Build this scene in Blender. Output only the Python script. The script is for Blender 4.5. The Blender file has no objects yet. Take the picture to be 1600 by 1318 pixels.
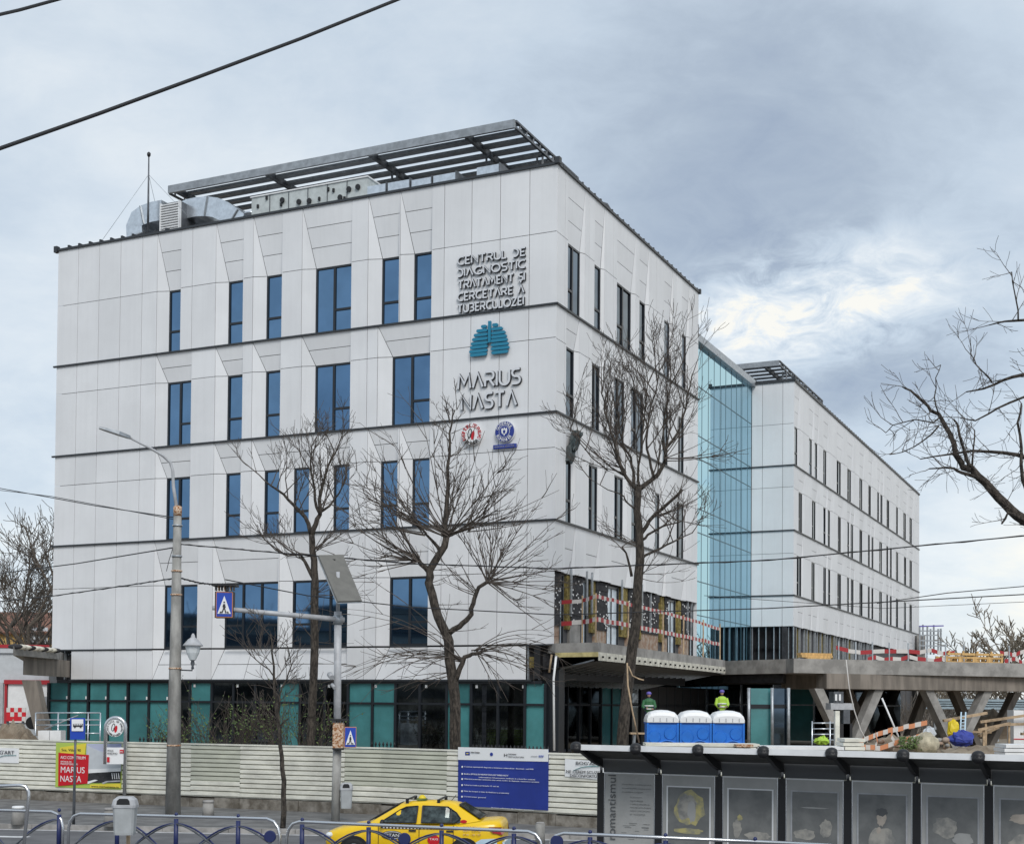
import bpy, math, random
from mathutils import Vector, Matrix
R=math.radians
sc=bpy.context.scene
random.seed(7)
# ---------------------------------------------------------------- camera
FPX,CY,PX=2125.97,1044.07,805.17
PITCH,ROLL=.02537,.00853
EYE=Vector((0,0,3.85))
cam=bpy.data.cameras.new('camera'); co=bpy.data.objects.new('camera',cam); sc.collection.objects.link(co)
cam.sensor_width=36; cam.lens=36*FPX/1600; cam.clip_end=5000; cam.clip_start=.1
cam.shift_x=(800-PX)/1600; cam.shift_y=(CY-659)/1600
_cp,_sp,_c,_s=math.cos(PITCH),math.sin(PITCH),math.cos(ROLL),math.sin(ROLL)
def ray(px,py):                     # direction of a photo pixel (1600 wide)
    xr=(px-PX)/FPX; zr=(CY-py)/FPX
    x=xr*_c-zr*_s; z2=xr*_s+zr*_c
    return Vector((x,_cp-z2*_sp,_sp+z2*_cp))
def at(px,py,Y): r=ray(px,py); return EYE+r*(Y/r.y)
def gz(px,py,z=0): r=ray(px,py); return EYE+r*((z-EYE.z)/r.z)
fw=Vector((0,_cp,_sp)); xa=Vector((_c,_s*_sp,-_s*_cp)); 
# camera axes: right = d ray/d px , up = -d ray/d py
xa=(ray(PX+100,CY)-ray(PX,CY)).normalized(); up=(ray(PX,CY-100)-ray(PX,CY)).normalized()
m=Matrix((xa,up,-fw)).transposed().to_4x4(); m.translation=EYE; co.matrix_world=m
sc.camera=co
sc.render.resolution_x=1024; sc.render.resolution_y=843
sc.view_settings.view_transform='Standard'; sc.view_settings.look='None'; sc.view_settings.gamma=1
sc.view_settings.exposure=0.36
# ---------------------------------------------------------------- world
SUN_EL,SUN_AZ=R(40),R(166)         # azimuth: direction the sun stands in, measured from +Y towards +X
w=bpy.data.worlds.new('World'); sc.world=w; w.use_nodes=True
nt=w.node_tree; nt.nodes.clear()
def N(nt,t,**k):
    n=nt.nodes.new(t)
    for a,b in k.items():
        if a in n.inputs: n.inputs[a].default_value=b
        else: setattr(n,a,b)
    return n
def srgb(*c):
    return tuple((x/255/12.92 if x<=10 else ((x/255+.055)/1.055)**2.4) for x in c)+(1,)
out=N(nt,'ShaderNodeOutputWorld'); bg1=N(nt,'ShaderNodeBackground',Strength=.1); bg2=N(nt,'ShaderNodeBackground',Strength=.94)
sky=N(nt,'ShaderNodeTexSky',sky_type='NISHITA',sun_disc=False,sun_elevation=SUN_EL,sun_rotation=SUN_AZ)
mix=N(nt,'ShaderNodeMixShader',Fac=.9)
nt.links.new(sky.outputs[0],bg1.inputs[0]); nt.links.new(bg1.outputs[0],mix.inputs[1]); nt.links.new(bg2.outputs[0],mix.inputs[2]); nt.links.new(mix.outputs[0],out.inputs[0])
tc=N(nt,'ShaderNodeTexCoord')
def vm(op,a,b=None):
    n=N(nt,'ShaderNodeVectorMath',operation=op)
    for i,v in enumerate((a,b)):
        if v is None: continue
        if isinstance(v,tuple): n.inputs[i].default_value=v
        else: nt.links.new(v,n.inputs[i])
    return n
def mt(op,a,b=None,c=None,cl=False):
    n=N(nt,'ShaderNodeMath',operation=op,use_clamp=cl)
    for i,v in enumerate((a,b,c)):
        if v is None: continue
        if isinstance(v,(int,float)): n.inputs[i].default_value=v
        else: nt.links.new(v,n.inputs[i])
    return n.outputs[0]
D_=vm('NORMALIZE',tc.outputs['Generated']).outputs[0]
sx=N(nt,'ShaderNodeSeparateXYZ'); nt.links.new(D_,sx.inputs[0])
zz=mt('ADD',mt('MAXIMUM',sx.outputs[2],0),.28)
cx=N(nt,'ShaderNodeCombineXYZ'); nt.links.new(mt('DIVIDE',sx.outputs[0],zz),cx.inputs[0]); nt.links.new(mt('DIVIDE',sx.outputs[1],zz),cx.inputs[1])
cx.inputs[2].default_value=3.3
def noise(sc_,det,rough,dist,vec,off=(0,0,0)):
    n=N(nt,'ShaderNodeTexNoise',Scale=sc_,Detail=det,Roughness=rough,Distortion=dist)
    v=vm('ADD',vec,off).outputs[0]; nt.links.new(v,n.inputs['Vector']); return n.outputs[0]
n1=noise(1.15,9,.5,.3,cx.outputs[0],(4.2,1.3,0)); n2=noise(3.0,12,.6,.5,cx.outputs[0],(1.2,7.7,2)); n3=noise(14,8,.65,.8,cx.outputs[0],(3,9,5))
def spot(px,py,width,sq=1.):
    d=ray(px,py).normalized()
    dt=vm('SUBTRACT',D_,tuple(d)).outputs[0]
    s=vm('MULTIPLY',dt,(1,1,sq)).outputs[0]
    l=N(nt,'ShaderNodeVectorMath',operation='LENGTH'); nt.links.new(s,l.inputs[0])
    return mt('POWER',2.718,mt('MULTIPLY',mt('POWER',mt('DIVIDE',l.outputs[1],width),2),-1))
# cloud tone 0 dark .. 1 light
base=mt('ADD',mt('ADD',mt('MULTIPLY',n1,.78),mt('MULTIPLY',n2,.46)),mt('MULTIPLY',n3,.12))
tone=mt('ADD',base,mt('MULTIPLY',spot(300,330,.22),.12))
tone=mt('SUBTRACT',tone,mt('MULTIPLY',spot(1260,210,.19,1.5),.25))
tone=mt('SUBTRACT',tone,mt('MULTIPLY',spot(520,60,.12,1.5),.10))
gl_=mt('MULTIPLY',mt('SUBTRACT',mt('ADD',mt('MULTIPLY',n2,1.0),mt('MULTIPLY',n3,1.0)),.72),1.5,cl=True)
tone=mt('ADD',tone,mt('MULTIPLY',spot(1190,505,.060,2.0),mt('ADD',mt('MULTIPLY',gl_,.75),.10)))
tone=mt('ADD',tone,mt('MULTIPLY',spot(1330,455,.075,2.2),mt('ADD',mt('MULTIPLY',gl_,.75),.06)))
tone=mt('ADD',tone,mt('MULTIPLY',spot(2750,500,.36),.40))
tone=mt('SUBTRACT',tone,mt('MULTIPLY',spot(1330,600,.06,2.0),.12))
tone=mt('ADD',tone,mt('MULTIPLY',spot(1500,900,.14,1.8),.10))
tone=mt('ADD',tone,mt('MULTIPLY',spot(40,560,.10,1.2),.12))
rp=N(nt,'ShaderNodeValToRGB'); nt.links.new(tone,rp.inputs[0]); cr=rp.color_ramp
cr.elements[0].position=.40; cr.elements[0].color=srgb(146,160,180)
cr.elements[1].position=1.08 if False else 1.0; cr.elements[1].color=srgb(238,236,228)
for p,c in ((.52,(166,179,194)),(.64,(187,200,213)),(.76,(203,213,222)),(.88,(220,226,230))):
    e=cr.elements.new(p); e.color=srgb(*c)
# light from the rest of the dome, below the horizon a dim ground tone
low=mt('MULTIPLY',mt('SUBTRACT',mt('MULTIPLY',sx.outputs[2],8),-1,cl=False),1,cl=True)
mg=N(nt,'ShaderNodeMixRGB'); mg.inputs[1].default_value=srgb(120,122,122); nt.links.new(low,mg.inputs[0]); nt.links.new(rp.outputs[0],mg.inputs[2])
nt.links.new(mg.outputs[0],bg2.inputs[0])
sl=bpy.data.lights.new('sun','SUN'); sl.energy=1.5; sl.angle=R(25); sl.color=(1,.96,.9)
so=bpy.data.objects.new('sun',sl); sc.collection.objects.link(so)
sd=Vector((math.sin(SUN_AZ)*math.cos(SUN_EL),math.cos(SUN_AZ)*math.cos(SUN_EL),math.sin(SUN_EL)))
so.rotation_euler=(-sd).to_track_quat('-Z','Y').to_euler()
# ---------------------------------------------------------------- materials
M={}
def mat(name,col,rough=.7,metal=0,var=.0,vs=3.,bump=0,bs=30,spec=.5,col2=None,stretch=(1,1,1),alpha=None,ramp=(.4,.62)):
    m=bpy.data.materials.new(name); m.use_nodes=True; t=m.node_tree; b=t.nodes['Principled BSDF']
    b.inputs['Roughness'].default_value=rough; b.inputs['Metallic'].default_value=metal
    b.inputs['Specular IOR Level'].default_value=spec
    c=col if len(col)==4 else tuple(col)+(1,)
    b.inputs['Base Color'].default_value=c
    if var or col2:
        g=N(t,'ShaderNodeNewGeometry'); mp=N(t,'ShaderNodeMapping'); mp.inputs['Scale'].default_value=stretch
        t.links.new(g.outputs['Position'],mp.inputs[0])
        n=N(t,'ShaderNodeTexNoise',Scale=vs,Detail=8,Roughness=.6); t.links.new(mp.outputs[0],n.inputs['Vector'])
        r=N(t,'ShaderNodeValToRGB'); r.color_ramp.elements[0].position=ramp[0]; r.color_ramp.elements[1].position=ramp[1]
        t.links.new(n.outputs[0],r.inputs[0])
        if col2: a1=c; a2=tuple(col2)[:3]+(1,)
        else:
            a1=tuple(x*(1-var) for x in c[:3])+(1,); a2=tuple(min(1,x*(1+var)) for x in c[:3])+(1,)
        r.color_ramp.elements[0].color=a1; r.color_ramp.elements[1].color=a2
        t.links.new(r.outputs[0],b.inputs['Base Color'])
    if bump:
        n=N(t,'ShaderNodeTexNoise',Scale=bs,Detail=6); g=N(t,'ShaderNodeNewGeometry'); t.links.new(g.outputs['Position'],n.inputs['Vector'])
        bp=N(t,'ShaderNodeBump',Strength=bump,Distance=.05); t.links.new(n.outputs[0],bp.inputs['Height']); t.links.new(bp.outputs[0],b.inputs['Normal'])
    M[name]=m; return m
mat('cladding',(.735,.745,.765),.5,var=.035,vs=.35)
def island(m,lo,hi,streak=.05):      # every panel its own slight tone, faint run-down streaks
    t=m.node_tree; b=t.nodes['Principled BSDF']; l=b.inputs['Base Color'].links[0]; src=l.from_socket
    g=N(t,'ShaderNodeNewGeometry'); mr=N(t,'ShaderNodeMapRange'); mr.inputs[3].default_value=lo; mr.inputs[4].default_value=hi; t.links.new(g.outputs['Random Per Island'],mr.inputs[0])
    mp=N(t,'ShaderNodeMapping'); mp.inputs['Scale'].default_value=(3.5,3.5,.16); t.links.new(g.outputs['Position'],mp.inputs[0]); n=N(t,'ShaderNodeTexNoise',Scale=1.3,Detail=7,Roughness=.65); t.links.new(mp.outputs[0],n.inputs['Vector'])
    m2=N(t,'ShaderNodeMapRange'); m2.inputs[1].default_value=.45; m2.inputs[2].default_value=.75; m2.inputs[3].default_value=1.0; m2.inputs[4].default_value=1-streak; t.links.new(n.outputs[0],m2.inputs[0])
    k=N(t,'ShaderNodeMath',operation='MULTIPLY'); t.links.new(mr.outputs[0],k.inputs[0]); t.links.new(m2.outputs[0],k.inputs[1])
    v=N(t,'ShaderNodeVectorMath',operation='SCALE'); t.links.new(src,v.inputs[0]); t.links.new(k.outputs[0],v.inputs['Scale']); t.links.new(v.outputs[0],b.inputs['Base Color'])
island(M['cladding'],.96,1.03,.045)
mat('dark_back',(.09,.09,.095),.9)
mat('dark_trim',(.028,.032,.038),.45)
mat('frame',(.012,.015,.02),.35)
mat('coated_glass',(.125,.225,.36),.03,metal=1,var=.08,vs=.5)
mat('dark_glass',(.10,.14,.185),.04,metal=1,var=.2,vs=.6)
mat('shop_glass',(.11,.13,.145),.03,metal=1,var=.5,vs=.8)
mat('link_glass',(.29,.56,.70),.015,metal=1)
mat('pane_sky_white',(.62,.70,.76),.3,var=.15,vs=2)  # bright sky reflection of the exposed-storey panes, put into a plain colour
mat('link_bar',(.06,.13,.16),.4)
mat('bright_glass',(.70,.83,.9),.04,metal=1)
mat('teal_film',(.065,.235,.245),.12,var=.14,vs=.7,spec=.9)
mat('teal_film_dark',(.045,.17,.18),.12,var=.14,vs=.7,spec=.9)
mat('white_letter',(.66,.68,.72),.35)
mat('letter_side_shadow',(.045,.048,.055),.5)  # letter sides, also the shadow ribbon behind each letter
mat('lung_teal',(.01,.20,.33),.35)
mat('steel_dark',(.11,.12,.135),.5,metal=.3,var=.3,vs=2)
mat('steel_grey',(.32,.34,.36),.4,metal=.5,var=.15)
mat('polycarb',(.24,.28,.31),.35)
mat('galv',(.62,.66,.70),.28,metal=.85,var=.1,vs=4)
mat('galv_matte',(.40,.43,.46),.45,metal=.6,var=.15,vs=5)
mat('unit_panel',(.50,.54,.54),.4,var=.1)
mat('white_paint',(.78,.79,.80),.45,var=.05)
mat('black',(.012,.012,.014),.5)
mat('membrane',(.03,.03,.034),.85,var=.3,vs=3,bump=.6,bs=10)
mat('wool',(.23,.18,.055),.95,var=.4,vs=6,bump=.6)
mat('brick',(.30,.19,.13),.9,var=.4,vs=4,col2=(.42,.36,.30))
mat('concrete',(.30,.29,.275),.9,var=.22,vs=1.2,bump=.25,bs=14)
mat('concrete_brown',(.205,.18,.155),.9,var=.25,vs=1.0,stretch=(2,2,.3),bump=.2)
mat('concrete_pole',(.30,.295,.28),.9,var=.25,vs=3,stretch=(1,1,.4),bump=.3)
mat('plinth',(.12,.105,.085),.95,col2=(.26,.24,.21),vs=2.5,bump=.6,bs=8)
mat('foam_yellow',(.55,.47,.22),.8,var=.2)
mat('foam_white',(.62,.60,.52),.8,var=.2)
mat('tape_red',(.36,.03,.035),.6)
mat('tape_white',(.60,.57,.54),.6)
mat('tape_orange',(.62,.25,.12),.6)
mat('timber',(.60,.38,.15),.7,var=.2,vs=3,stretch=(3,3,.6))
mat('timber_old',(.42,.31,.20),.8,var=.25,vs=3)
mat('hoard_cream',(.72,.71,.63),.5,var=.13,vs=1.3,stretch=(1,1,2.2),bump=.5,bs=2.5)
mat('hoard_green',(.55,.56,.47),.5,var=.09,vs=1.1,stretch=(1,1,3))
mat('hoard_groove_shade',(.20,.195,.17),.8)  # shade in the grooves of the corrugated sheet, put into the colour
mat('asphalt',(.13,.13,.135),.9,var=.2,vs=.7,bump=.3,bs=60)
mat('pavement',(.15,.148,.145),.9,var=.25,vs=1.4,bump=.2,bs=30)
mat('kerbstone',(.30,.29,.28),.9,var=.2,vs=3)
mat('road_white',(.62,.62,.62),.8,var=.15,vs=5)
mat('ground',(.16,.15,.12),.95,var=.3,vs=.3)
mat('earth',(.17,.13,.09),.95,col2=(.30,.25,.19),vs=1.2,bump=.8,bs=4)
mat('bark',(.055,.046,.038),.95,var=.6,vs=12,bump=1.0,bs=22,stretch=(1,1,.35))
mat('bark_light',(.10,.082,.065),.9,var=.35,vs=9,bump=.5,bs=40)
mat('twig',(.085,.07,.06),.85)
mat('twig_far',(.13,.115,.10),.9)
mat('twig_tan',(.20,.17,.13),.9)
mat('leaf',(.06,.11,.03),.7,col2=(.13,.18,.05),vs=9)
mat('chrome',(.62,.63,.65),.25,metal=.9)
mat('rail_blue',(.013,.022,.10),.4)
mat('pole_grey',(.42,.43,.45),.45,var=.12,vs=4)
mat('rust',(.30,.12,.04),.85,col2=(.62,.48,.36),vs=16,ramp=(.45,.52))
mat('sign_blue',(.012,.06,.42),.4)
mat('sign_white',(.80,.81,.82),.4)
mat('sign_red',(.55,.01,.02),.4)
mat('banner_green',(.42,.55,.10),.5)
mat('banner_yellow',(.75,.62,.06),.5)
mat('banner_sky',(.30,.34,.55),.5,col2=(.45,.48,.62),vs=.8)
mat('banner_blue',(.018,.04,.27),.45,var=.12,vs=.8)
mat('ink',(.02,.02,.025),.6)
mat('taxi_yellow',(.82,.53,.01),.22,var=.03)
mat('car_glass',(.045,.06,.06),.06,metal=.25,var=.7,vs=5)
mat('tyre',(.015,.015,.016),.8)
mat('lamp_red',(.30,.01,.015),.15)
mat('pale_blue',(.50,.66,.78),.35)
mat('toilet_blue',(.012,.16,.62),.42,var=.08)
mat('toilet_dark',(.008,.09,.40),.5)
mat('bin_grey',(.38,.40,.41),.5,var=.08)
mat('hivis',(.38,.60,.06),.6)
mat('hivis_in_shade',(.03,.13,.05),.6)  # hi-vis cloth with the shade under the canopy put into its colour
mat('skin',(.45,.27,.2),.6)
mat('navy',(.02,.025,.06),.8)
mat('helmet',(.13,.10,.42),.4)
mat('lamp_glass',(.70,.74,.76),.15)
mat('solar_back',(.15,.145,.13),.5,var=.1)
mat('shelter_under',(.085,.085,.08),.6,var=.2)
mat('poster_grey',(.40,.40,.39),.35,var=.06,vs=2)
mat('poster_head',(.50,.44,.38),.5,col2=(.38,.34,.29),vs=6)
mat('poster_dark',(.155,.16,.16),.55,col2=(.215,.22,.215),vs=2.2)
mat('poster_figure',(.42,.40,.36),.5,col2=(.24,.24,.23),vs=5)
mat('poster_yellow',(.52,.46,.20),.5,col2=(.27,.265,.21),vs=5)
mat('poster_ink',(.10,.105,.11),.6)
mat('roof_tile',(.20,.10,.07),.9,var=.3)
mat('ochre',(.50,.33,.12),.9,var=.2)
mat('red_trim',(.40,.02,.03),.5)
mat('pale_wall',(.52,.55,.58),.8,var=.05)
mat('far_fence',(.30,.38,.43),.5,var=.2,stretch=(1,1,8))
mat('tarp_green',(.03,.042,.045),.6,var=.5,vs=7)
mat('tarp_beige',(.50,.45,.33),.8,var=.25,vs=4,bump=.8,bs=5)
mat('yellow_plastic',(.72,.55,.02),.5)
mat('blue_plastic',(.03,.05,.30),.6)
mat('opp_wall',(.24,.22,.19),.9,var=.2)
mat('opp_glass',(.03,.035,.04),.2)
# ---------------------------------------------------------------- mesh builder
UP=Vector((0,0,1))
class MB:
    def __init__(s): s.v=[]; s.f=[]; s.m=[]; s.sm=[]
    def face(s,pts,mi=0,sm=False):
        b=len(s.v); s.v+= [Vector(p) for p in pts]; s.f.append(list(range(b,b+len(pts)))); s.m.append(mi); s.sm.append(sm)
    def obox(s,c,a,b,h,mi=0):       # centre, three half-axes
        c,a,b,h=map(Vector,(c,a,b,h)); k=len(s.v)
        for i in (-1,1):
            for j in (-1,1):
                for l in (-1,1): s.v.append(c+a*i+b*j+h*l)
        for q in ((0,1,3,2),(4,6,7,5),(0,4,5,1),(2,3,7,6),(0,2,6,4),(1,5,7,3)):
            s.f.append([k+x for x in q]); s.m.append(mi); s.sm.append(False)
    def box(s,x0,x1,y0,y1,z0,z1,mi=0):
        s.obox(((x0+x1)/2,(y0+y1)/2,(z0+z1)/2),((x1-x0)/2,0,0),(0,(y1-y0)/2,0),(0,0,(z1-z0)/2),mi)
    def bar(s,p,q,w,h,mi=0,upv=UP):
        p,q=Vector(p),Vector(q); d=q-p
        if d.length<1e-6: return
        n=d.normalized(); x=n.cross(upv)
        if x.length<1e-4: x=n.cross(Vector((1,0,0)))
        x.normalize(); y=x.cross(n)
        s.obox((p+q)/2,d/2,x*w/2,y*h/2,mi)
    def tube(s,pts,r,n=6,mi=0,cap=True,sm=True):
        pts=[Vector(p) for p in pts]; k=len(s.v)
        if not isinstance(r,(list,tuple)): r=[r]*len(pts)
        L=len(pts); prev=None
        for i,p in enumerate(pts):
            d=(pts[min(i+1,L-1)]-pts[max(i-1,0)])
            d=d.normalized() if d.length>1e-9 else UP
            if prev is None:
                x=d.cross(UP)
                if x.length<.05: x=d.cross(Vector((1,0,0)))
            else: x=prev-d*prev.dot(d)
            x.normalize(); prev=x; y=d.cross(x)
            for j in range(n):
                a=2*math.pi*j/n; s.v.append(p+(x*math.cos(a)+y*math.sin(a))*r[i])
        for i in range(L-1):
            for j in range(n):
                s.f.append([k+i*n+j,k+i*n+(j+1)%n,k+(i+1)*n+(j+1)%n,k+(i+1)*n+j]); s.m.append(mi); s.sm.append(sm)
        if cap:
            s.f.append([k+j for j in range(n)][::-1]); s.m.append(mi); s.sm.append(False)
            s.f.append([k+(L-1)*n+j for j in range(n)]); s.m.append(mi); s.sm.append(False)
    def lathe(s,c,prof,n=16,mi=0,ax=UP,sm=True):
        c=Vector(c); ax=Vector(ax).normalized(); x=ax.orthogonal().normalized(); y=ax.cross(x); k=len(s.v)
        for (r,h) in prof:
            for j in range(n):
                a=2*math.pi*j/n; s.v.append(c+ax*h+(x*math.cos(a)+y*math.sin(a))*max(r,1e-4))
        for i in range(len(prof)-1):
            for j in range(n):
                s.f.append([k+i*n+j,k+i*n+(j+1)%n,k+(i+1)*n+(j+1)%n,k+(i+1)*n+j]); s.m.append(mi); s.sm.append(sm)
        s.f.append([k+j for j in range(n)][::-1]); s.m.append(mi); s.sm.append(False)
        s.f.append([k+(len(prof)-1)*n+j for j in range(n)]); s.m.append(mi); s.sm.append(False)
    def prism(s,poly,n,t,mi=0,side=None):   # polygon in 3-D, normal n outward, thickness t behind
        poly=[Vector(p) for p in poly]; n=Vector(n).normalized()
        nn=Vector((0,0,0))
        for i in range(len(poly)): nn+=poly[i].cross(poly[(i+1)%len(poly)])
        if nn.dot(n)<0: poly=poly[::-1]
        k=len(s.v); L=len(poly); s.v+=poly+[p-n*t for p in poly]
        s.f.append(list(range(k,k+L))); s.m.append(mi); s.sm.append(False)
        s.f.append(list(range(k+L,k+2*L))[::-1]); s.m.append(mi if side is None else side); s.sm.append(False)
        for i in range(L):
            j=(i+1)%L; s.f.append([k+i,k+L+i,k+L+j,k+j]); s.m.append(mi if side is None else side); s.sm.append(False)
    def ell(s,c,rx,ry,rz,n=12,mi=0,k=7,rot=None):
        c=Vector(c); b=len(s.v)
        for i in range(k+1):
            t=math.pi*i/k
            for j in range(n):
                a=2*math.pi*j/n; p=Vector((rx*math.sin(t)*math.cos(a),ry*math.sin(t)*math.sin(a),rz*math.cos(t)))
                if rot: p=rot@p
                s.v.append(c+p)
        for i in range(k):
            for j in range(n):
                s.f.append([b+i*n+j,b+(i+1)*n+j,b+(i+1)*n+(j+1)%n,b+i*n+(j+1)%n]); s.m.append(mi); s.sm.append(True)
    def split(s,name,mats,parent):          # every separate piece becomes an object of its own
        par=list(range(len(s.v)))
        def find(a):
            while par[a]!=a: par[a]=par[par[a]]; a=par[a]
            return a
        for f in s.f:
            for a in f[1:]: par[find(a)]=find(f[0])
        groups={}
        for i,f in enumerate(s.f): groups.setdefault(find(f[0]),[]).append(i)
        res=[]
        for g in groups.values():
            q=MB(); mp={}
            for i in g:
                for a in s.f[i]:
                    if a not in mp: mp[a]=len(q.v); q.v.append(s.v[a])
                q.f.append([mp[a] for a in s.f[i]]); q.m.append(s.m[i]); q.sm.append(s.sm[i])
            res.append(q.build(name,mats,parent))
        return res
    def build(s,name,mats,parent=None,local=False):
        if isinstance(mats,str): mats=[mats]
        me=bpy.data.meshes.new(name)
        vs=s.v
        if parent is not None and not local:
            top=parent
            while top.parent: top=top.parent
            inv=top.matrix_basis.inverted(); vs=[inv@v for v in vs]
        me.from_pydata([tuple(v) for v in vs],[],s.f)
        for m_ in mats: me.materials.append(M[m_])
        me.polygons.foreach_set('material_index',s.m); me.polygons.foreach_set('use_smooth',s.sm); me.update()
        o=bpy.data.objects.new(name,me); sc.collection.objects.link(o)
        if parent is not None: o.parent=parent
        return o
def thing(name,label,cat,loc=(0,0,0),rz=0,group=None):
    o=bpy.data.objects.new(name,None); sc.collection.objects.link(o); o.location=loc; o.rotation_euler=(0,0,rz)
    o.matrix_basis=Matrix.Translation(Vector(loc))@Matrix.Rotation(rz,4,'Z'); o.empty_display_size=.3
    o['label']=label; o['category']=cat
    if group: o['group']=group
    return o
def tag(o,label,cat,group=None):
    o['label']=label; o['category']=cat
    if group: o['group']=group
    return o
def struct(o,kind='structure'): o['kind']=kind; return o
def dup(root,loc,rz=0,label=None,sc_=None):
    r=root.copy(); sc.collection.objects.link(r); r.location=loc; r.rotation_euler=(0,0,rz)
    if label: r['label']=label
    if sc_: r.scale=sc_
    for ch in list(root.children):
        c=ch.copy(); sc.collection.objects.link(c); c.parent=r
        for g in list(ch.children):
            d=g.copy(); sc.collection.objects.link(d); d.parent=c
    return r
def text_mesh(txt,name,P,xd,yd,h,mats,parent,width=None,depth=.01,off=.0):
    """lettering: P lower-left corner, xd reading direction, yd up, h letter height"""
    cu=bpy.data.curves.new(name,'FONT'); cu.body=txt; cu.extrude=.5
    to=bpy.data.objects.new(name,cu); sc.collection.objects.link(to)
    dg=bpy.context.evaluated_depsgraph_get(); me=bpy.data.meshes.new_from_object(to.evaluated_get(dg))
    bpy.data.objects.remove(to); bpy.data.curves.remove(cu)
    xs=[v.co.x for v in me.vertices]; ys=[v.co.y for v in me.vertices]
    x0,x1,y0,y1=min(xs),max(xs),min(ys),max(ys); kx=(width/(x1-x0)) if width else h/(y1-y0)
    xd=Vector(xd).normalized(); yd=Vector(yd).normalized(); n=xd.cross(yd)
    top=parent
    while top is not None and top.parent: top=top.parent
    inv=top.matrix_basis.inverted() if top is not None else Matrix.Identity(4)
    for v in me.vertices:
        v.co=inv@(Vector(P)+xd*((v.co.x-x0)*kx)+yd*((v.co.y-y0)*h/(y1-y0))+n*(v.co.z*depth+off+depth/2))
    me.name=name; me.materials.clear(); me.materials.append(M[mats])
    o=bpy.data.objects.new(name,me); sc.collection.objects.link(o); o.parent=parent
    return o
# ---------------------------------------------------------------- building frame
S=1.1; YAW=.43819
UU=Vector((-math.cos(YAW),math.sin(YAW),0)); VV=Vector((math.sin(YAW),math.cos(YAW),0)); C0=Vector((1.5535*S,55*S,0))
def W(u,v,z): return C0+(UU*u+VV*v+UP*z)*S
def front(px,py,v=0):
    r=ray(px,py); t=((C0-EYE).dot(VV)+v*S)/r.dot(VV); p=EYE+r*t-C0; return p.dot(UU)/S,p.z/S
def side(px,py,u=0):
    r=ray(px,py); t=((C0-EYE).dot(UU)+u*S)/r.dot(UU); p=EYE+r*t-C0; return p.dot(VV)/S,p.z/S
PF=lambda s,z,d: W(s,-d,z)             # front face of the main block, s grows to the left
PS=lambda s,z,d: W(-d,s,z)             # street side face (shared by both blocks), s grows away
NF,NS=-VV,-UU
LV=[25.57,19.77,15.35,10.95,5.9]
HD=[22.75,18.4,13.9,8.86]
def inset(poly,n,g):
    c=[]; L=len(poly); n=n.normalized()
    for i in range(L):
        a,b,d=poly[i-1],poly[i],poly[(i+1)%L]
        e1=(b-a).normalized(); e2=(d-b).normalized(); n1=n.cross(e1); n2=n.cross(e2)
        k=1+n1.dot(n2)
        c.append(b+(n1+n2)*(g/max(k,.25)))
    return c
def panel(mb,pts,out,g=.014,t=.04,mi=0):
    pts=[Vector(p) for p in pts]; nn=Vector((0,0,0))
    for i in range(len(pts)):
        a,b,c=pts[i-1],pts[i],pts[(i+1)%len(pts)]; nn+=(b-a).cross(c-b)
    if nn.dot(out)<0: pts=pts[::-1]; nn=-nn
    nn.normalize(); mb.prism(inset(pts,nn,g),nn,t,mi)
DP=.2
wr=random.Random(99)
def splay_true(sL,sS,ratio): return min(sL+ratio*(DP+.03),sS-.12)
def facade_row(mb,bk,P,out,z0,zh,z1,s0,s1,cells,joints,nh,ratio,wins,root,hasbottom=True,style=0,glass='coated_glass'):
    """clad one storey between s0 and s1; cells = windows (sS splay start, sL far jamb as seen, sR near jamb)"""
    cs=sorted([(min(c[1],c[2]),c) for c in cells]); pos=s0; spans=[]
    for _,c in cs:
        sS,sL,sR=max(c),sorted(c)[1],min(c); spans.append((pos,sR)); pos=sS
    spans.append((pos,s1))
    for a,b in spans:
        if b-a<.03: continue
        js=[a]+[j for j in sorted(joints) if a+.2<j<b-.2]+[b]
        for p,q in zip(js[:-1],js[1:]):
            for l,h in ((z0,zh),(zh,z1)):
                if h-l>.05: panel(mb,[P(p,l,0),P(q,l,0),P(q,h,0),P(p,h,0)],out)
    for _,c in cs:
        sS,sLa,sR=max(c),sorted(c)[1],min(c); sL=splay_true(sLa,sS,ratio(sLa))
        e=.001
        for i in range(nh):          # sloping head panels
            t0,t1=i/nh,(i+1)/nh
            f=lambda t:(sS+(sL-sS)*t, z1+(zh-z1)*t, -DP*t)
            a,b=f(t0),f(t1)
            panel(mb,[P(a[0],a[1],a[2]),P(sR,a[1],a[2]),P(sR,b[1],b[2]),P(b[0],b[1],b[2])],out,t=.02)
        panel(mb,[P(sS,zh,0),P(sS,z1,0),P(sL,zh,-DP)],out,t=.02)
        panel(mb,[P(sS,z0,0),P(sS,zh,0),P(sL,zh,-DP),P(sL,z0,-DP)],out,t=.02)
        side_n=P(1,0,0)-P(0,0,0)
        panel(mb,[P(sR,z1,-.001),P(sR,zh,-DP),P(sR,z0,-DP),P(sR,z0,-.001)],side_n,g=.004,t=.02)
        if wins: window(P,out,sR,sL,z0,zh,root,style,glass)
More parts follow.
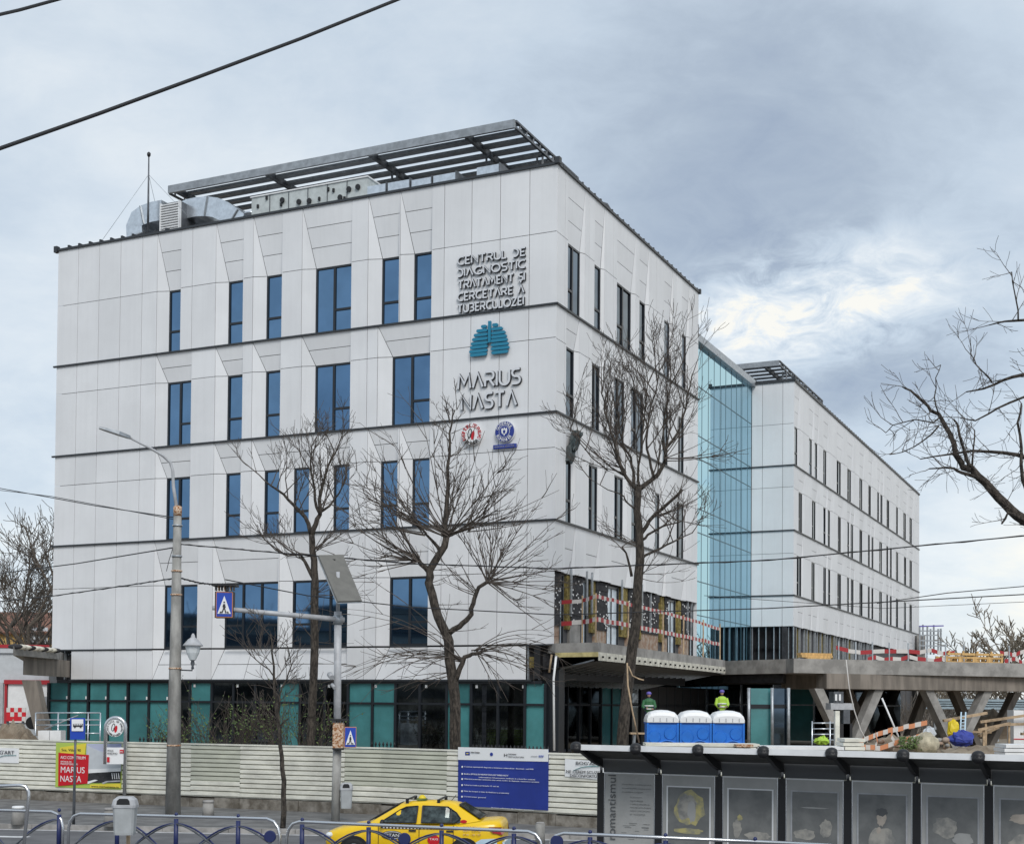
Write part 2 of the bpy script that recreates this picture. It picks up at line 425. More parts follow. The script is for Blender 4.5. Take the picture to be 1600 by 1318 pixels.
def window(P,out,sR,sL,z0,zh,root,style=0,glass='coated_glass'):
    w_=sL-sR; fr=MB(); d0=-DP-.03; fw_=.085
    def fb(a,b,l,h,dd=.0): fr.prism([P(a,l,d0+.05+dd),P(b,l,d0+.05+dd),P(b,h,d0+.05+dd),P(a,h,d0+.05+dd)],out,.09)
    fb(sR,sR+fw_,z0+.02,zh); fb(sL-fw_,sL,z0+.02,zh); fb(sR+fw_,sL-fw_,zh-fw_,zh); fb(sR+fw_,sL-fw_,z0+.02,z0+.02+fw_)
    tz=z0+(zh-z0)*.345
    if w_>2.3:
        for k in (1/3,2/3): fb(sR+w_*k-.05,sR+w_*k+.05,z0+.1,zh-.08,.003)
        fb(sR+fw_,sR+w_/3-.05,tz-.05,tz+.05); fb(sR+w_*2/3+.05,sL-fw_,tz-.05,tz+.05)
    elif w_>1.2:
        fb(sR+w_*.5-.055,sR+w_*.5+.055,z0+.1,zh-.08,.003); fb(sR+fw_,sR+w_*.5-.055,tz-.05,tz+.05)
    else: fb(sR+fw_,sL-fw_,tz-.05,tz+.05)
    o=fr.build('window','frame',root)
    g=MB(); j1,j2,j3=(wr.uniform(-.012,.012) for _ in range(3)); g.prism([P(sR+.05,z0+.06,d0+j1),P(sL-.05,z0+.06,d0+j2),P(sL-.05,zh-.05,d0+j2+j3),P(sR+.05,zh-.05,d0+j1+j3)],out,.02)
    g.build('pane',glass,o)
def ledge(P,out,z,s0,s1,root,h=.075,pr=.08):
    mb=MB(); mb.prism([P(s0,z-h/2,pr),P(s1,z-h/2,pr),P(s1,z+h/2,pr),P(s0,z+h/2,pr)],out,(pr+.02)*S); mb.build('ledge','dark_trim',root)
rf=lambda s:(21.9+s)/50.5
rs=lambda s:(50.5+s)/21.9
# ---------------------------------------------------------------- ground
def sheet(name,pts,m_,kind='structure'):
    mb=MB(); pts=[Vector(p) for p in pts]; mb.face(pts); o=mb.build(name,m_)
    if o.data.polygons[0].normal.z<0: o.data.flip_normals()
    return struct(o,kind)
sheet('ground',[(-1500,-600,-.03),(1500,-600,-.03),(1500,2500,-.03),(-1500,2500,-.03)],'ground')
KA,KB=gz(0,1288,.1),gz(640,1300,.1); KD=(KB-KA).normalized(); KN=Vector((-KD.y,KD.x,0))     # kerb line
def K(a,b,z): p=KA+KD*a+KN*b; return Vector((p.x,p.y,z))
sheet('road',[K(-80,-34,0),K(80,-34,0),K(80,0,0),K(-80,0,0)],'asphalt')
mb=MB()
mb.face([K(-80,.15,.13),K(80,.15,.13),K(80,22,.13),K(-80,22,.13)]); struct(mb.build('pavement','pavement'))
mb=MB()
for i in range(-40,40): mb.prism([K(i*1.0,0,.135),K(i*1.0+.985,0,.135),K(i*1.0+.985,.15,.135),K(i*1.0,.15,.135)],UP,.16)
struct(mb.build('kerb','kerbstone'))
mb=MB()
for a,b,c,d in ((-14,60,-.42,-.30),(-9,-1.5,-1.65,-1.2),(-7,2.0,-2.5,-2.15)):
    mb.face([K(a,c,.004),K(b,c,.004),K(b,d,.004),K(a,d,.004)])
for i in range(9): mb.face([K(-12+i*.0,-3.3-i*.9,.004),K(-6,-3.3-i*.9,.004),K(-6,-2.9-i*.9,.004),K(-12,-2.9-i*.9,.004)])
struct(mb.build('road_markings','road_white'))
struct(sheet('concrete_apron',[K(-80,-.30,.002),K(80,-.30,.002),K(80,-.0,.002),K(-80,-.0,.002)],'kerbstone'))
# fence line (three measured points on its foot) ------------------------------
FL=[Vector((-24.5,53.0,0)),Vector((-19.3,51.0,0)),Vector((-4.4,45.2,0)),Vector((1.3,41.6,0)),Vector((6.4,38.6,0)),Vector((16.,33.4,0)),Vector((42,18,0))]
def fence_at(px):                     # point of the fence line under a photo column
    r=ray(px,1150); k=Vector((r.x,r.y,0))
    for a,b in zip(FL[:-1],FL[1:]):
        e=b-a; den=k.x*e.y-k.y*e.x
        t=(a.x*e.y-a.y*e.x)/den; q=k*t; s_=(q-a).dot(e)/e.dot(e)
        if -.0001<=s_<=1.0001: return q,e.normalized()
    return FL[-1],(FL[-1]-FL[-2]).normalized()
mb=MB(); far=[Vector((x,y,1.35)) for x,y in ((120,80),(120,400),(-60,400),(-60,75))]
front_=[Vector((p.x,p.y+.25,1.35)) for p in FL]
mb.face(front_+far)
for a,b in zip(front_[:-1],front_[1:]): mb.face([Vector((a.x,a.y,-.1)),Vector((b.x,b.y,-.1)),b,a])
o=struct(mb.build('site_ground','earth'))
# ---------------------------------------------------------------- main hospital block
hb=thing('hospital_block','white panel-clad five-storey hospital front block with the lettering on its corner','building',C0)
core=MB()
def solid(mb,P,s0,s1,z0,z1,d0,d1,mi=0):     # box in a facade frame
    A=[P(s0,z0,d1),P(s1,z0,d1),P(s1,z1,d1),P(s0,z1,d1)]; n=P(0,0,1)-P(0,0,0)
    mb.prism(A,n,(d1-d0)*S,mi)
ZB=1.35/S
solid(core,PF,3.2,26.66,ZB,25.45,-18.9,-.34)
core.build('wall','dark_back',hb)
core=MB(); solid(core,PF,.34,3.2,5.7,25.45,-18.9,-.34); core.build('wall','dark_back',hb)
cl=MB()
jA=[25.4,24.08,22.76,21.44,20.56,18.49,17.15,15.56,15.05,13.44,12.4,9.78,8.96,7.35,5.78,5.21,3.91,2.58,1.24]
r5=[(20.55,19.76,19.15),(17.14,16.35,15.6),(15.05,14.24,13.47),(12.4,11.61,9.81),(8.97,8.21,7.41),(7.36,6.62,5.81)]
r4=[(20.55,19.77,18.46),(17.1,16.33,15.56),(15.03,14.22,13.49),(12.36,11.58,9.81),(8.43,7.64,5.84)]
r3=[(20.5,19.75,18.45),(17.1,16.34,15.59),(14.99,14.22,13.47),(13.42,12.64,11.88),(11.32,10.55,9.79),(8.89,8.16,7.38),(7.29,6.6,5.81)]
r2=[(20.48,19.77,17.93),(17.08,16.32,13.46),(13.41,12.63,9.82),(8.37,7.65,5.83)]
W0=26.7
for cells,z0,zh,z1,nh in ((r5,19.77,22.75,25.5,3),(r4,15.35,18.4,19.77,2),(r3,10.95,13.9,15.35,2),(r2,5.9,8.86,10.95,2)):
    facade_row(cl,None,PF,NF,z0,zh,z1,0.0,W0,cells,jA,nh,rf,True,hb,glass='coated_glass')
# storey below: panels slope back out under the windows
pos=1.24; ends=25.45
for sS,sLa,sR in sorted(r2,key=lambda c:c[2]):
    js=[pos]+[j for j in sorted(jA) if pos+.2<j<sR-.2]+[sR]
    for p,q in zip(js[:-1],js[1:]): panel(cl,[PF(p,4.46,0),PF(q,4.46,0),PF(q,5.85,0),PF(p,5.85,0)],NF)
    sL=splay_true(sLa,sS,rf(sLa))
    for i in range(2):
        t0,t1=i/2,(i+1)/2; f=lambda t:(sS+(sL-sS)*t,4.46+(5.85-4.46)*t,-DP*t); a,b=f(t0),f(t1)
        cuts=[0,.5,1] if sL-sR>1.4 else [0,1]
        for c0,c1 in zip(cuts[:-1],cuts[1:]):
            g=lambda a_,c:(sR+(a_[0]-sR)*c,a_[1],a_[2])
            panel(cl,[PF(*g(a,c0)),PF(*g(a,c1)),PF(*g(b,c1)),PF(*g(b,c0))],NF,t=.02)
    panel(cl,[PF(sS,4.46,0),PF(sS,5.85,0),PF(sL,5.85,-DP)],NF,t=.02)
    pos=sS
js=[pos]+[j for j in sorted(jA) if j>pos+.2 and j<ends-.2]+[ends]
for p,q in zip(js[:-1],js[1:]): panel(cl,[PF(p,4.46,0),PF(q,4.46,0),PF(q,5.85,0),PF(p,5.85,0)],NF)
# side face of the main block
DP=.15
q5=[(3.03,2.32,1.16),(5.29,4.7,4.12),(9.33,8.53,6.86),(11.19,10.46,9.84),(14.74,14.08,13.45),(17.47,16.76,16.23)]
q4=[(2.44,1.74,1.05),(5.29,4.66,3.91),(8.47,7.71,6.6),(11.21,10.3,8.79),(14.72,13.92,13.28),(17.5,16.48,15.75)]
q3=[(2.19,1.52,1.1),(5.22,4.48,3.61),(8.4,7.63,6.68),(10.24,9.45,8.93),(13.5,12.73,12.24),(17.38,16.5,15.54)]
q2=[(2.16,1.5,1.07),(4.98,4.1,3.38),(9.0,8.0,6.4),(11.0,10.1,9.4),(13.9,13.2,12.7),(17.2,16.2,14.79)]
jS=[.85,3.5,6.4,9.8,12.2,15.3,18.1]
for cells,z0,zh,z1,nh in ((q5,19.77,22.72,25.5,3),(q4,15.35,18.35,19.77,2),(q3,10.95,13.88,15.35,2)):
    facade_row(cl,None,PS,NS,z0,zh,z1,0.0,19.05,cells,jS,nh,rs,True,hb,glass='dark_glass')
facade_row(cl,None,PS,NS,8.88,8.89,10.95,0.0,19.05,q2,jS,2,rs,False,hb)
for z0,z1 in ((19.77,22.72),(22.72,25.5),(15.35,18.35),(18.35,19.77),(10.95,15.35),(5.9,10.95)):
    for k in range(4): panel(cl,[W(.0+k*.7,19.06,z0),W(.7+k*.7,19.06,z0),W(.7+k*.7,19.06,z1),W(k*.7,19.06,z1)],VV)
cl.build('cladding','cladding',hb)
for z in LV[1:4]: ledge(PF,NF,z,-.06,26.85,hb); ledge(PS,NS,z,-.06,19.1,hb)
ledge(PF,NF,5.88,17.93 if False else 0,1.24,hb,.06,.04); ledge(PF,NF,5.88,20.5,26.7,hb,.06,.05); ledge(PF,NF,4.43,1.0,25.5,hb,.07,.04)
for c in r2: ledge(PF,NF,5.88,c[2],c[1],hb,.07,.02)
# roof coping with its clips
cp=MB(); solid(cp,PF,-.07,26.8,25.48,25.58,-.45,.08); solid(cp,PS,.46,19.1,25.48,25.58,-.45,.08)
for i in range(40): 
    s=.05+i*.665
    if s>20: solid(cp,PF,s,s+.10,25.57,25.70,-.2,.04)
for i in range(27):
    s=.55+i*.70; solid(cp,PS,s,s+.10,25.57,25.70,-.2,.03)
solid(cp,PF,-.14,.08,25.5,25.76,-.1,.14); solid(cp,PF,26.7,26.9,25.42,25.72,-.1,.12); solid(cp,PS,19.0,19.15,25.45,25.7,-.1,.12)
cp.build('coping','dark_trim',hb)
rf_=MB(); solid(rf_,PF,.1,26.5,25.3,25.42,-18.9,-.5); rf_.build('roof','galv_matte',hb)
# exposed storey on the side face: insulation, window strips, wool, brick
exd=MB(); bb=MB(); wool=MB(); dots=MB(); stud=MB()
solid(exd,PS,.05,19.0,4.5,8.86,-.9,-.62)
exd.build('wall','black',hb)
segs=[(.05,1.07,'i'),(1.07,1.41,'g'),(1.77,2.16,'w'),(2.16,3.38,'i'),(3.38,3.96,'g'),(4.55,4.98,'w'),(4.98,6.4,'i'),(6.4,7.82,'g'),(8.15,9.02,'w'),(9.02,10.1,'i'),(10.42,10.93,'w'),(10.93,13.38,'i'),(13.8,14.3,'w'),(14.3,14.79,'i'),(14.9,16.0,'g'),(16.47,16.95,'w'),(16.95,18.3,'i'),(18.4,19.0,'g')]
rnd=random.Random(3)
for a,b,k in segs:
    if k=='i':
        zb=rnd.uniform(6.6,6.95); n=6; zs=[zb+(8.86-zb)*i/n for i in range(n+1)]
        for l,h in zip(zs[:-1],zs[1:]):
            solid(bb,PS,a+rnd.uniform(-.07,.07),b+rnd.uniform(-.09,.09),l,h,-.5,-.16+rnd.uniform(-.015,.015))
        bb.build('insulation','membrane',hb); bb=MB()
        for i in range(int((b-a)*16)):
            s=rnd.uniform(a+.06,b-.06); z=rnd.uniform(zb+.05,8.8); r_=.035
            c=PS(s,z,-.12); e1=VV*r_*S; e2=UP*r_*S
            dots.prism([c+e1*math.cos(t*math.pi/4)+e2*math.sin(t*math.pi/4) for t in range(8)],NS,.03)
        solid(exd:=MB(),PS,a,b,5.95,zb,-.5,-.22); exd.build('masonry',rnd.choice(['brick','concrete','brick']),hb)
    elif k=='w': solid(wool,PS,a,b,6.6,8.86,-.45,-.2)
    else:
        g=MB(); solid(g,PS,a,b,6.0,8.75,-.35,-.3); f=MB(); solid(f,PS,a-.05,a,5.95,8.8,-.4,-.2); solid(f,PS,b,b+.05,5.95,8.8,-.4,-.2)
        solid(f,PS,a,b,7.0,7.07,-.4,-.24); solid(f,PS,a,b,8.72,8.8,-.4,-.24)
        if b-a>.5: solid(f,PS,(a+b)/2-.03,(a+b)/2+.03,6.,8.7,-.4,-.26)
        fo=f.build('window','frame',hb); g.build('pane','pane_sky_white',fo)
dots.build('fixing_discs','sign_white',hb); wool.split('wool_strip','wool',hb)
for s in (1.95,3.7,4.3,8.0,10.7,11.9,17.7,18.35):
    solid(stud,PS,s,s+.07,rnd.uniform(6.9,7.6),9.2,-.14,-.06)
stud.split('bracket_rail','galv_matte',hb)
# ground-floor shop front of the front face
mods=[(79,107,'t',0),(110,137,'t',0),(141,168,'t',0),(171,199,'t',0),(203,232,'t',0),(235,264,'t',0),(267,296,'d',0),(299,330,'t',0),(333,364,'d',0),(367,398,'d',0),(401,434,'d',0),(437,468,'t',0),(471,507,'d',0),(510,543,'d',0),(546,581,'t',0),(584,617,'t',0),(620,655,'d',0),(658,697,'d',0),(700,735,'t',0),(738,777,'d',0),(780,819,'d',0),(822,851,'t',0)]
mul=MB(); solid(mul,PF,.55,26.4,4.30,4.42,-.3,-.08)
us=[]
for a,b,k,_ in mods:
    ua,ub=front(a,1100,.2)[0],front(b,1100,.2)[0]; us.append((ua,ub))
    for l,h in ((1.35,3.40),(3.49,4.30)):
        g=MB(); solid(g,PF,ub,ua,l,h,-.28,-.20); g.build('glass_panel',{'t':'teal_film','d':'shop_glass'}[k] if rnd.random()<.75 or k=='d' else 'teal_film_dark',hb)
    solid(mul,PF,ub-.11,ub,ZB,4.3,-.3,-.12)
solid(mul,PF,us[0][0],us[0][0]+.15,ZB,4.3,-.3,-.10)
for ua,ub in us: solid(mul,PF,ub,ua,3.40,3.49,-.3,-.10)
solid(mul,PF,-.1,us[-1][1],ZB,5.6,-.9,-.3)
mul.build('mullions','frame',hb)
lab=MB()
for i,(ua,ub) in enumerate(us):
    if i<6: solid(lab,PF,ub+.05,ub+.13,3.52,3.66,-.2,-.17)
    elif i%2: solid(lab,PF,ub+.9,ub+1.0,4.12,4.25,-.2,-.17)
lab.split('glass_sticker','sign_white',hb)
# stripped corners of the first storey
c1=MB(); solid(c1,PF,0.02,1.24,4.46,5.84,-.5,-.3); solid(c1,PF,25.45,26.66,4.46,5.84,-.5,-.3); c1.split('insulation','membrane',hb)
c1=MB(); solid(c1,PF,.72,1.16,4.95,5.4,-.3,-.18); c1.build('wool_strip','wool',hb)
c1=MB()
for s in (1.18,.68,25.45,25.95): solid(c1,PF,s,s+.055,4.46,5.84,-.25,-.12)
for i in range(9): 
    s=rnd.choice([.3,.9,25.7,26.3])+rnd.uniform(-.2,.2); solid(c1,PF,s,s+.06,z:=rnd.uniform(4.7,5.7),z+.06,-.3,-.27)
c1.split('bracket_rail','galv_matte',hb)
# shop front under the corner canopy (returns along the street side)
sf=MB(); gl=MB(); gt=MB()
PG=lambda s,z,d: W(3.2-d,s,z)
pos=.2; i=0
while pos<34:
    wd=1.45; k=i%7
    tgt=gt if k in (2,3) else gl
    for l,h in ((1.35,3.40),(3.49,4.6)): solid(tgt,PG,pos+.1,pos+wd,l,h,-.1,0)
    solid(sf,PG,pos,pos+.1,ZB,5.0,-.12,.08); pos+=wd; i+=1
solid(sf,PG,.1,34.5,3.40,3.49,-.1,.06); solid(sf,PG,.1,34.5,4.6,5.85,-.1,.1)
sf.build('mullions','frame',hb); gl.split('glass_panel','shop_glass',hb); gt.split('glass_panel','teal_film_dark',hb)
# ---------------------------------------------------------------- glazed link
gk=thing('glazed_link','tall mirror-glass link between the two white hospital blocks','building',W(2.94,19.1,ZB))
PK=lambda s,z,d: W(2.94-d,s,z)
g=MB(); solid(g,PK,19.1,40.45,4.5,25.3,-.06,0); g.build('curtain_glass','link_glass',gk)
mu=MB()
vs_=[side(px,700,2.94)[0] for px in (1096.5,1106.5,1115.4,1125,1133.6,1142.4,1150.5,1159,1168)]
for v in vs_: solid(mu,PK,v-.03,v+.03,4.5,25.3,0,.012)
for z in (22.75,19.77,18.4,15.35,13.9,10.95,8.9,5.9): solid(mu,PK,19.1,40.4,z-.028,z+.028,0,.02)
mu.build('mullions','link_bar',gk)
c_=MB(); solid(c_,PK,19.1,40.45,25.3,25.75,-.8,.28); solid(c_,PK,19.15,24,25.75,26.1,-1.2,-.3); c_.build('coping','galv_matte',gk)
k_=MB(); solid(k_,PK,19.2,40.3,ZB,25.2,-8,-.2); k_.build('wall','dark_back',gk)
# ---------------------------------------------------------------- rear block
rb=thing('rear_hospital_block','long white hospital wing behind the glass link with rows of narrow windows','building',W(0,40.5,ZB))
D3=95.0
DP=.10
k_=MB(); solid(k_,PS,40.9,D3-.1,ZB,25.45,-17,-.34); k_.build('wall','dark_back',rb)
cl=MB()
b5=[(42.25,41.19,40.6),(46.46,45.55,44.96),(48.11,47.26,46.7),(51.45,50.29,49.55),(56.86,55.48,54.25),(60.76,59.41,58.26),(65.32,64.12,63.18),(69.0,67.93,67.13),(72.62,71.77,71.2),(74.43,73.48,72.76),(78.44,76.9,75.92),(83.03,81.63,80.98),(87.75,86.25,85.13),(91.38,89.9,88.82)]
b4=[(43.73,42.65,41.88),(47.93,46.76,45.93),(50.95,50.11,49.61),(52.63,51.61,51.1),(56.8,55.54,54.73),(59.53,58.72,58.21),(61.24,60.35,59.64),(65.38,64.11,63.24),(68.41,67.5,66.96),(69.99,69.25,68.6),(74.58,73.28,72.29),(77.46,76.42,75.8),(79.27,78.31,77.67),(83.5,81.8,80.91),(87.87,86.43,85.48),(91.36,89.97,88.85)]
b3=[(43.19,42.48,41.4),(47.99,46.57,45.82),(51.07,50.31,49.64),(52.6,51.76,51.2),(56.86,55.66,54.62),(59.59,58.72,58.17),(61.37,60.56,59.75),(65.36,64.32,63.29),(68.41,67.5,66.96),(69.99,69.25,68.6),(74.58,73.28,72.29),(77.46,76.42,75.8),(79.27,78.31,77.67),(83.5,81.8,80.91),(87.87,86.43,85.48),(91.36,89.97,88.85)]
b2=[(43.41,42.64,41.76),(45.98,45.35,44.92),(48.02,46.93,46.29),(51.94,50.55,49.67),(55.25,54.22,53.71),(57.28,56.29,55.54),(59.79,58.76,58.21),(61.57,60.67,60.03),(65.4,64.35,63.33),(68.45,67.53,66.99),(70.41,69.28,68.63),(74.61,73.31,72.33),(78.23,77.18,75.62),(81.28,80.72,80.06),(83.53,82.28,81.5),(87.9,86.34,85.16),(91.39,89.87,88.88)]
js2=[40.5+2.6*i for i in range(21)]
rr2=lambda s:0.0 if False else rs(s)
for cells,z0,zh,z1,nh in ((b5,19.77,22.48,25.5,3),(b4,15.35,18.2,19.77,2),(b3,10.95,13.76,15.35,2),(None,8.85,8.86,10.95,2)):
    if cells is None: cells=[(c[0],c[1],c[2]) for c in b2]; facade_row(cl,None,PS,NS,z0,zh,z1,40.5,D3,cells,js2,nh,rr2,False,rb)
    else: facade_row(cl,None,PS,NS,z0,zh,z1,40.5,D3,cells,js2,nh,rr2,True,rb,glass='dark_glass')
PR=lambda s,z,d: W(s,40.5-d,z)
ur=[0.0,.66,1.33,2.3,2.92]
for z0,z1 in ((19.77,22.6),(22.6,25.5),(15.35,18.3),(18.3,19.77),(10.95,13.8),(13.8,15.35),(8.85,10.95)):
    for a,b in ((0.0,.78),(.78,2.18),(2.18,2.93)): panel(cl,[PR(a,z0,0),PR(b,z0,0),PR(b,z1,0),PR(a,z1,0)],NF)
cl.build('cladding','cladding',rb)
for z in LV[1:4]: ledge(PS,NS,z,40.45,D3,rb); ledge(PR,NF,z,-.06,2.93,rb)
cp=MB(); solid(cp,PR,-.07,2.93,25.45,25.6,-.4,.09); solid(cp,PS,40.9,D3,25.45,25.6,-.4,.09); solid(cp,PR,-.12,.1,25.5,25.78,-.1,.12)
for i in range(60): s=41+i*.9; solid(cp,PS,s,s+.12,25.6,25.72,-.2,.03)
cp.build('coping','dark_trim',rb)
k_=MB(); solid(k_,PR,.0,2.93,ZB,8.8,-.8,-.4); k_.split('insulation','membrane',rb)
k_=MB()
for s in (.02,.35,.95,1.35,1.9,2.4,2.86): solid(k_,PR,s,s+.06,5.9,8.85,-.3,-.15)
s=41.0; i=0
while s<70: solid(k_,PS,s,s+.10,5.9,8.85,-.25,-.12); s+=.8+.3*(i%3); i+=1
k_.split('bracket_rail','galv_matte',rb)
k_=MB()
for s in (42.3,45.1,49.6,54,60): solid(k_,PS,s,s+1.2,6.2,8.85,-.4,-.3)
k_.split('wool_strip','wool',rb)
k_=MB(); solid(k_,PS,40.5,D3,5.7,8.85,-.8,-.45); k_.split('insulation','membrane',rb)
# glazed entrance wall under the deck between the blocks
ew=MB(); eg=MB(); et=MB()
PE=lambda s,z,d: W(s,31-d,z)
for i,(a,b,k) in enumerate(((1.0,3.1,'d'),(-1.05,.85,'d'),(-3.5,-2.0,'t'),(-5.0,-3.6,'d'),(-6.6,-5.1,'d'),(-8.6,-6.7,'d'))):
    t_=et if k=='t' else eg
    for l,h in ((1.4,3.5),(3.58,5.2)): solid(t_,PE,a,b,l,h,-.1,0)
    solid(ew,PE,b,b+.09,ZB,5.3,-.1,.1)
solid(ew,PE,-8.6,3.2,3.5,3.58,-.12,.04); solid(ew,PE,-8.6,3.2,5.2,5.8,-.15,.15)
ew.build('mullions','galv_matte',rb); eg.split('glass_panel','shop_glass',rb); et.split('glass_panel','teal_film',rb)
# ---------------------------------------------------------------- roof frames and plant
def pergola(label,u0,u1,v0,v1,z,us,cu,rz,slat=.9):
    p=thing('roof_frame',label,'pergola',W(u0,v0,rz))
    def b(name,a,c,w,h,m_='steel_dark'):
        m_b=MB(); m_b.bar(W(*a),W(*c),w,h); return m_b.build(name,m_,p)
    b('beam',(u0,v0,z),(u1,v0,z),.14,.42,'steel_grey'); b('beam',(u0,v1,z),(u1,v1,z),.14,.42)
    for u in (u0,u1):
        b('beam',(u,v0+.08,z+.15),(u,v1-.08,z+.15),.12,.10); b('beam',(u,v0+.08,z-.16),(u,v1-.08,z-.16),.12,.10)
        v=v0+.5
        while v<v1: b('strut',(u,v,z-.12),(u,v,z+.12),.1,.08); v+=.75
    for u in us: b('cross_beam',(u,v0+.08,z-.02),(u,v1-.08,z-.02),.16,.34)
    v=v0+slat
    while v<v1-.2:
        b('slat',(u0+.08,v,z+.04),(u1-.08,v,z+.04),.32,.13,'steel_grey'); v+=slat
    v=v0+slat*.5
    while v<v1-.2:
        b('roof_sheet',(u0+.1,v,z+.21),(u1-.1,v,z+.21),.62,.02,'polycarb'); v+=slat
    for (u,v) in cu:
        for k in (-.14,.14): b('column',(u+k,v,rz),(u+k,v,z-.17),.11,.11)
        h=rz+.3
        while h<z-.2: b('column_batten',(u-.09,v,h),(u+.09,v,h),.09,.06); h+=.42
    return p
PZ=29.3
uz=lambda px,py: (gz(px,py,PZ*S)-C0).dot(UU)/S
pu=[uz(px,298-(px-265)*106/538) for px in (275,415,575,725)]
pergola('big steel louvre frame standing over the plant on the front block roof',3.74,23.1,3.8,11.2,PZ,pu,[(u-.15,6.0) for u in pu]+[(3.95,7.0),(3.95,10.5)],25.4)
pergola('smaller steel louvre frame on the roof of the long rear wing',-.2+3,8.2,47.5,62,28.6,[4,6],[(2.9,49.5),(2.9,58),(5,52)],25.4,1.1)
def R3(px,py,v): # point above the roof in the vertical plane parallel to the front face at depth v
    u,z=front(px,py,v); return W(u,v,z)
def duct(label,pts,w,h,v,m_='galv'):
    p=thing('air_duct',label,'air duct',R3(pts[0][0],pts[0][1],v)); mb=MB()
    c=[front(a,b,v) for a,b in pts]
    pv=[]
    for i,(u,z) in enumerate(c):
        a=c[max(i-1,0)]; b=c[min(i+1,len(c)-1)]; d=Vector((b[0]-a[0],b[1]-a[1])).normalized(); n=Vector((-d.y,d.x))*h/2
        pv.append(((u+n.x,z+n.y),(u-n.x,z-n.y)))
    for i in range(len(pv)-1):
        A,B=pv[i],pv[i+1]
        q=[W(A[0][0],v,A[0][1]),W(B[0][0],v,B[0][1]),W(B[1][0],v,B[1][1]),W(A[1][0],v,A[1][1])]
        mb.prism(q,NF,w*S)
    mb.build('duct_casing',m_,p)
    for i in range(0,len(pv),3):
        A=pv[i]; fl=MB(); d=.06
        fl.bar(W(A[0][0],v-.03,A[0][1]+.02),W(A[1][0],v-.03,A[1][1]-.02),.07,.06); fl.build('flange','steel_grey',p)
    return p
duct('rounded galvanised elbow duct at the left end of the roof',[(210,368),(209,352),(213,342),(222,336),(236,331),(252,328)],1.4,1.0,2.4)
duct('long bright galvanised duct arching behind the louvred box',[(283,330),(292,326),(306,323),(322,322),(336,324),(350,330),(364,340),(374,348)],1.6,.95,2.6)
# louvred box
p=thing('louvre_box','louvred intake box standing beside the roof ducts','louvre',R3(265,360,2.0))
mb=MB(); u0,z0=front(279.5,357,2.0); u1,z1=front(251,318,2.0)
solid(mb,PF,u0,u1,25.5,z1,-3.2,-2.1); mb.build('casing','steel_dark',p); lv=MB(); z=25.7; n=0
while z<z1-.05:
    m1=MB(); solid(m1,PF,u0+.03,u1-.03,z,z+.055,-2.1,-1.98); m1.build('louvre_blade','white_paint',p); z+=.125
for a in (u0-.02,u1-.03): m1=MB(); solid(m1,PF,a,a+.05,25.5,z1,-2.14,-1.96); m1.build('frame','white_paint',p)
# air handling unit
p=thing('air_handling_unit','long pale grey air handling unit with valves behind the parapet','air handler',R3(480,330,2.2))
u0,_=front(574,300,2.2); u1,_=front(393,330,2.2); _,zt=front(480,294,2.2)
mb=MB(); solid(mb,PF,u0,u1,25.5,zt,-4.6,-2.2); mb.build('casing','unit_panel',p)
mb=MB(); solid(mb,PF,u0-.05,u1+.05,zt,zt+.06,-4.7,-2.15); mb.build('lid','white_paint',p)
for i in range(1,6):
    m1=MB(); s=u0+(u1-u0)*i/6; solid(m1,PF,s,s+.03,25.5,zt,-2.2,-2.17); m1.build('seam','steel_dark',p)
for i in range(16):
    m1=MB(); s=u0+rnd.uniform(.3,u1-u0-.3); z=rnd.uniform(26.0,zt-.15); 
    if i%3: solid(m1,PF,s,s+.09,z,z+.16,-2.2,-2.12)
    else: m1.lathe(W(s,2.16,z),[(.14,0),(.14,.06)],10,0,NF)
    m1.build('valve','black',p)
for i in range(3):
    m1=MB(); s=u0+2.6+i*.9; m1.tube([W(s,2.1,25.6),W(s,2.1,26.2),W(s+.3,2.1,26.5),W(s+.3,2.2,26.5)],.06,6); m1.build('pipe','black',p)
# small metal kit between the duct and the unit
p=thing('roof_fan','small galvanised roof fan on a shiny plinth between duct and air handler','fan',R3(385,345,2.1))
mb=MB(); a,_=front(398,340,2.1); b,_=front(372,340,2.1); solid(mb,PF,a,b,25.5,26.0,-3,-2.1); mb.build('plinth','galv',p)
mb=MB(); mb.lathe(W((a+b)/2,2.5,26.0),[(.45,0),(.45,.25),(.2,.35),(.2,.7),(.4,.75),(.4,.85)],14); mb.build('fan_head','galv',p)
# low run of shiny duct sections behind the parapet on the right
for i,(xa_,xb_) in enumerate(((574,603),(606,640),(643,674),(677,712),(745,780))):
    y=(297,291,287,280,269)[i]
    u1,_=front(xa_,y,2.2); u0,_=front(xb_,y,2.2); _,zt=front((xa_+xb_)/2,y-8 if i<4 else y-10,2.2)
    mb=MB(); solid(mb,PF,u0,u1,25.45,zt,-3.4,-2.2)
    p=thing('duct_section','%s shiny flat duct section lying right of the air handling unit'%('first','second','third','fourth','fifth')[i],'air duct',W(u0,2.2,25.5),group='duct sections behind the parapet'); mb.build('casing','galv',p)
    mb=MB(); solid(mb,PF,u0-.05,u0,25.45,zt+.05,-3.45,-2.15); mb.build('flange','steel_dark',p)
p=thing('roof_cowl','pointed sheet-metal cowl under the frame near the roof corner','cowl',R3(808,255,2.6))
u,_=front(808,255,2.6); mb=MB(); mb.face([W(u+.9,2.6,25.5),W(u-.7,2.6,25.5),W(u-.5,2.6,26.5)]); mb.face([W(u-.7,2.6,25.5),W(u-.9,4,25.5),W(u-.5,2.6,26.5)]); mb.face([W(u+.9,2.6,25.5),W(u-.5,2.6,26.5),W(u-.9,4,25.5)]); mb.build('hood','galv',p)
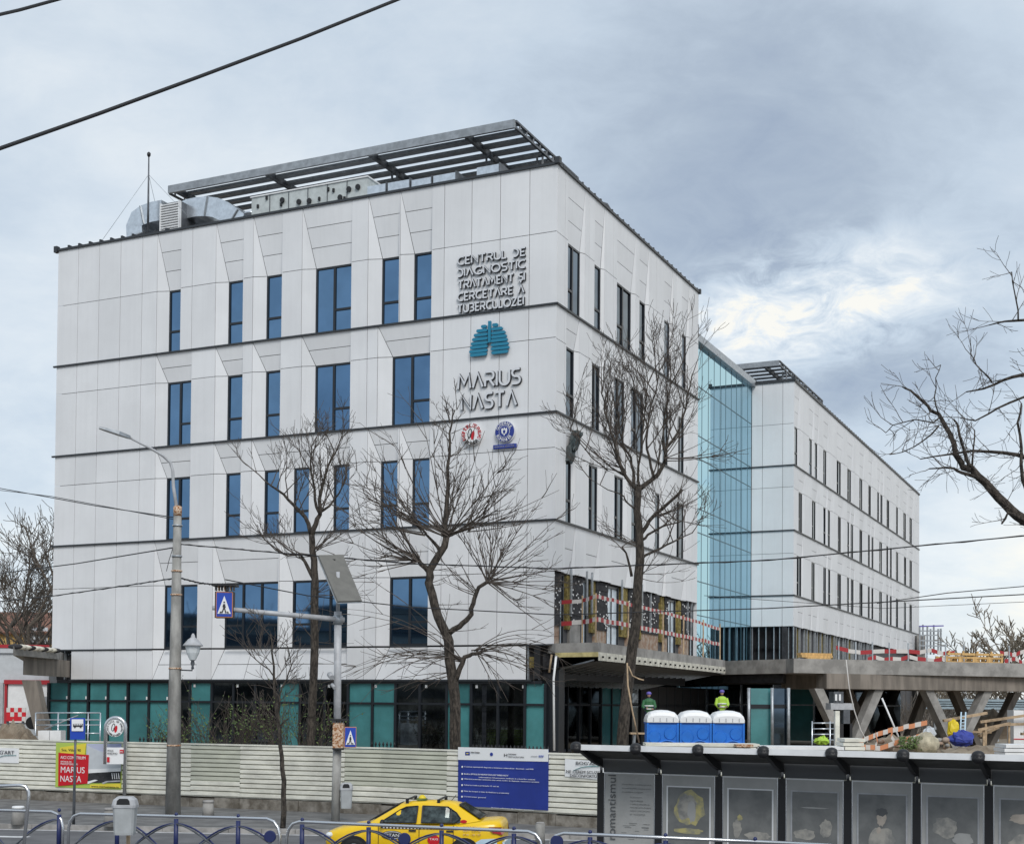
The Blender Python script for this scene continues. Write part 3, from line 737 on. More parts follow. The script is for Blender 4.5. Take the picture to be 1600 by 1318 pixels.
# antenna
p=thing('antenna_mast','thin guyed antenna mast at the left end of the roof','mast',R3(232,368,2.0))
a=R3(231,372,2.0); b=R3(232.6,243,2.0)
mb=MB(); mb.tube([a,b],[.07,.035],6); mb.build('pole','steel_dark',p)
mb=MB(); mb.lathe(b,[(.03,-.1),(.1,0),(.1,.12),(.02,.2)],8); mb.build('finial','black',p)
for q in (R3(160,375,1.2),R3(296,340,1.0),R3(250,350,5)):
    mb=MB(); mb.tube([R3(232.3,273,2.0),q],.012,3); mb.build('guy_wire','steel_grey',p)
# gooseneck vents on the street side
def goose(name,lab,v,h):
    pts=[W(.8,v,25.4),W(.8,v,25.5+h*.6),W(.8,v+.15,25.5+h*.92),W(.8,v+.5,25.5+h),W(.8,v+.9,25.5+h*.9),W(.8,v+1.02,25.5+h*.5)]
    mb=MB(); mb.tube(pts,.11*S,8); return tag(mb.build(name,'rust' if False else 'steel_dark'),lab,'vent')
goose('vent_pipe','bent vent pipe on the street-side roof edge of the front block',side(941,300,.8)[0],.95)
goose('vent_pipe','bent vent pipe at the near corner of the rear wing roof',side(1253,600,.8)[0],1.1)
# ---------------------------------------------------------------- lettering (stroke ribbons)
def arc(cx_,cy_,rx,ry,a0,a1,n=9): return [(cx_+rx*math.cos(R(a0+(a1-a0)*i/n)),cy_+ry*math.sin(R(a0+(a1-a0)*i/n))) for i in range(n+1)]
GL={'C':(.72,[arc(.5,.5,.5,.5,60,300,14)]),'E':(.58,[[(.58,1),(.06,1),(.06,0),(.58,0)],[(.06,.5),(.5,.5)]]),
'N':(.74,[[(0,0),(0,1),(.74,0),(.74,1)]]),'T':(.7,[[(0,1),(.7,1)],[(.35,.93),(.35,0)]]),
'R':(.68,[[(.0,1),(.38,1)]+arc(.40,.74,.24,.26,80,-90,7)+[(.0,.46),(.0,0)],[(.36,.42),(.68,0)]]),
'U':(.72,[[(0,1),(0,.36)]+arc(.36,.36,.36,.36,190,350,9)+[(.72,.36),(.72,1)]]),'L':(.5,[[(0,1),(0,0),(.5,0)]]),
'D':(.62,[[(0,1),(.18,1)]+arc(.18,.5,.44,.5,80,-80,10)+[(.0,0)]]),'I':(.02,[[(0,0),(0,1)]]),
'A':(.74,[[(0,0),(.37,1),(.74,0)]]),'G':(.9,[arc(.5,.5,.5,.5,55,345,16)+[(.5,.42)]]),
'O':(.96,[arc(.48,.5,.48,.5,0,359,20)]),
'S':(.6,[[(.58,1),(.28,1)]+arc(.28,.75,.26,.25,100,260,7)+[(.34,.5)]+arc(.34,.25,.26,.25,80,-90,7)+[(0,0)]]),
'\u0218':(.6,[[(.58,1),(.28,1)]+arc(.28,.75,.26,.25,100,260,7)+[(.34,.5)]+arc(.34,.25,.26,.25,80,-90,7)+[(0,0)],[(.34,-.12),(.26,-.3)]]),
'M':(.95,[[(0,0),(.12,1),(.475,.35),(.83,1),(.95,0)]]),'B':(.6,[[(0,1),(.3,1)]+arc(.32,.76,.24,.24,80,-80,6)+[(.12,.52)],[(.30,.47)]+arc(.32,.24,.28,.24,80,-80,6)+[(.0,0)]]),
'Z':(.64,[[(0,1),(.64,1),(0,0),(.64,0)]]),' ':(.38,[])}
def ribbon(mb,pts,t,P3,n,dep):
    L=len(pts); l=[];r_=[]
    for i in range(L):
        p=Vector(pts[i]); a=Vector(pts[max(i-1,0)]); b=Vector(pts[min(i+1,L-1)])
        d1=(p-a).normalized() if i else (b-p).normalized(); d2=(b-p).normalized() if i<L-1 else d1
        n1=Vector((-d1.y,d1.x)); n2=Vector((-d2.y,d2.x)); k=max(1+n1.dot(n2),.5); q=(n1+n2)*(t/2/k); l.append(p+q); r_.append(p-q)
    k=len(mb.v)
    for i in range(L):
        for q in (l[i],r_[i]):
            c=P3(q.x,q.y); mb.v.append(c); mb.v.append(c-n*dep)
    def f(*a): mb.f.append([k+x for x in a]); 
    for i in range(L-1):
        b=4*i; c=b+4
        for q,mi in (((b,b+2,c+2,c),0),((b+1,c+1,c+3,b+3),1),((b,c,c+1,b+1),1),((b+2,b+3,c+3,c+2),1)):
            f(*q); mb.m.append(mi); mb.sm.append(False)
    for b in (0,4*(L-1)): f(b,b+1,b+3,b+2); mb.m.append(1); mb.sm.append(False)
def wall_line(txt,pl,pr,hl,root,t=.17,track=.22,dep=.09,off=.115):
    """txt between two photo corners on the front face: pl,pr = baseline left/right, hl = cap height in metres"""
    (ul,zl),(ur,zr)=front(*pl),front(*pr)
    ws=[GL[c][0] for c in txt]; tot=sum(ws)+track*(len(txt)-1); k=(ul-ur)/(tot*1.0); x=0
    for c,wd in zip(txt,ws):
        if c!=' ':
            mb=MB()
            P3=lambda a,b,x=x:PF(ul-(x+a)*k, (zl+zr)/2+b*hl, off)
            K3=k
            for j,st in enumerate(GL[c][1]):
                ss=[(a*k,b*hl) for a,b in st]
                ribbon(mb,ss,t*hl,lambda a,b,x=x,j=j:PF(ul-x*k-a,(zl+zr)/2+b,off+.003*j),NF,dep*.4)
                k0=len(mb.m); ribbon(mb,ss,t*hl*1.3,lambda a,b,x=x,j=j:PF(ul-x*k-a-.008,(zl+zr)/2+b-.010,off-.04+.003*j),NF,dep*.7)  # wider dark ribbon behind, set lower: the letter's shadow built as a shape
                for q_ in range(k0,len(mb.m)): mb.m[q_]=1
            mb.build('letter',['white_letter','letter_side_shadow'],root)
        x+=wd+track
bl=thing('wall_lettering','five lines of raised white capitals high on the hospital corner','lettering',PF(4,20,.1))
rows_=[("CENTRUL DE",(717,415),(822,399.5)),("DIAGNOSTIC",(717,433),(821.5,419.5)),("TRATAMENT \u0218I",(718,451.5),(821,439)),("CERCETARE A",(717,470),(820,459)),("TUBERCULOZEI",(717,489.3),(819.5,476.5))]
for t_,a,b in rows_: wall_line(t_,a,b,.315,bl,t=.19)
# flatten baseline: lines are level in the building
b2l=thing('name_lettering','large raised white letters MARIUS NASTA in two lines under the lung emblem','lettering',PF(4,14,.1))
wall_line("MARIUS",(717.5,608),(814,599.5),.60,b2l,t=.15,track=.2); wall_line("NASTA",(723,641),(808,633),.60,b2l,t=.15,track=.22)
le=thing('lung_emblem','teal emblem of stacked horizontal bars shaped like a pair of lungs','emblem',PF(3,16,.1))
def LZ(x,y): return front(700+x/8.236,490+y/8.236)
def pill(a,b,y,mb,th=.128):
    (u1,z1),(u2,z2)=LZ(a,y),LZ(b,y); z=(z1+z2)/2; r_=th/2; pts=[]
    for i in range(9): t=R(90+180*i/8); pts.append((u1-r_+0*1- r_*math.cos(t)*-1*-1 if False else u1-r_-r_*math.cos(t)*-1,z+r_*math.sin(t)))
    pts=[(u1-r_-r_*math.cos(R(90+180*i/8)),z+r_*math.sin(R(90+180*i/8))) for i in range(9)]+[(u2+r_-r_*math.cos(R(-90+180*i/8)),z+r_*math.sin(R(-90+180*i/8))) for i in range(9)]
    mb.prism([PF(a_,b_,.16) for a_,b_ in pts],NF,.1)
LB=[(445,515,175),(385,528,228),(352,530,282),(330,530,336),(316,530,390),(304,526,438),(294,526,490),(305,518,535)]
RB=[(588,662,155),(578,720,203),(578,755,255),(578,772,303),(572,783,350),(570,796,402),(570,805,452),(578,790,503)]
yl=LZ(420,360)
for i,(a,b,y) in enumerate(LB): mb=MB(); pill(a,b,y,mb); mb.build('bar','lung_teal',le)
for i,(a,b,y) in enumerate(RB): mb=MB(); pill(a,b,y,mb); mb.build('bar','lung_teal',le)
mb=MB(); (u1,z1),(u2,z2)=LZ(538,108),LZ(570,380); mb.prism([PF(u1,z1,.17),PF(u2,z1,.17),PF(u2,z2,.17),PF(u1,z2,.17)],NF,.1); mb.build('windpipe','lung_teal',le)
def ringtext(txt,c,u,v_,n,r_,h,a0,a1,m_,root,flip=False,off=.05):
    L=len(txt)
    for i,ch in enumerate(txt):
        if ch==' ': continue
        a=R(a0+(a1-a0)*i/(L-1)); d=u*math.cos(a)+v_*math.sin(a); x=(u*math.sin(a)-v_*math.cos(a)); y=d
        if flip: x=-x; y=-y
        P=c+d*r_-x*h*.4-y*h*.5
        text_mesh(ch,'letter',P,x,y,h,m_,root,width=h*(.25 if ch=='I' else .72),depth=.01,off=off)
def disc(c,n,r0,r1,t,mi=0,N_=40,mb=None):
    mb=mb or MB(); mb.lathe(c,[(r0,0),(r1,t)],N_,mi,n,False); return mb
uR=-UU  # reading direction on the front face
# round hospital badge
u,z=front(739.6,679.6); c=PF(u,z,.02); rr=.50
a=thing('round_wall_sign','round white badge with red and black lungs left of the blue government seal','sign',c)
disc(c,NF,rr,rr,.16).build('disc','sign_white',a); cf=c+NF*.165
def lungs(root,c,u,v_,n,k):
    mb=MB()
    def loop(pts,t,m_,nm):
        b=MB(); ribbon(b,pts+[pts[0]],t,lambda x,y:c+u*x*k+v_*y*k,n,.012); b.m=[0]*len(b.m); return b.build(nm,m_,root)
    E1=[(-.15+.14*math.cos(R(t))+.05*math.sin(R(t)),.08+.34*math.sin(R(t))) for t in range(0,360,24)]
    E2=[(.10+.14*math.cos(R(t))+.05*math.sin(R(t)),-.07+.34*math.sin(R(t))) for t in range(0,360,24)]
    loop(E1,.07,'ink','left_lung')
    b=MB(); b.prism([c+u*x*k+v_*y*k+n*.004 for x,y in E2],n,.012); b.build('right_lung','sign_red',root)
    b=MB(); b.prism([c+u*(x*.45-.11)*k+v_*(y*.45-.02)*k+n*.008 for x,y in E2],n,.012); b.build('lung_lobe','ink',root)
lungs(a,cf,uR,UP,NF,rr*1.25)
ringtext('INSTITUTUL DE PNEUMO',cf,uR,UP,NF,rr*.84,.17,205,-25,'sign_red',a,off=.004)
ringtext('MARIUS NASTA',cf,uR,UP,NF,rr*.84,.17,225,315,'ink',a,True,off=.004)
# government seal
u,z=front(790.8,675); c=PF(u,z,.02)
a=thing('round_wall_sign','round blue government seal with a white eagle above a small blue plate','sign',c)
disc(c,NF,rr,rr,.10).build('rim','sign_white',a); disc(c+NF*.1,NF,rr*.93,rr*.93,.06).build('disc','banner_blue',a)
cf=c+NF*.165; disc(cf-NF*.003,NF,rr*.54,rr*.54,.012).build('inner_rim','sign_white',a); disc(cf,NF,rr*.51,rr*.51,.014).build('inner_disc','banner_blue',a)
ringtext('GUVERNUL',cf,uR,UP,NF,rr*.75,.15,155,25,'sign_white',a,off=.004); ringtext('ROM\u00c2NIEI',cf,uR,UP,NF,rr*.75,.15,212,328,'sign_white',a,True,off=.004)
mb=MB(); eg_=[(0,.48),(.08,.42),(.06,.3),(.16,.26),(.2,.38),(.32,.40),(.38,.2),(.34,-.12),(.22,-.3),(.1,-.25),(.06,-.45),(0,-.52)]
eg_=eg_+[(-x,y) for x,y in eg_[::-1] if x]
mb.prism([cf+NF*.018+(uR*x+UP*y)*rr*.78 for x,y in eg_],NF,.01); mb.build('eagle','sign_white',a)
mb=MB(); mb.prism([cf+NF*.026+(uR*x+UP*y)*rr for x,y in ((-.12,.12),(.12,.12),(.12,-.1),(0,-.22),(-.12,-.1))],NF,.01); mb.build('shield','banner_blue',a)
u0,z0=front(772.5,699); u1,_=front(808,699)
mb=MB(); mb.prism([PF(u0,z0-.08,.12),PF(u1,z0-.08,.12),PF(u1,z0+.08,.12),PF(u0,z0+.08,.12)],NF,.1); mb.build('plate','banner_blue',a)
text_mesh('MINISTERUL S\u0102N\u0102T\u0102\u021aII','letter',PF(u0-.06,z0-.045,.12),uR,UP,.09,'poster_grey',a,width=(u0-u1-.14)*S,off=.003)
# crumpled tarp hanging over a window head on the street side
v,z=side(892,685); mb=MB(); n_=9; rw=[]
for i in range(7):
    row=[]
    for j in range(n_):
        row.append(PS(v-.10+.62*j/(n_-1)*(1-.4*i/6)+(-.42*i/6), z+.30-1.35*i/6, .18+.16*math.sin(j*2.1+i*.7)-.03*i))
    rw.append(row)
for i in range(6):
    for j in range(n_-1): mb.face([rw[i][j],rw[i][j+1],rw[i+1][j+1],rw[i+1][j]],0,False)
o=mb.build('hanging_tarp','tarp_green'); md=o.modifiers.new('s','SOLIDIFY'); md.thickness=.12; tag(o,'crumpled dark green tarp hanging over a window head near the corner','tarp')
# ---------------------------------------------------------------- concrete canopies and the raised deck
ZT=5.92*S
def slab(pts,z1,z0,name,m_,root):
    mb=MB(); mb.prism([Vector((p.x,p.y,z1)) for p in pts],UP,z1-z0); return mb.build(name,m_,root)
cc=thing('corner_canopy','thin concrete canopy with unfinished soffit battens wrapping the hospital corner','canopy',W(0,0,ZB))
e0=W(.6,-.15,5.9); e1=gz(935,1003,ZT); e2=gz(1133,1031,ZT); e3=W(3,19.5,5.9); e4=W(3,-.1,5.9)
# keep the front edge just ahead of the facade
P0=gz(868,1004.5,ZT)
ring=[P0,e1,e2,W(3,24,5.9),W(3,.3,5.9),W(.4,.3,5.9)]
slab(ring,ZT,ZT-.42,'slab','concrete',cc)
def edge(a,b,z1,z0,m_,nm,root,t=.06,o=.0):
    d=(b-a).normalized(); n=Vector((d.y,-d.x,0)); mb=MB()
    mb.prism([Vector((a.x,a.y,z1))+n*(t+o),Vector((b.x,b.y,z1))+n*(t+o),Vector((b.x,b.y,z0))+n*(t+o),Vector((a.x,a.y,z0))+n*(t+o)],n,t); return mb.build(nm,m_,root)
edge(P0,e1,ZT-.42,ZT-.62,'foam_yellow','edge_foam',cc,.02); edge(e1,e2,ZT-.42,ZT-.78,'foam_white','edge_foam',cc,.02)
k=26
for i in range(k):
    p=e1.lerp(e2,(i+.5)/k); mb=MB(); mb.obox((p.x+.03,p.y-.03,ZT-.62),(.06,-.06,0),(.01,.01,0),(0,0,.045)); mb.build('fixing_hole','black',cc)
# soffit battens sloping under the canopy
for i in range(22):
    t=i/21; a=e1.lerp(e2,t)+Vector((-.15,.5,0)); a.z=ZT-.75
    v_=.6+17*t; b=W(3.0,v_+1,4.3)
    mb=MB(); mb.bar(a,b,.07,.07); mb.build('soffit_batten','galv_matte',cc)
for i in range(8):
    t=.04+i*.13; a=W(3.0-2.6*0,1+18*t*.9,4.3); mb=MB(); mb.bar(Vector((a.x,a.y,a.z)),Vector((a.x,a.y,a.z))+Vector((0,0,1.4)),.06,.06); mb.build('hanger','galv',cc)
mb=MB(); mb.face([Vector((*e1.xy,ZT-.8))+Vector((0,.35,0)),Vector((*e2.xy,ZT-.8))+Vector((0,.35,0)),W(3.0,19.5,4.55),W(3.0,.5,4.55)]); mb.build('soffit','steel_dark',cc)
dk=thing('concrete_deck','long raised concrete deck on slanted columns right of the corner canopy','deck',gz(1300,1165,1.4))
d0=gz(1133,1032,ZT); d1=gz(1228,1029,ZT); d1b=gz(1241,1027,ZT); d2=gz(1640,1037,ZT); 
ring=[Vector((d0.x,d0.y,0)),Vector((d1.x,d1.y,0)),Vector((d1.x+.2,d1.y-1.2,0)),Vector((d2.x,d2.y,0)),Vector((d2.x+3,d2.y+9,0)),W(-10,36,0),W(3,36,0),W(3,22,0)]
slab(ring,ZT,ZT-.82,'slab','concrete',dk)
a_=Vector((d1.x+2.2,d1.y-.6,0)); b_=Vector((d2.x,d2.y+.6,0)); n_=Vector(((b_-a_).y,-(b_-a_).x,0)).normalized()
slab([a_-n_*.0,b_,b_-n_*1.0,a_-n_*1.0],ZT-.82,ZT-1.68,'edge_beam','concrete_brown',dk)
a2=a_-n_*4.0; b2=b_-n_*4.0
slab([a2,b2,b2-n_*.5,a2-n_*.5],ZT-.82,ZT-1.68,'edge_beam','concrete_brown',dk)
mb=MB(); mb.prism([Vector((p.x,p.y,ZT-.84))+Vector((0,.8,0)) for p in (d0,d1)]+[W(-3,28,ZT/S-.84/S),W(3,28,ZT/S-.84/S)],UP,.5); mb.build('soffit','membrane',dk)
ZC=ZT-1.68
def leg(xt,xb,front_=True,wd=.62,m_='concrete'):
    pt=gz(xt,1075,ZC) if front_ else None
    r1=ray(xt,1100); r2=ray(xb,1160)
    A,B=(a_,b_) if front_ else (a2,b2)
    def hit(px,z):
        r=ray(px,1100); e=B-A; den=r.x*e.y-r.y*e.x; t=(A.x*e.y-A.y*e.x)/den; q=r*t; return Vector((q.x,q.y,z))-n_*.5
    mb=MB(); T=hit(xt,ZC); Bq=hit(xb,1.3); d=(B-A).normalized()
    mb.prism([T-d*wd*.5+n_*.3,T+d*wd*.5+n_*.3,Bq+d*wd*.42+n_*.3,Bq-d*wd*.42+n_*.3],n_,.6); mb.build('column',m_,dk)
for a,b in ((1283,1328),(1378,1337),(1456,1499),(1549,1504),(1640,1670)): leg(a,b)
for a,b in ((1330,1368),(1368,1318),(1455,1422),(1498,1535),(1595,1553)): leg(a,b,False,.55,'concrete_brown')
# short concrete return above the entrance
# left canopy stub with its slanted column
lc=thing('left_canopy','concrete canopy stub on a slanted column at the left end of the hospital','canopy',at(55,1130,66))
mb=MB()
q=[at(20,1030,63),at(25,1043,63),at(85,1036,67),at(88,1018,67)]
A=gz(22,1026,ZT*.97); 
pL=[at(20,1040,64),at(88,1033,69.5),at(110,1031,76),at(40,1036,76)]
zt=5.75*S
slab([Vector((p.x,p.y,0)) for p in pL],zt,zt-.42,'slab','concrete',lc)
for i in range(10):
    p=pL[0].lerp(pL[1],(i+.5)/10); mb=MB(); mb.ell((p.x,p.y-.02,zt),.36,.12,.13,8); mb.build('sealant_lump','foam_white' if i%3 else 'membrane',lc)
mb=MB(); x0,x1=at(36,1050,66),at(84,1050,69.8); 
mb.prism([Vector((x0.x,x0.y,zt-.42)),Vector((x1.x,x1.y,zt-.42)),Vector((x1.x,x1.y,zt-1.3)),Vector((x0.x+.0,x0.y,zt-1.3))],Vector((0,-1,0)),2.5); mb.build('edge_beam','concrete_brown',lc)
mb=MB(); t0,t1=at(45,1062,66.5),at(66,1130,66.5); mb.prism([t0+Vector((-.35,0,0)),t0+Vector((.35,0,0)),t1+Vector((.3,0,-.6)),t1+Vector((-.3,0,-.6))],Vector((0,-1,0)),.7); mb.build('column','concrete_brown',lc)
# ---------------------------------------------------------------- warning tapes
def band(mb,pts,h,n=2,seg=.35):
    i=0
    for a,b in zip(pts[:-1],pts[1:]):
        a,b=Vector(a),Vector(b); L=(b-a).length; k=max(1,int(L/seg))
        for j in range(k):
            p=a.lerp(b,j/k); q=a.lerp(b,(j+1)/k); sag=-.05*math.sin(math.pi*(j+.5)/k); up_=Vector((0,0,h/2))
            tw=Vector((0,rnd.uniform(-.02,.02),rnd.uniform(-.02,.02)))
            mb.face([p-up_+tw,q-up_+tw,q+up_+tw,p+up_+tw],i%2); i+=1
cr=thing('tape_railing','red and white tape railing along the edge of the corner canopy','railing',e1)
path=[PS(.3,0,.3),Vector((P0.x+1.3,P0.y+.1,0)),e1]+[e1.lerp(e2,t) for t in (.2,.45,.62,.8,.97)]
path=[Vector((p.x-.1,p.y+.3,ZT)) for p in path]
for i,h in enumerate((1.02,2.02)):
    mb=MB(); hs=[.92,.95,1,1,1,.98,.95,.9]; band(mb,[p+Vector((0,0,h*hs[j])) for j,p in enumerate(path)],.17 if i else .2)
    mb.build('tape',['tape_red','tape_white'],cr)
for p in path[1:]: mb=MB(); mb.bar(p,p+Vector((0,0,2.15)),.07,.07); mb.build('post','timber_old',cr)
cr=thing('tape_railing','torn red and white tape railing along the raised concrete deck','railing',d1)
A,B=Vector((d1.x+1.5,d1.y+1.5,ZT)),Vector((d2.x,d2.y+1.5,ZT))
for h,t0,t1 in ((.85,.12,.62),(.35,.25,.60),(.9,.82,1.0),(.3,.84,1.)):
    mb=MB(); pts=[]; n=10
    for i in range(n+1):
        t=t0+(t1-t0)*i/n; p=A.lerp(B,t); pts.append(p+Vector((0,0,h*.8+rnd.uniform(-.2,.12))))
    band(mb,pts,.24,seg=.42); mb.build('tape',['tape_red','tape_white'],cr)
for t in (.13,.2,.27,.34,.42,.5,.58,.66,.86,.95):
    p=A.lerp(B,t); mb=MB(); mb.bar(p,p+Vector((0,0,1.15)),.07,.07); mb.build('post','galv_matte',cr)
# timber on the deck
def stack(label,xa_,xb_,y0,y1,dy,kind):
    p0=A.lerp(B,0); 
    def pt(px):
        r=ray(px,1020); e=B-A; den=r.x*e.y-r.y*e.x; t=(A.x*e.y-A.y*e.x)/den; return Vector((r.x*t,r.y*t,0))
    a,b=pt(xa_),pt(xb_); L=(b-a).length; d=(b-a).normalized(); n=Vector((-d.y,d.x,0))
    t=thing('timber_stack',label,'timber',Vector((a.x,a.y,ZT)))
    z=ZT; 
    if kind:
        k=4
        for lay in range(3):
            for i in range(k):
                s0=a+d*(L*i/k+.05); s1=a+d*(L*(i+1)/k-.05)
                for hh in (.0,.30): mb=MB(); mb.bar(Vector((s0.x,s0.y,z+hh+.05+lay*0)),Vector((s1.x,s1.y,z+hh+.05)),.1,.12); mb.build('board','timber',t)
                for s_ in (s0,s1): mb=MB(); mb.bar(Vector((s_.x,s_.y,z+.02)),Vector((s_.x,s_.y,z+.44)),.14,.14); mb.build('board','timber',t)
            a=a+n*.5
            if lay==0: z+=.0
        for i in range(k):
            s0=a-n*1.5+d*(L*i/k+.02); s1=s0+d*(L/k-.06); mb=MB(); mb.bar(Vector((s0.x,s0.y,z+.55)),Vector((s1.x,s1.y,z+.55)),.3,.14); mb.build('board','timber',t)
            mb=MB(); mb.bar(Vector((s0.x,s0.y,z+.44))+d*.2,Vector((s0.x,s0.y,z+.75))+d*.2,.16,.1); mb.build('board','timber',t)
    else:
        for i in range(3):
            mb=MB(); o=n*(.15*i); mb.bar(Vector((a.x,a.y,z+.08+.14*i))+o+d*rnd.uniform(-.2,.2),Vector((b.x,b.y,z+.08+.14*i))+o+d*rnd.uniform(-.3,.3),.5,.13); mb.build('board','timber',t)
stack('loose stack of yellow timber beams at the left end of the deck',1254,1300,0,0,0,0)
stack('yellow timber crates in a row at the right end of the deck',1478,1566,0,0,0,1)
# ---------------------------------------------------------------- hoarding fence
fe=thing('metal_hoarding','long cream corrugated metal hoarding round the building site','fence',Vector((-4.4,45.2,.13)))
ZF0,ZF1=.50,2.33
tops={}
def ftop(x): return 2.25 if x<-6 else 2.25+.02*(x+6)
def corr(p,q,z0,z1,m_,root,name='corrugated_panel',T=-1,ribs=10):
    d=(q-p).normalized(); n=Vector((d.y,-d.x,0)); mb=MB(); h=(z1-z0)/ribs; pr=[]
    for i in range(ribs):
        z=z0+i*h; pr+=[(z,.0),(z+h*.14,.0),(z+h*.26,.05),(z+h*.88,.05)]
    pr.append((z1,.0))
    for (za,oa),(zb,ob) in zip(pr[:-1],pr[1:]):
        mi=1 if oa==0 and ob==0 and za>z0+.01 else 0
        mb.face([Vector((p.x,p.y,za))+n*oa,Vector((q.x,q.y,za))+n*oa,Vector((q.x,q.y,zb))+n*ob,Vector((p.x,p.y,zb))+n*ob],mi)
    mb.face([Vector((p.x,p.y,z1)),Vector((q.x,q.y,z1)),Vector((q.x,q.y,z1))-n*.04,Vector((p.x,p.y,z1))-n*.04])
    return mb.build(name,[m_,'hoard_groove_shade'],root)
cuts=[(-60,-8,'hoard_cream'),(-8,37,'hoard_cream'),(37,150,'hoard_cream'),(150,300,'hoard_cream'),(300,377,'hoard_green'),(377,470,'hoard_cream'),(470,540,'hoard_cream'),(540,700,'hoard_green'),(700,722,'hoard_cream'),(722,860,'hoard_cream'),(860,945,'hoard_cream'),(945,1040,'hoard_cream'),(1040,1160,'hoard_cream'),(1160,1300,'hoard_cream'),(1300,1480,'hoard_cream'),(1480,1700,'hoard_cream')]
for a,b,m_ in cuts:
    pts=[fence_at(a)[0]]
    for f in FL:
        fx=PX+FPX*f.x/f.y
        if a<fx-3 and fx+3<b: pts.append(f)
    pts.append(fence_at(b)[0])
    for p,q in zip(pts[:-1],pts[1:]):
        if m_=='hoard_green':
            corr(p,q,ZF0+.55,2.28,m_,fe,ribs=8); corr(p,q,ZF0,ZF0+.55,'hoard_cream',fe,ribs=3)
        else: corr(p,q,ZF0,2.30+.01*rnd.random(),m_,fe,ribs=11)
        d=(q-p).normalized(); n=Vector((d.y,-d.x,0))
        mb=MB(); mb.bar(Vector((p.x,p.y,2.325))+n*.03,Vector((q.x,q.y,2.325))+n*.03,.1,.05); mb.build('top_rail','hoard_cream',fe)
        L=(q-p).length; k=max(1,int(L/.9)); 
        for i in range(k):
            s0=p+d*(L*i/k); s1=p+d*(L*(i+1)/k-.012); o=rnd.uniform(-.03,.05); hh=ZF0-.02+rnd.uniform(-.05,.0); mb=MB()
            mb.prism([Vector((s0.x,s0.y,.10))+n*(.10+o),Vector((s1.x,s1.y,.10))+n*(.10+o),Vector((s1.x,s1.y,hh))+n*(.08+o),Vector((s0.x,s0.y,hh))+n*(.08+o)],n,.3); mb.build('plinth_stone','plinth',fe)
sp=MB()
for i in range(60):        # row of pointed tips of the iron fence behind the hoarding
    pass
def FPt(px,py,off=.07):
    p,d=fence_at(px); n=Vector((d.y,-d.x,0)); t=at(px,py,p.y); return Vector((p.x,p.y,t.z))+n*off,d,n
def board(name,label,cat,px0,px1,py0,py1,m_,off=.08,t=.03,parent=None):
    a,d,n=FPt(px0,(py0[0] if isinstance(py0,tuple) else py0),off); b,_,_=FPt(px1,(py0[1] if isinstance(py0,tuple) else py0),off)
    c,_,_=FPt(px1,(py1[1] if isinstance(py1,tuple) else py1),off); e,_,_=FPt(px0,(py1[0] if isinstance(py1,tuple) else py1),off)
    mb=MB(); mb.prism([a,b,c,e],n,t)
    if parent is None:
        root=thing(name,label,cat,e); mb.build('sheet',m_,root); return root
    mb.build(name,m_,parent)
def btext(txt,px,py,px1,hpx,m_,root,off=.115,nm='lettering',flat=False):
    a,d,n=FPt(px,py,off); b,_,_=FPt(px1,py,off); h=hpx*a.y/FPX
    d=(Vector((b.x,b.y,0))-Vector((a.x,a.y,0))).normalized()
    text_mesh(txt,nm,a,d,UP,h,m_,root,width=(Vector((b.x-a.x,b.y-a.y,0))).length,depth=.006)
# blue project board
bb_=board('project_board','large dark blue project information board with a pale header on the hoarding','sign',718.5,859,(1166.5,1170),(1258,1265),'banner_blue')
board('header','','',718.5,859,(1166.3,1169.8),(1186,1189),'sign_white',.095,.02,bb_)
board('flag','','',730,737,(1173.5,1173.5),(1179,1179),'banner_blue',.105,.02,bb_)
board('flag_dots','','',732,735,(1175.4,1175.4),(1177.,1177.),'banner_yellow',.11,.02,bb_)
btext('Uniunea Europeana',739,1176,753,3,'ink',bb_)
a,d,n=FPt(771,1177.5,.1); mb=MB(); disc(a,n,.055,.055,.012,mb=mb); mb.build('crest','banner_blue',bb_)
btext('H',791,1181,796,4.6,'ink',bb_); btext('Instrumente',798,1178,810,2.2,'ink',bb_); btext('Structurale',798,1182,822,2.2,'ink',bb_)
btext('primaria',833,1182,843,3,'pole_grey',bb_); btext('sector',845,1182,853,3.6,'sign_blue',bb_)
for i,(y,x1,tx) in enumerate(((1198,837,'Cresterea capacitatii de diagnostic si tratament a tuberculozei - Bucuresti - cod SMIS'),(1209,798,'Beneficiar: SPITALUL DE PNEUMOFTIZIOLOGIE "MARIUS NASTA"'),(1217,846,'Obiectivul proiectului: construirea unui centru modern de diagnostic, tratament si cercetare'),(1226.5,783,'Valoarea totala a proiectului 15 mil. lei'),(1236,799,'Data de inceput si data de finalizare a proiectului'),(1244.5,763,'Constructor general'),(1260,838,'Proiect cofinantat din fonduri europene'))):
    btext(tx,729 if i<6 else 772,y+(.02*100 if i>5 else 0),x1,2.3,'sign_white',bb_)
    if i<6: a,d,n=FPt(725.7,y-1,.1); mb=MB(); disc(a,n,.03,.03,.012,8,mb=mb); mb.build('bullet','sign_white',bb_)
btext('imbunatatirea infrastructurii medicale si a dotarilor acesteia',752,1214,840,1.8,'sign_white',bb_)
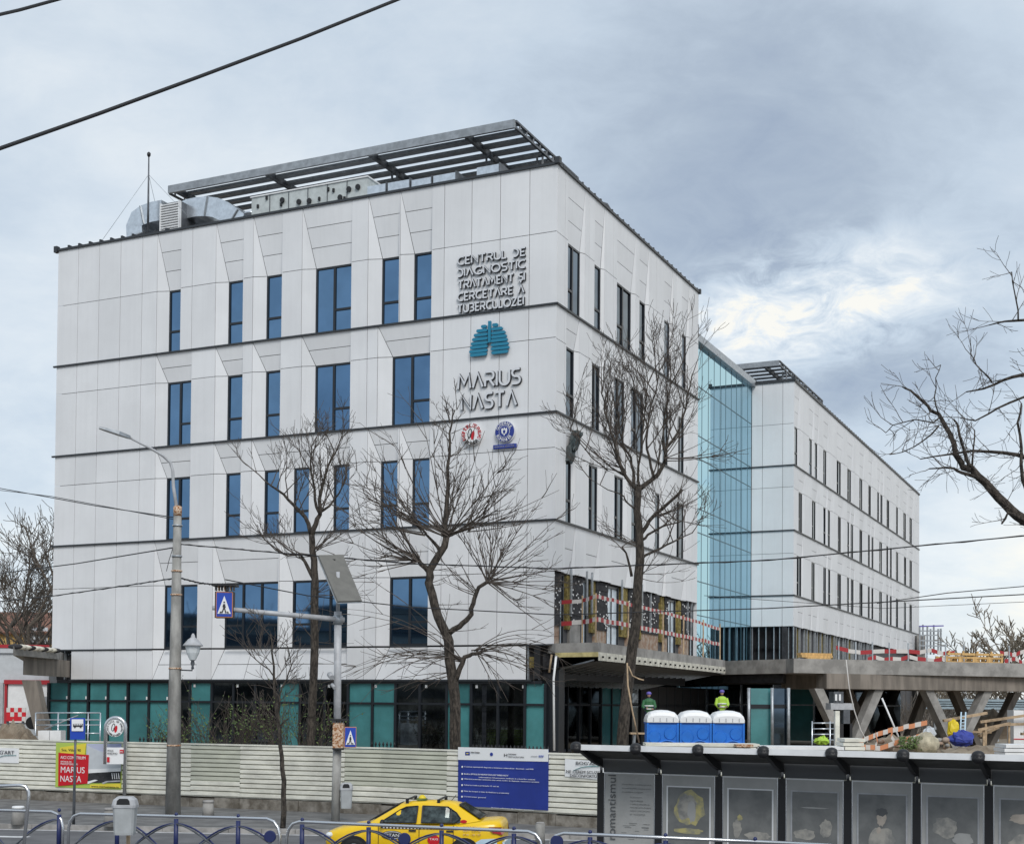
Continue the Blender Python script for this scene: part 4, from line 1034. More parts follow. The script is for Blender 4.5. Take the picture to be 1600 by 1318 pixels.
# apology board
ab=board('apology_board','white board on the hoarding with a builder name and an apology in capitals','sign',885,946,(1184.5,1189),(1212,1218),'sign_white')
btext("BOG'ART",903,1193.5,941,5.0,'leaf' if False else 'ink',ab)
a,d,n=FPt(899,1203,.115); b,_,_=FPt(941,1196,.115); mb=MB(); mb.tube([a,a.lerp(b,.3)+UP*.06,a.lerp(b,.7)+UP*.04,b],.012,4); mb.build('swoosh','teal_film',ab)
btext("NE CEREM SCUZE",888,1206.5,940,4.6,'ink',ab); btext("DISCONFORTUL",894,1212.5,939,4.2,'ink',ab)
ab=board('builder_board','small white board at the left end of the hoarding, cut by the frame','sign',-12,32,(1167,1168.5),(1190,1191.5),'sign_white')
btext("BOG'ART",-8,1177,26,6,'ink',ab); a,d,n=FPt(-6,1184,.115); b,_,_=FPt(29,1179,.115); mb=MB(); mb.tube([a,a.lerp(b,.5)+UP*.05,b],.012,4); mb.build('swoosh','teal_film',ab)
# yellow / red banner
yb=board('site_banner','bright green and red banner showing the new hospital, hung on the hoarding','banner',90,192.5,(1159.5,1160.5),(1228.5,1232.5),'banner_green')
board('render_sky','','',138,192.5,(1160.6,1160.8),(1203,1204),'banner_sky',.095,.02,yb)
def bpoly(nm,pts,m_,off,root=None):
    q=[FPt(x,y,off)[0] for x,y in pts]; n=FPt(pts[0][0],pts[0][1])[2]; mb=MB(); mb.prism(q,n,.01); mb.build(nm,m_,root or yb)
bpoly('render_building',[(139,1164),(160,1173),(192,1174),(192,1206),(142,1203)],'pale_wall',.10)
bpoly('render_slab',[(142,1201),(192,1199),(192,1204),(142,1207)],'white_paint',.105)
bpoly('render_ground',[(142,1206),(192,1204),(192,1222),(141,1222)],'membrane',.103)
for i in range(4): bpoly('render_column',[(178+i*3.4,1207),(179.2+i*3.4,1207),(180.4+i*3.4,1216),(179.4+i*3.4,1216)],'white_paint',.107)
bpoly('render_path',[(141,1220),(152,1217),(157,1218),(141,1224)],'sign_white',.107)
bpoly('render_path',[(163,1222),(170,1219),(192,1218),(192,1220),(172,1221),(165,1224)],'pole_grey',.107)
bpoly('strip',[(145,1224.5),(192.5,1223),(192.5,1230),(145,1230)],'banner_yellow',.108)
bpoly('address_flag',[(97,1167),(138,1160.5),(136,1179),(98,1176)],'banner_yellow',.112)
bpoly('red_panel',[(95,1175),(142.5,1178.5),(141,1223),(95.5,1227)],'sign_red',.116)
btext('Sos. Viilor 90',100,1172.6,130,4,'ink',yb,.116); btext('AICI CONSTRUIM',98.5,1184.5,137.5,4.6,'sign_white',yb,.12)
btext('SPITALUL DE',99,1190,116,2.4,'sign_white',yb,.12); btext('PNEUMOFTIZIOLOGIE',99,1193.7,125.5,2.6,'sign_white',yb,.12)
btext('MARIUS',99.5,1206,136.5,9.5,'sign_white',yb,.12); btext('NASTA',99,1220,131.5,9.5,'sign_white',yb,.12)
btext('www.mariusnasta.ro',147,1228.6,190,2.6,'ink',yb,.115)
# ---------------------------------------------------------------- trees
def grow(mb,p,d,L,r,lv,rg,up_=.25,rmin=.012,spread=.75,n=None,seg=5):
    pts=[p.copy()]; q=p.copy(); dd=d.normalized()
    for i in range(seg):
        dd=(dd+Vector((rg.gauss(0,.13),rg.gauss(0,.13),rg.gauss(0,.10)+up_*.22))).normalized(); q=q+dd*(L/seg); pts.append(q.copy())
    rs_=[max(rmin,r*(1-.75*i/seg)) for i in range(seg+1)]
    mb.tube(pts,rs_,4 if r>.04 else 3,cap=False)
    if lv<=0: return
    k=n if n else rg.randint(3,5)
    for i in range(k):
        t=rg.uniform(.25,.98); j=min(seg-1,int(t*seg)); b=pts[j].lerp(pts[j+1],t*seg-j); ax=(pts[j+1]-pts[j]).normalized()
        o=ax.orthogonal().normalized(); o.rotate(Matrix.Rotation(rg.uniform(0,6.28),3,ax)); nd=(ax+o*rg.uniform(.5,1.1)*spread*1.2).normalized()
        grow(mb,b,nd,L*rg.uniform(.40,.68),rs_[j]*.62,lv-1,rg,up_,rmin,spread,n)
def limb(mb,pts,Y,r0,r1,rg,dy=0.,n=7):
    P=[at(x,y,Y+dy*i) for i,(x,y) in enumerate(pts)]
    fine=[P[0]]; 
    for i in range(len(P)-1):
        for k in (1,2): fine.append(P[i].lerp(P[i+1],k/2)+(Vector((rg.gauss(0,.03),rg.gauss(0,.03),0)) if k<2 else Vector()))
    R_=[r0+(r1-r0)*i/(len(fine)-1) for i in range(len(fine))]
    mb.tube(fine,R_,n,cap=True); return fine
def shoots(mb,c,k,L,a0,a1,rg,arch=.5,r=.03,lv=1,yw=1.0,rmin=.0075,n=None):
    """k long arching shoots from node c, fanned between screen angles a0..a1 (degrees, 90 = straight up)"""
    for i in range(k):
        a=R(rg.uniform(a0,a1)); d=Vector((math.cos(a),rg.uniform(-.6,.6)*yw,math.sin(a))).normalized(); l=L*rg.uniform(.5,1.25)
        q=c.copy()+Vector((rg.uniform(-.12,.12),rg.uniform(-.1,.1),rg.uniform(-.12,.12))); pts=[q.copy()]; seg=7
        bend=arch*rg.uniform(.5,1.3)
        for j in range(seg):
            d=(d+Vector((rg.gauss(0,.06),rg.gauss(0,.06),bend*(.16 if j<seg*.6 else .12)*(1 if math.sin(a)>-.3 else .6)))).normalized()
            q=q+d*(l/seg); pts.append(q.copy())
        mb.tube(pts,[max(rmin,r*.72*(1-.8*j/seg)) for j in range(seg+1)],3,cap=False)
        if lv:
            for _ in range(n or rg.randint(2,4)):
                j=rg.randint(2,seg-1); ax=(pts[j+1]-pts[j]).normalized(); o=ax.orthogonal().normalized(); o.rotate(Matrix.Rotation(rg.uniform(0,6.28),3,ax))
                grow(mb,pts[j],(ax+o*.6),l*rg.uniform(.15,.38),r*.5,lv-1,rg,.3,rmin,n=2,seg=4)
# pollarded tree in the middle
rg=random.Random(11)
YB=52.5; base=gz(706,1190,1.3); base=Vector((at(706,1180,YB).x,YB,1.3))
t=thing('street_tree','bare spreading tree with many arching shoots in front of the middle of the hospital','tree',base)
mb=MB(); p0=at(712,1195,YB)
f1=limb(mb,[(713,1200),(711,1110),(707,1060),(701,1001),(693,982),(679,946),(669.5,910),(671,891),(686,866),(697,840)],YB,.23,.13,rg,0,9)
f2=limb(mb,[(697,842),(695,819),(698,790),(700,764),(699,730),(703,690),(706,662),(711,640)],YB,.12,.02,rg,.02)
f3=limb(mb,[(702,988),(718,978),(729,968),(736,950),(741,935),(748,917),(764,907)],YB,.12,.07,rg,-.08)
f4=limb(mb,[(712,1062),(718,1045),(726,1026),(738,1021),(752,1020)],YB,.12,.06,rg,-.08)
f5=limb(mb,[(671,893),(657,880),(650,870)],YB,.12,.07,rg,.1); f6=limb(mb,[(688,862),(676,845),(664,833)],YB,.08,.04,rg,.1)
f7=limb(mb,[(697,838),(712,832),(728,826)],YB,.07,.04,rg,-.1)
mb.build('trunk','bark',t)
mb=MB(); N_=lambda x,y,dy=0: at(x,y,YB+dy)
shoots(mb,N_(697,838),16,4.2,8,85,rg,.25,.045,2); shoots(mb,N_(697,838),18,4.4,98,172,rg,.2,.045,2)
shoots(mb,N_(652,874),20,3.9,120,200,rg,.28,.045,2); shoots(mb,N_(664,833),10,3.4,110,178,rg,.25,.04,2)
shoots(mb,N_(728,826),8,3.0,5,75,rg,.25,.04,2)
shoots(mb,N_(764,907),18,3.4,15,130,rg,.3,.04,2); shoots(mb,N_(766,907),10,3.0,-45,20,rg,.0,.04,2)
shoots(mb,N_(744,925),6,2.5,100,170,rg,.2,.035,1)
shoots(mb,N_(722,1030),14,4.8,120,165,rg,-1.0,.034,1); shoots(mb,N_(740,1020),11,3.6,15,60,rg,-1.1,.034,1); shoots(mb,N_(715,1050),5,3.3,150,200,rg,-.5,.03,1); shoots(mb,N_(745,1020),6,3,-60,0,rg,-.1,.035,1)
for p in f2[3:]: shoots(mb,p,3,1.15,25,155,rg,.3,.028,2)
for p in f1[8:16:2]: shoots(mb,p,2,1.6,-10,190,rg,.2,.028,1)
mb.build('crown','twig',t)
# left tree
rg=random.Random(5); YA=55.
t=thing('street_tree','slender bare tree left of the pedestrian-crossing pole, its top in the third storey','tree',Vector((at(487,1180,YA).x,YA,1.3)))
mb=MB()
limb(mb,[(486,1200),(488,1100),(492,1000),(492,930),(491,890),(488,860),(487,835)],YA,.18,.12,rg,0,8)
g1=limb(mb,[(487,836),(494,818),(500,804),(499,780),(505,755),(512,730),(522,705)],YA,.12,.03,rg,.05)
g2=limb(mb,[(487,836),(482,818),(467,797),(450,780),(432,764),(415,752)],YA,.10,.03,rg,-.08)
g3=limb(mb,[(500,803),(492,780),(489,750),(485,720),(487,698)],YA,.07,.02,rg,-.1)
g4=limb(mb,[(491,905),(478,880),(471,868)],YA,.09,.05,rg,.1)
g5=limb(mb,[(490,868),(470,865),(450,868),(432,860)],YA,.06,.02,rg,.05); g6=limb(mb,[(500,800),(515,790),(530,770),(540,750)],YA,.06,.02,rg,.1)
mb.build('trunk','bark',t); mb=MB()
for g in (g1,g2,g3,g6):
    for p in g[3:]: grow(mb,p,Vector((rg.uniform(-.8,.8),rg.uniform(-.5,.5),1)),rg.uniform(1.1,2.2),.032,2,rg,.5,.0085)
for g in (g4,g5): 
    for p in g[2:]: grow(mb,p,Vector((-1+rg.uniform(-.3,.5),rg.uniform(-.5,.5),.3)),rg.uniform(1.2,2.4),.032,2,rg,.4,.0085)
shoots(mb,at(492,860,YA),9,2.6,10,60,rg,.2,.03,1); shoots(mb,at(490,930,YA),7,2.2,-10,60,rg,.2,.025,1); shoots(mb,at(492,1000,YA),6,1.8,-20,200,rg,.2,.025,1)
mb.build('crown','twig',t)
# tree at the corner
rg=random.Random(21); YC=54.
t=thing('street_tree','tall bare tree with a forked upright crown at the corner canopy','tree',Vector((at(972,1180,YC).x,YC,1.3)))
mb=MB()
limb(mb,[(970,1200),(973,1150),(980,1080),(988,1010),(995,960),(998,895),(1000,858),(999,830),(995,798),(998,761)],YC,.25,.13,rg,0,9)
L_=[limb(mb,[(998,763),(1005,759),(1027,742),(1039,720),(1041,700),(1059,676),(1066,655),(1073,625)],YC,.11,.025,rg,.08),
limb(mb,[(997,764),(986,756),(971,732),(962,700),(955,676),(944,640),(940,615)],YC,.09,.02,rg,-.1),
limb(mb,[(990,760),(990,737),(986,715),(975,700),(967,670),(962,640)],YC,.07,.02,rg,.15),
limb(mb,[(999,763),(997,740),(1000,715),(1003,680),(1008,640),(1012,600)],YC,.06,.02,rg,-.2),
limb(mb,[(1022,745),(1015,715),(1010,688),(1014,650),(1024,615),(1030,580)],YC,.06,.018,rg,.05),
limb(mb,[(1040,712),(1036,680),(1040,640),(1048,600)],YC,.05,.018,rg,.05)]
L2=[limb(mb,[(1001,845),(1012,835),(1035,822),(1050,818),(1067,813)],YC,.06,.02,rg,-.1),
limb(mb,[(1003,872),(1020,862),(1041,851),(1060,842),(1082,832)],YC,.06,.02,rg,.1),
limb(mb,[(987,900),(981,873),(972,854)],YC,.06,.03,rg,-.1),limb(mb,[(950,735),(925,715),(905,690),(890,672)],YC,.03,.012,rg,.05,5),limb(mb,[(980,745),(955,730),(920,700)],YC,.045,.02,rg,.0,5),
limb(mb,[(975,775),(950,765),(925,750)],YC,.03,.012,rg,.1,5)]
limb(mb,[(1001,834),(1010,822),(1022,805),(1045,785),(1066,765)],YC,.09,.055,rg,.0)
limb(mb,[(995,800),(980,785),(975,775)],YC,.04,.03,rg,.0)
mb.build('trunk','bark_light' if False else 'bark',t); mb=MB()
for g in L_:
    for i,p in enumerate(g[3:]): grow(mb,p,Vector((rg.uniform(-.75,.75),rg.uniform(-.6,.6),1)),rg.uniform(1.3,2.6),.034,2,rg,.55,.0085)
    grow(mb,g[-1],Vector((0,0,1)),1.4,.03,2,rg,.5,.0085)
for g in L2:
    for p in g[3:]: grow(mb,p,Vector((rg.uniform(-1,1),rg.uniform(-.5,.5),.5)),rg.uniform(1.,2.2),.028,2,rg,.5,.0085)
shoots(mb,at(1041,715,YC),8,3.2,-5,70,rg,.4,.035,2); shoots(mb,at(975,735,YC),9,3.,110,185,rg,.4,.035,2)
shoots(mb,at(1022,805,YC),8,2.6,-20,80,rg,.4,.03,1); shoots(mb,at(999,900,YC),6,2.2,-30,60,rg,.4,.025,1); shoots(mb,at(997,850,YC),6,2.2,120,200,rg,.4,.025,1)
mb.build('crown','twig',t)
# young tree in front of the hoarding
rg=random.Random(8); q=gz(441,1293,.13); YS=q.y
t=thing('young_tree','thin young bare tree standing on the pavement in front of the hoarding','tree',q)
mb=MB(); limb(mb,[(442,1293),(443,1240),(441,1200),(438,1165),(434,1120),(433,1095),(428,1060),(425,1020),(423,990)],YS,.085,.02,rg,0,7)
h1=limb(mb,[(434,1120),(437,1088),(448,1060),(455,1040),(450,1010)],YS,.03,.012,rg,.05,5); h2=limb(mb,[(433,1070),(420,1045),(400,1030),(385,1015)],YS,.025,.01,rg,-.05,5)
h3=limb(mb,[(438,1140),(445,1125),(450,1122)],YS,.03,.02,rg,0,5)
mb.build('trunk','bark',t); mb=MB()
for g,k in ((h1,5),(h2,4)):
    for p in g[2:]: grow(mb,p,Vector((rg.uniform(-1,1),rg.uniform(-.4,.4),.8)),rg.uniform(.5,1.1),.014,1,rg,.4,.007)
for y in (1000,1020,1040,1060,1080,1100,1125): grow(mb,at(427+(y-1000)*.06,y,YS),Vector((rg.choice((-1,1)),rg.uniform(-.4,.4),.9)),rg.uniform(.7,1.3),.015,2,rg,.4,.007)
mb.build('crown','twig',t)
# overhanging branches at the right edge (trunk outside the frame)
rg=random.Random(31); YR=30.
t=thing('overhanging_tree','dark bare branches reaching in from the right edge against the clouds','tree',gz(1760,1420,0))
mb=MB(); b_=t.location
mb.tube([b_,b_+Vector((-.1,0,2)),at(1740,900,YR),at(1700,700,YR),at(1690,500,YR)],[.36,.3,.26,.18,.08],9)
J=[limb(mb,[(1735,905),(1690,870),(1640,832),(1600,812),(1580,797),(1560,777),(1540,754),(1520,734),(1503,724),(1493,710),(1484,677),(1467,647),(1450,634),(1423,610),(1410,604)],YR,.15,.015,rg,.05,8),
limb(mb,[(1537,752),(1513,741),(1495,735),(1477,730),(1452,732)],YR,.05,.015,rg,.05,6),
limb(mb,[(1520,735),(1514,725),(1508,710),(1502,690),(1497,667),(1490,655)],YR,.045,.02,rg,-.05,6),
limb(mb,[(1700,750),(1640,725),(1600,714),(1567,707),(1520,704),(1480,710),(1438,717)],YR,.07,.012,rg,.05,6),
limb(mb,[(1694,600),(1640,580),(1600,585),(1567,594),(1537,607),(1510,612)],YR,.06,.015,rg,.05,6),
limb(mb,[(1694,560),(1640,510),(1600,500),(1570,502),(1545,508)],YR,.05,.012,rg,.05,6),
limb(mb,[(1694,680),(1640,630),(1600,620),(1560,637),(1524,657),(1500,652)],YR,.045,.012,rg,.05,6),
limb(mb,[(1620,800),(1598,750),(1596,700),(1590,660),(1596,630)],YR,.05,.02,rg,.02,6),limb(mb,[(1519,730),(1521,700),(1523,672)],YR,.025,.014,rg,.02,5),
limb(mb,[(1469,650),(1458,660),(1430,655),(1395,664),(1384,676)],YR,.02,.008,rg,.02,5),limb(mb,[(1467,665),(1440,690),(1410,706),(1390,710)],YR,.02,.008,rg,.02,5),limb(mb,[(1591,500),(1588,470),(1582,440),(1581,425)],YR,.02,.01,rg,.02,5),limb(mb,[(1550,598),(1535,580),(1522,560),(1518,548)],YR,.02,.008,rg,.02,5),
limb(mb,[(1467,647),(1460,620),(1462,590),(1470,570)],YR,.018,.008,rg,.02,5),limb(mb,[(1600,812),(1575,800),(1565,818)],YR,.05,.02,rg,.02,5)]
mb.build('trunk','bark',t); mb=MB()
for g in J:
    for p in g[2:]:
        if p.x/p.y*FPX+PX<1640 or rg.random()<.4:
            grow(mb,p,Vector((rg.uniform(-1.1,.5),rg.uniform(-.5,.5),rg.uniform(-.7,.9))),rg.uniform(.35,.95),.011,1,rg,.25,.005)
mb.build('crown','twig',t)
# ---------------------------------------------------------------- background trees
def bgtree(label,px,Y,h,w_,seed,m_,z0=0,rmin=.03,group=None,lv=3):
    rg=random.Random(seed); b=Vector((at(px,1100,Y).x,Y,z0)); t=thing('bare_tree',label,'tree',b,group=group); mb=MB()
    pts=[b+Vector((rg.gauss(0,.15)*i,0,h*.72*i/6)) for i in range(7)]; mb.tube(pts,[.02*h*(1-.12*i) for i in range(7)],6); mb.build('trunk','twig_far' if m_=='twig_far' else 'bark_light',t)
    mb=MB()
    for i in range(11):
        j=rg.randint(2,6); a=rg.uniform(0,6.28); grow(mb,pts[j],Vector((math.cos(a)*w_,math.sin(a)*w_,1.1)),h*rg.uniform(.3,.5),.008*h,lv,rg,.35,rmin,n=4)
    mb.build('crown',m_,t)
bgtree('bare tree beside the left hospital edge, nearest behind the red-trimmed shop',47,92,14.5,.8,3,'bark_light',rmin=.02)
bgtree('bare tree at the left frame edge behind the red-trimmed shop',2,98,14.5,.9,4,'twig_far',rmin=.022)
bgtree('short bare tree pressed against the left hospital edge',72,105,12.5,.6,9,'twig_far',rmin=.022)
for i,(px,Y,h) in enumerate(((1592,120,8.6),(1550,125,7.6),(1510,150,6.8),(1622,115,10),(1480,165,6.5),(1458,175,6.2))):
    bgtree(('tallest tan bare tree at the right edge behind the deck','rounded tan bare tree above the yellow crates','low bare tree left of the rounded one behind the deck','bare tree at the right frame edge, partly cut off','small faint bare tree near the scaffold','faintest bare tree right beside the scaffold')[i],px,Y,h,1.1,40+i,'twig_tan',rmin=.035,group='bare trees behind the deck',lv=3)
rg=random.Random(55); mb=MB()
for i in range(420):
    px=rg.uniform(1240,1640); Y=rg.uniform(118,150); p=Vector((at(px,1100,Y).x,Y,0)); grow(mb,p,Vector((rg.uniform(-.4,.4),0,1)),rg.uniform(2,4.4),.06,1,rg,.4,.03,n=3,seg=4)
struct(mb.build('scrub','twig_far'),'stuff')
# shrubs behind the hoarding
for i,(px,w_,h,sd) in enumerate(((338,2.6,2.6,1),(372,2.4,2.2,2),(452,3.0,3.0,3),(478,2.6,2.7,4),(255,1.2,1.7,5))):
    rg=random.Random(70+sd); Y=56; b=Vector((at(px,1150,Y).x,Y,1.3)); lab=('leafy shrub with green stems behind the hoarding, under the lantern side','low leafy shrub right of the first one behind the hoarding','bushy shrub behind the young tree stem','green shrub around the slender tree trunk','small sparse shrub left of the concrete pole')[i]
    t=thing('shrub',lab,'shrub',b,group='shrubs behind the hoarding'); mb=MB(); lf=MB()
    for k in range(26):
        a=rg.uniform(-1,1); q0=b+Vector((a*w_*.3,rg.uniform(-.5,.5),0)); 
        n0=len(mb.v); grow(mb,q0,Vector((a*.8,rg.uniform(-.4,.4),1)),h*rg.uniform(.6,1.),.02,1,rg,.3,.008,n=3,seg=4)
        for v in mb.v[n0+9::4]:
            if rg.random()<.5:
                c=v+Vector((rg.gauss(0,.07),rg.gauss(0,.07),rg.gauss(0,.07))); e=Vector((rg.gauss(0,1),rg.gauss(0,1),rg.gauss(0,1))).normalized()*.055; f=e.orthogonal().normalized()*.035
                lf.face([c-e,c+f,c+e,c-f])
    mb.build('stems','twig',t); lf.build('foliage','leaf',t)
# ---------------------------------------------------------------- street lamp on its concrete pole
def cylp(a,b,r0,r1,n=12): m_=MB(); m_.tube([a,b],[r0,r1],n); return m_
q=gz(270,1272,.13); YP=q.y
lp=thing('street_lamp','tall weathered concrete lamp pole with an arched arm and a hanging lantern','street lamp',q)
top=at(277.5,800,YP)
cylp(q,top,.25,.125,14).build('pole','concrete_pole',lp)
mb=MB(); mb.lathe(top-UP*.12,[(.135,0),(.14,.30),(.09,.33)],12); mb.build('pole_cap','rust',lp)
arm=[at(x,y,YP+dy) for x,y,dy in ((277,800,0),(271,760,0),(270,735,0),(266,722,0),(255,712,-.1),(235,700,-.3),(200,682,-.6))]
mb=MB(); mb.tube(arm,[.06,.055,.05,.05,.045,.04,.04],8); mb.build('arm','pole_grey',lp)
hd=MB(); A_,B_=at(203,684,YP-.6),at(155,668,YP-1.0); d=(B_-A_).normalized(); s_=Vector((.25,-.95,0)).normalized(); n=d.cross(s_).normalized()
if n.z<0: n=-n
pr=[]
for i,(t,w_,h) in enumerate(((0,.07,.07),(.12,.12,.08),(.35,.17,.09),(.8,.16,.06),(1,.10,.03))):
    c=A_.lerp(B_,t); pr.append([c+s_*w_-n*.03,c+s_*w_*.7+n*h,c-s_*w_*.7+n*h,c-s_*w_-n*.03])
for a,b in zip(pr[:-1],pr[1:]):
    for i in range(4): hd.face([a[i],a[(i+1)%4],b[(i+1)%4],b[i]])
hd.face(pr[0]); hd.face(pr[-1]); hd.build('lamp_head','steel_grey',lp)
for y in (822,870,893,930,1045,1165): mb=MB(); p=at(277.5-(y-800)*.016,y,YP); mb.lathe(p,[(.16+(y-800)*.0002,0),(.16+(y-800)*.0002,.05)],12); mb.build('pole_band','rust' if y>890 else 'galv_matte',lp)
c=at(301,1040,YP-.3); 
mb=MB(); mb.tube([at(278,1046,YP),at(300,1047,YP-.3),c],.025,6); mb.build('lantern_arm','steel_dark',lp)
mb=MB(); mb.lathe(c,[(.05,-.1),(.035,0),(.07,.08),(.05,.17),(.10,.2)],10); mb.build('lantern_base','steel_dark',lp)
mb=MB(); mb.lathe(c,[(.10,.2),(.20,.42),(.25,.66)],12,0,UP,False); mb.build('lantern_glass','lamp_glass',lp)
mb=MB(); mb.lathe(c,[(.33,.65),(.30,.70),(.16,.86),(.07,.93),(.06,1.0),(.02,1.06)],12); mb.build('lantern_roof','pole_grey',lp)
# ---------------------------------------------------------------- pedestrian crossing mast with solar panel
q=gz(524,1282,.13); YQ=q.y
cm=thing('crossing_mast','grey mast with a solar panel and a long arm carrying a pedestrian-crossing sign','sign',q)
cylp(q,at(527,1165,YQ),.135,.135,12).build('lower_pole','concrete_pole',cm)
cylp(at(527,1165,YQ),at(528,955,YQ),.115,.115,12).build('pole','pole_grey',cm)
cylp(at(528,955,YQ),at(528,893,YQ),.06,.06,10).build('pole_top','pole_grey',cm)
mb=MB(); mb.lathe(at(528,975,YQ),[(.15,0),(.15,.28)],10); mb.build('collar','galv_matte',cm)
cylp(at(538,968,YQ),at(332,949,YQ-1.2),.085,.07,8).build('arm','pole_grey',cm)
# panel: four corners
pc=[at(497,869,YQ+.4),at(535,868,YQ+1.0),at(564.5,940,YQ-.3),at(527,941,YQ-.9)]
nn=(pc[1]-pc[0]).cross(pc[3]-pc[0]).normalized(); 
if nn.z>0: nn=-nn
mb=MB(); mb.prism(pc,nn,.06); mb.build('solar_panel','solar_back',cm)
def lerp4(s_,t_): return (pc[0].lerp(pc[1],s_)).lerp(pc[3].lerp(pc[2],s_),t_)
for a,b in (((0,0),(1,0)),((1,0),(1,1)),((1,1),(0,1)),((0,1),(0,0)),((0,.33),(1,.33)),((0,.66),(1,.66)),((.5,0),(.5,1))):
    mb=MB(); mb.bar(lerp4(*a)+nn*.02,lerp4(*b)+nn*.02,.035,.03); mb.build('panel_frame','galv_matte' if a[0]!=.5 else 'steel_grey',cm)
mb=MB(); c=lerp4(.5,.08)+nn*.05; mb.obox(c,(.14,0,0),(0,.1,0),(0,0,.05)); mb.build('junction_box','black',cm)
mb=MB(); mb.bar(at(528,905,YQ),lerp4(.5,.5),.10,.10); mb.build('panel_bracket','galv_matte',cm)
def psign(root,c,w_,h,n,face=None):
    """blue crossing sign: white triangle with a walking figure"""
    n=n.normalized(); u=UP.cross(n).normalized()
    P=lambda x,y,o=0: c+u*x*w_+UP*y*h+n*o
    def q(nm,pts,m_,o): mb=MB(); mb.prism([P(x,y,o) for x,y in pts],n,.015); mb.build(nm,m_,root)
    q('sign_border',[(-.5,-.5),(.5,-.5),(.5,.5),(-.5,.5)],'tape_orange',0); q('sign_face',[(-.46,-.465),(.46,-.465),(.46,.465),(-.46,.465)],'sign_blue',.018)
    q('triangle',[(-.40,-.36),(.40,-.36),(0,.34)],'sign_white',.036)
    q('figure',[(-.05,.02),(.05,.02),(.10,-.12),(.04,-.12),(.14,-.33),(.07,-.33),(0,-.16),(-.09,-.33),(-.16,-.33),(-.05,-.12),(-.1,-.08)],'ink',.054)
    mb=MB(); disc(P(0,.09,.04),n,.045*w_,.045*w_,.018,10,mb=mb); mb.build('figure_head','ink',root)
    for x in (-.26,-.2,.2,.27): q('stripe',[(x-.02,-.34),(x+.02,-.34),(x*.82+.02,-.27),(x*.82-.02,-.27)],'ink',.054)
NC=Vector((.12,-1,0)).normalized(); YX=YQ-1.25
c=at(350.5,944,YX); psign(cm,c,.50,.78,NC)
mb=MB(); mb.obox(c-NC*-.0+Vector((-.02,.18,.0)),(.27,.02,0),(0,.16,0),(0,0,.40)); mb.build('sign_box','black',cm)
mb=MB(); tp=at(351,915,YX); mb.prism([tp+Vector((-.36,-.2,.05)),tp+Vector((.36,-.2,.05)),tp+Vector((.36,.4,.05)),tp+Vector((-.36,.4,.05))],UP,.06); mb.build('sign_hood','black',cm)
for i in range(7): mb=MB(); mb.obox(tp+Vector((-.27+.09*i,.05,-.06)),(.015,0,0),(0,.1,0),(0,0,.08)); mb.build('lamp_fin','rust' if i%2 else 'steel_dark',cm)
# second sign lower on the mast with its rusted box
c2=at(529,1149,YQ-.18); mb=MB(); mb.obox(c2,(.165,0,0),(0,.14,0),(0,0,.41)); mb.build('control_box','rust',cm)
mb=MB(); mb.obox(c2+UP*.5,(.28,0,0),(0,.2,0),(0,0,.03)); mb.build('box_hood','black',cm)
for i in range(5): mb=MB(); mb.obox(c2+UP*.44+Vector((-.16+.08*i,-.12,0)),(.01,0,0),(0,.06,0),(0,0,.04)); mb.build('lamp_fin','steel_dark',cm)
mb=MB(); mb.obox(c2-UP*.40,(.168,0,0),(0,.143,0),(0,0,.03)); mb.build('box_base','black',cm)
psign(cm,at(547.5,1151,YQ-.34),.36,.64,NC)
for (x,y,r_) in ((515,1053,.09),(519,1069,.06)):
    mb=MB(); p=at(x,y,YQ-.1); mb.lathe(p,[(r_,0),(r_*.9,.22)],10,0,Vector((.4,-.7,-.4))); mb.build('camera','pole_grey',cm)
mb=MB(); mb.bar(at(519,1069,YQ),at(526,1069,YQ),.05,.05); mb.build('camera_bracket','pole_grey',cm)
# litter bins ---------------------------------------------------
def bin_(label,c,w_,h,post,group='grey litter bins'):
    t=thing('litter_bin',label,'litter bin',c,.05,group)
    mb=MB(); k=w_/2; dpt=k*.8
    ring=lambda s,z: [Vector((s*k*x,s*dpt*y,z)) for x,y in ((-1,-.75),(-.8,-1),(.8,-1),(1,-.75),(1,.75),(.8,1),(-.8,1),(-1,.75))]
    rs_=[ring(.86,0),ring(.9,.05),ring(1,h*.72)]
    for a,b in zip(rs_[:-1],rs_[1:]):
        for i in range(8): mb.face([a[i],a[(i+1)%8],b[(i+1)%8],b[i]])
    mb.face(rs_[0][::-1]); mb.face(rs_[-1]); mb.build('body','bin_grey',t,True)
    mb=MB(); rs_=[ring(1.09,h*.71),ring(1.1,h*.78),ring(.98,h*.92),ring(.66,h*1.0)]
    for a,b in zip(rs_[:-1],rs_[1:]):
        for i in range(8): mb.face([a[i],a[(i+1)%8],b[(i+1)%8],b[i]])
    mb.face(rs_[-1]); mb.face(rs_[0][::-1]); mb.build('lid','pole_grey',t,True)
    mb=MB(); mb.prism([Vector((x*k,-dpt*1.12,h*z)) for x,z in ((-.62,.80),(.62,.80),(.56,.90),(.36,.955),(-.36,.955),(-.56,.90))],Vector((0,-1,0)),.12); mb.build('opening','black',t,True)
    if post: mb=MB(); mb.tube([Vector((.02,dpt+.06,-c.z)),Vector((.02,dpt+.06,h*.6))],.045,8); mb.build('post','timber_old',t,True)
    return t
cb=at(195,1303,30.5); bin_('large grey litter bin on a post, standing at the blue railing',cb,.48,.85,True)
cb=at(541,1262,YQ-.05); bin_('small grey litter bin strapped to the crossing mast',cb+Vector((.0,0,0)),.36,.80,False)
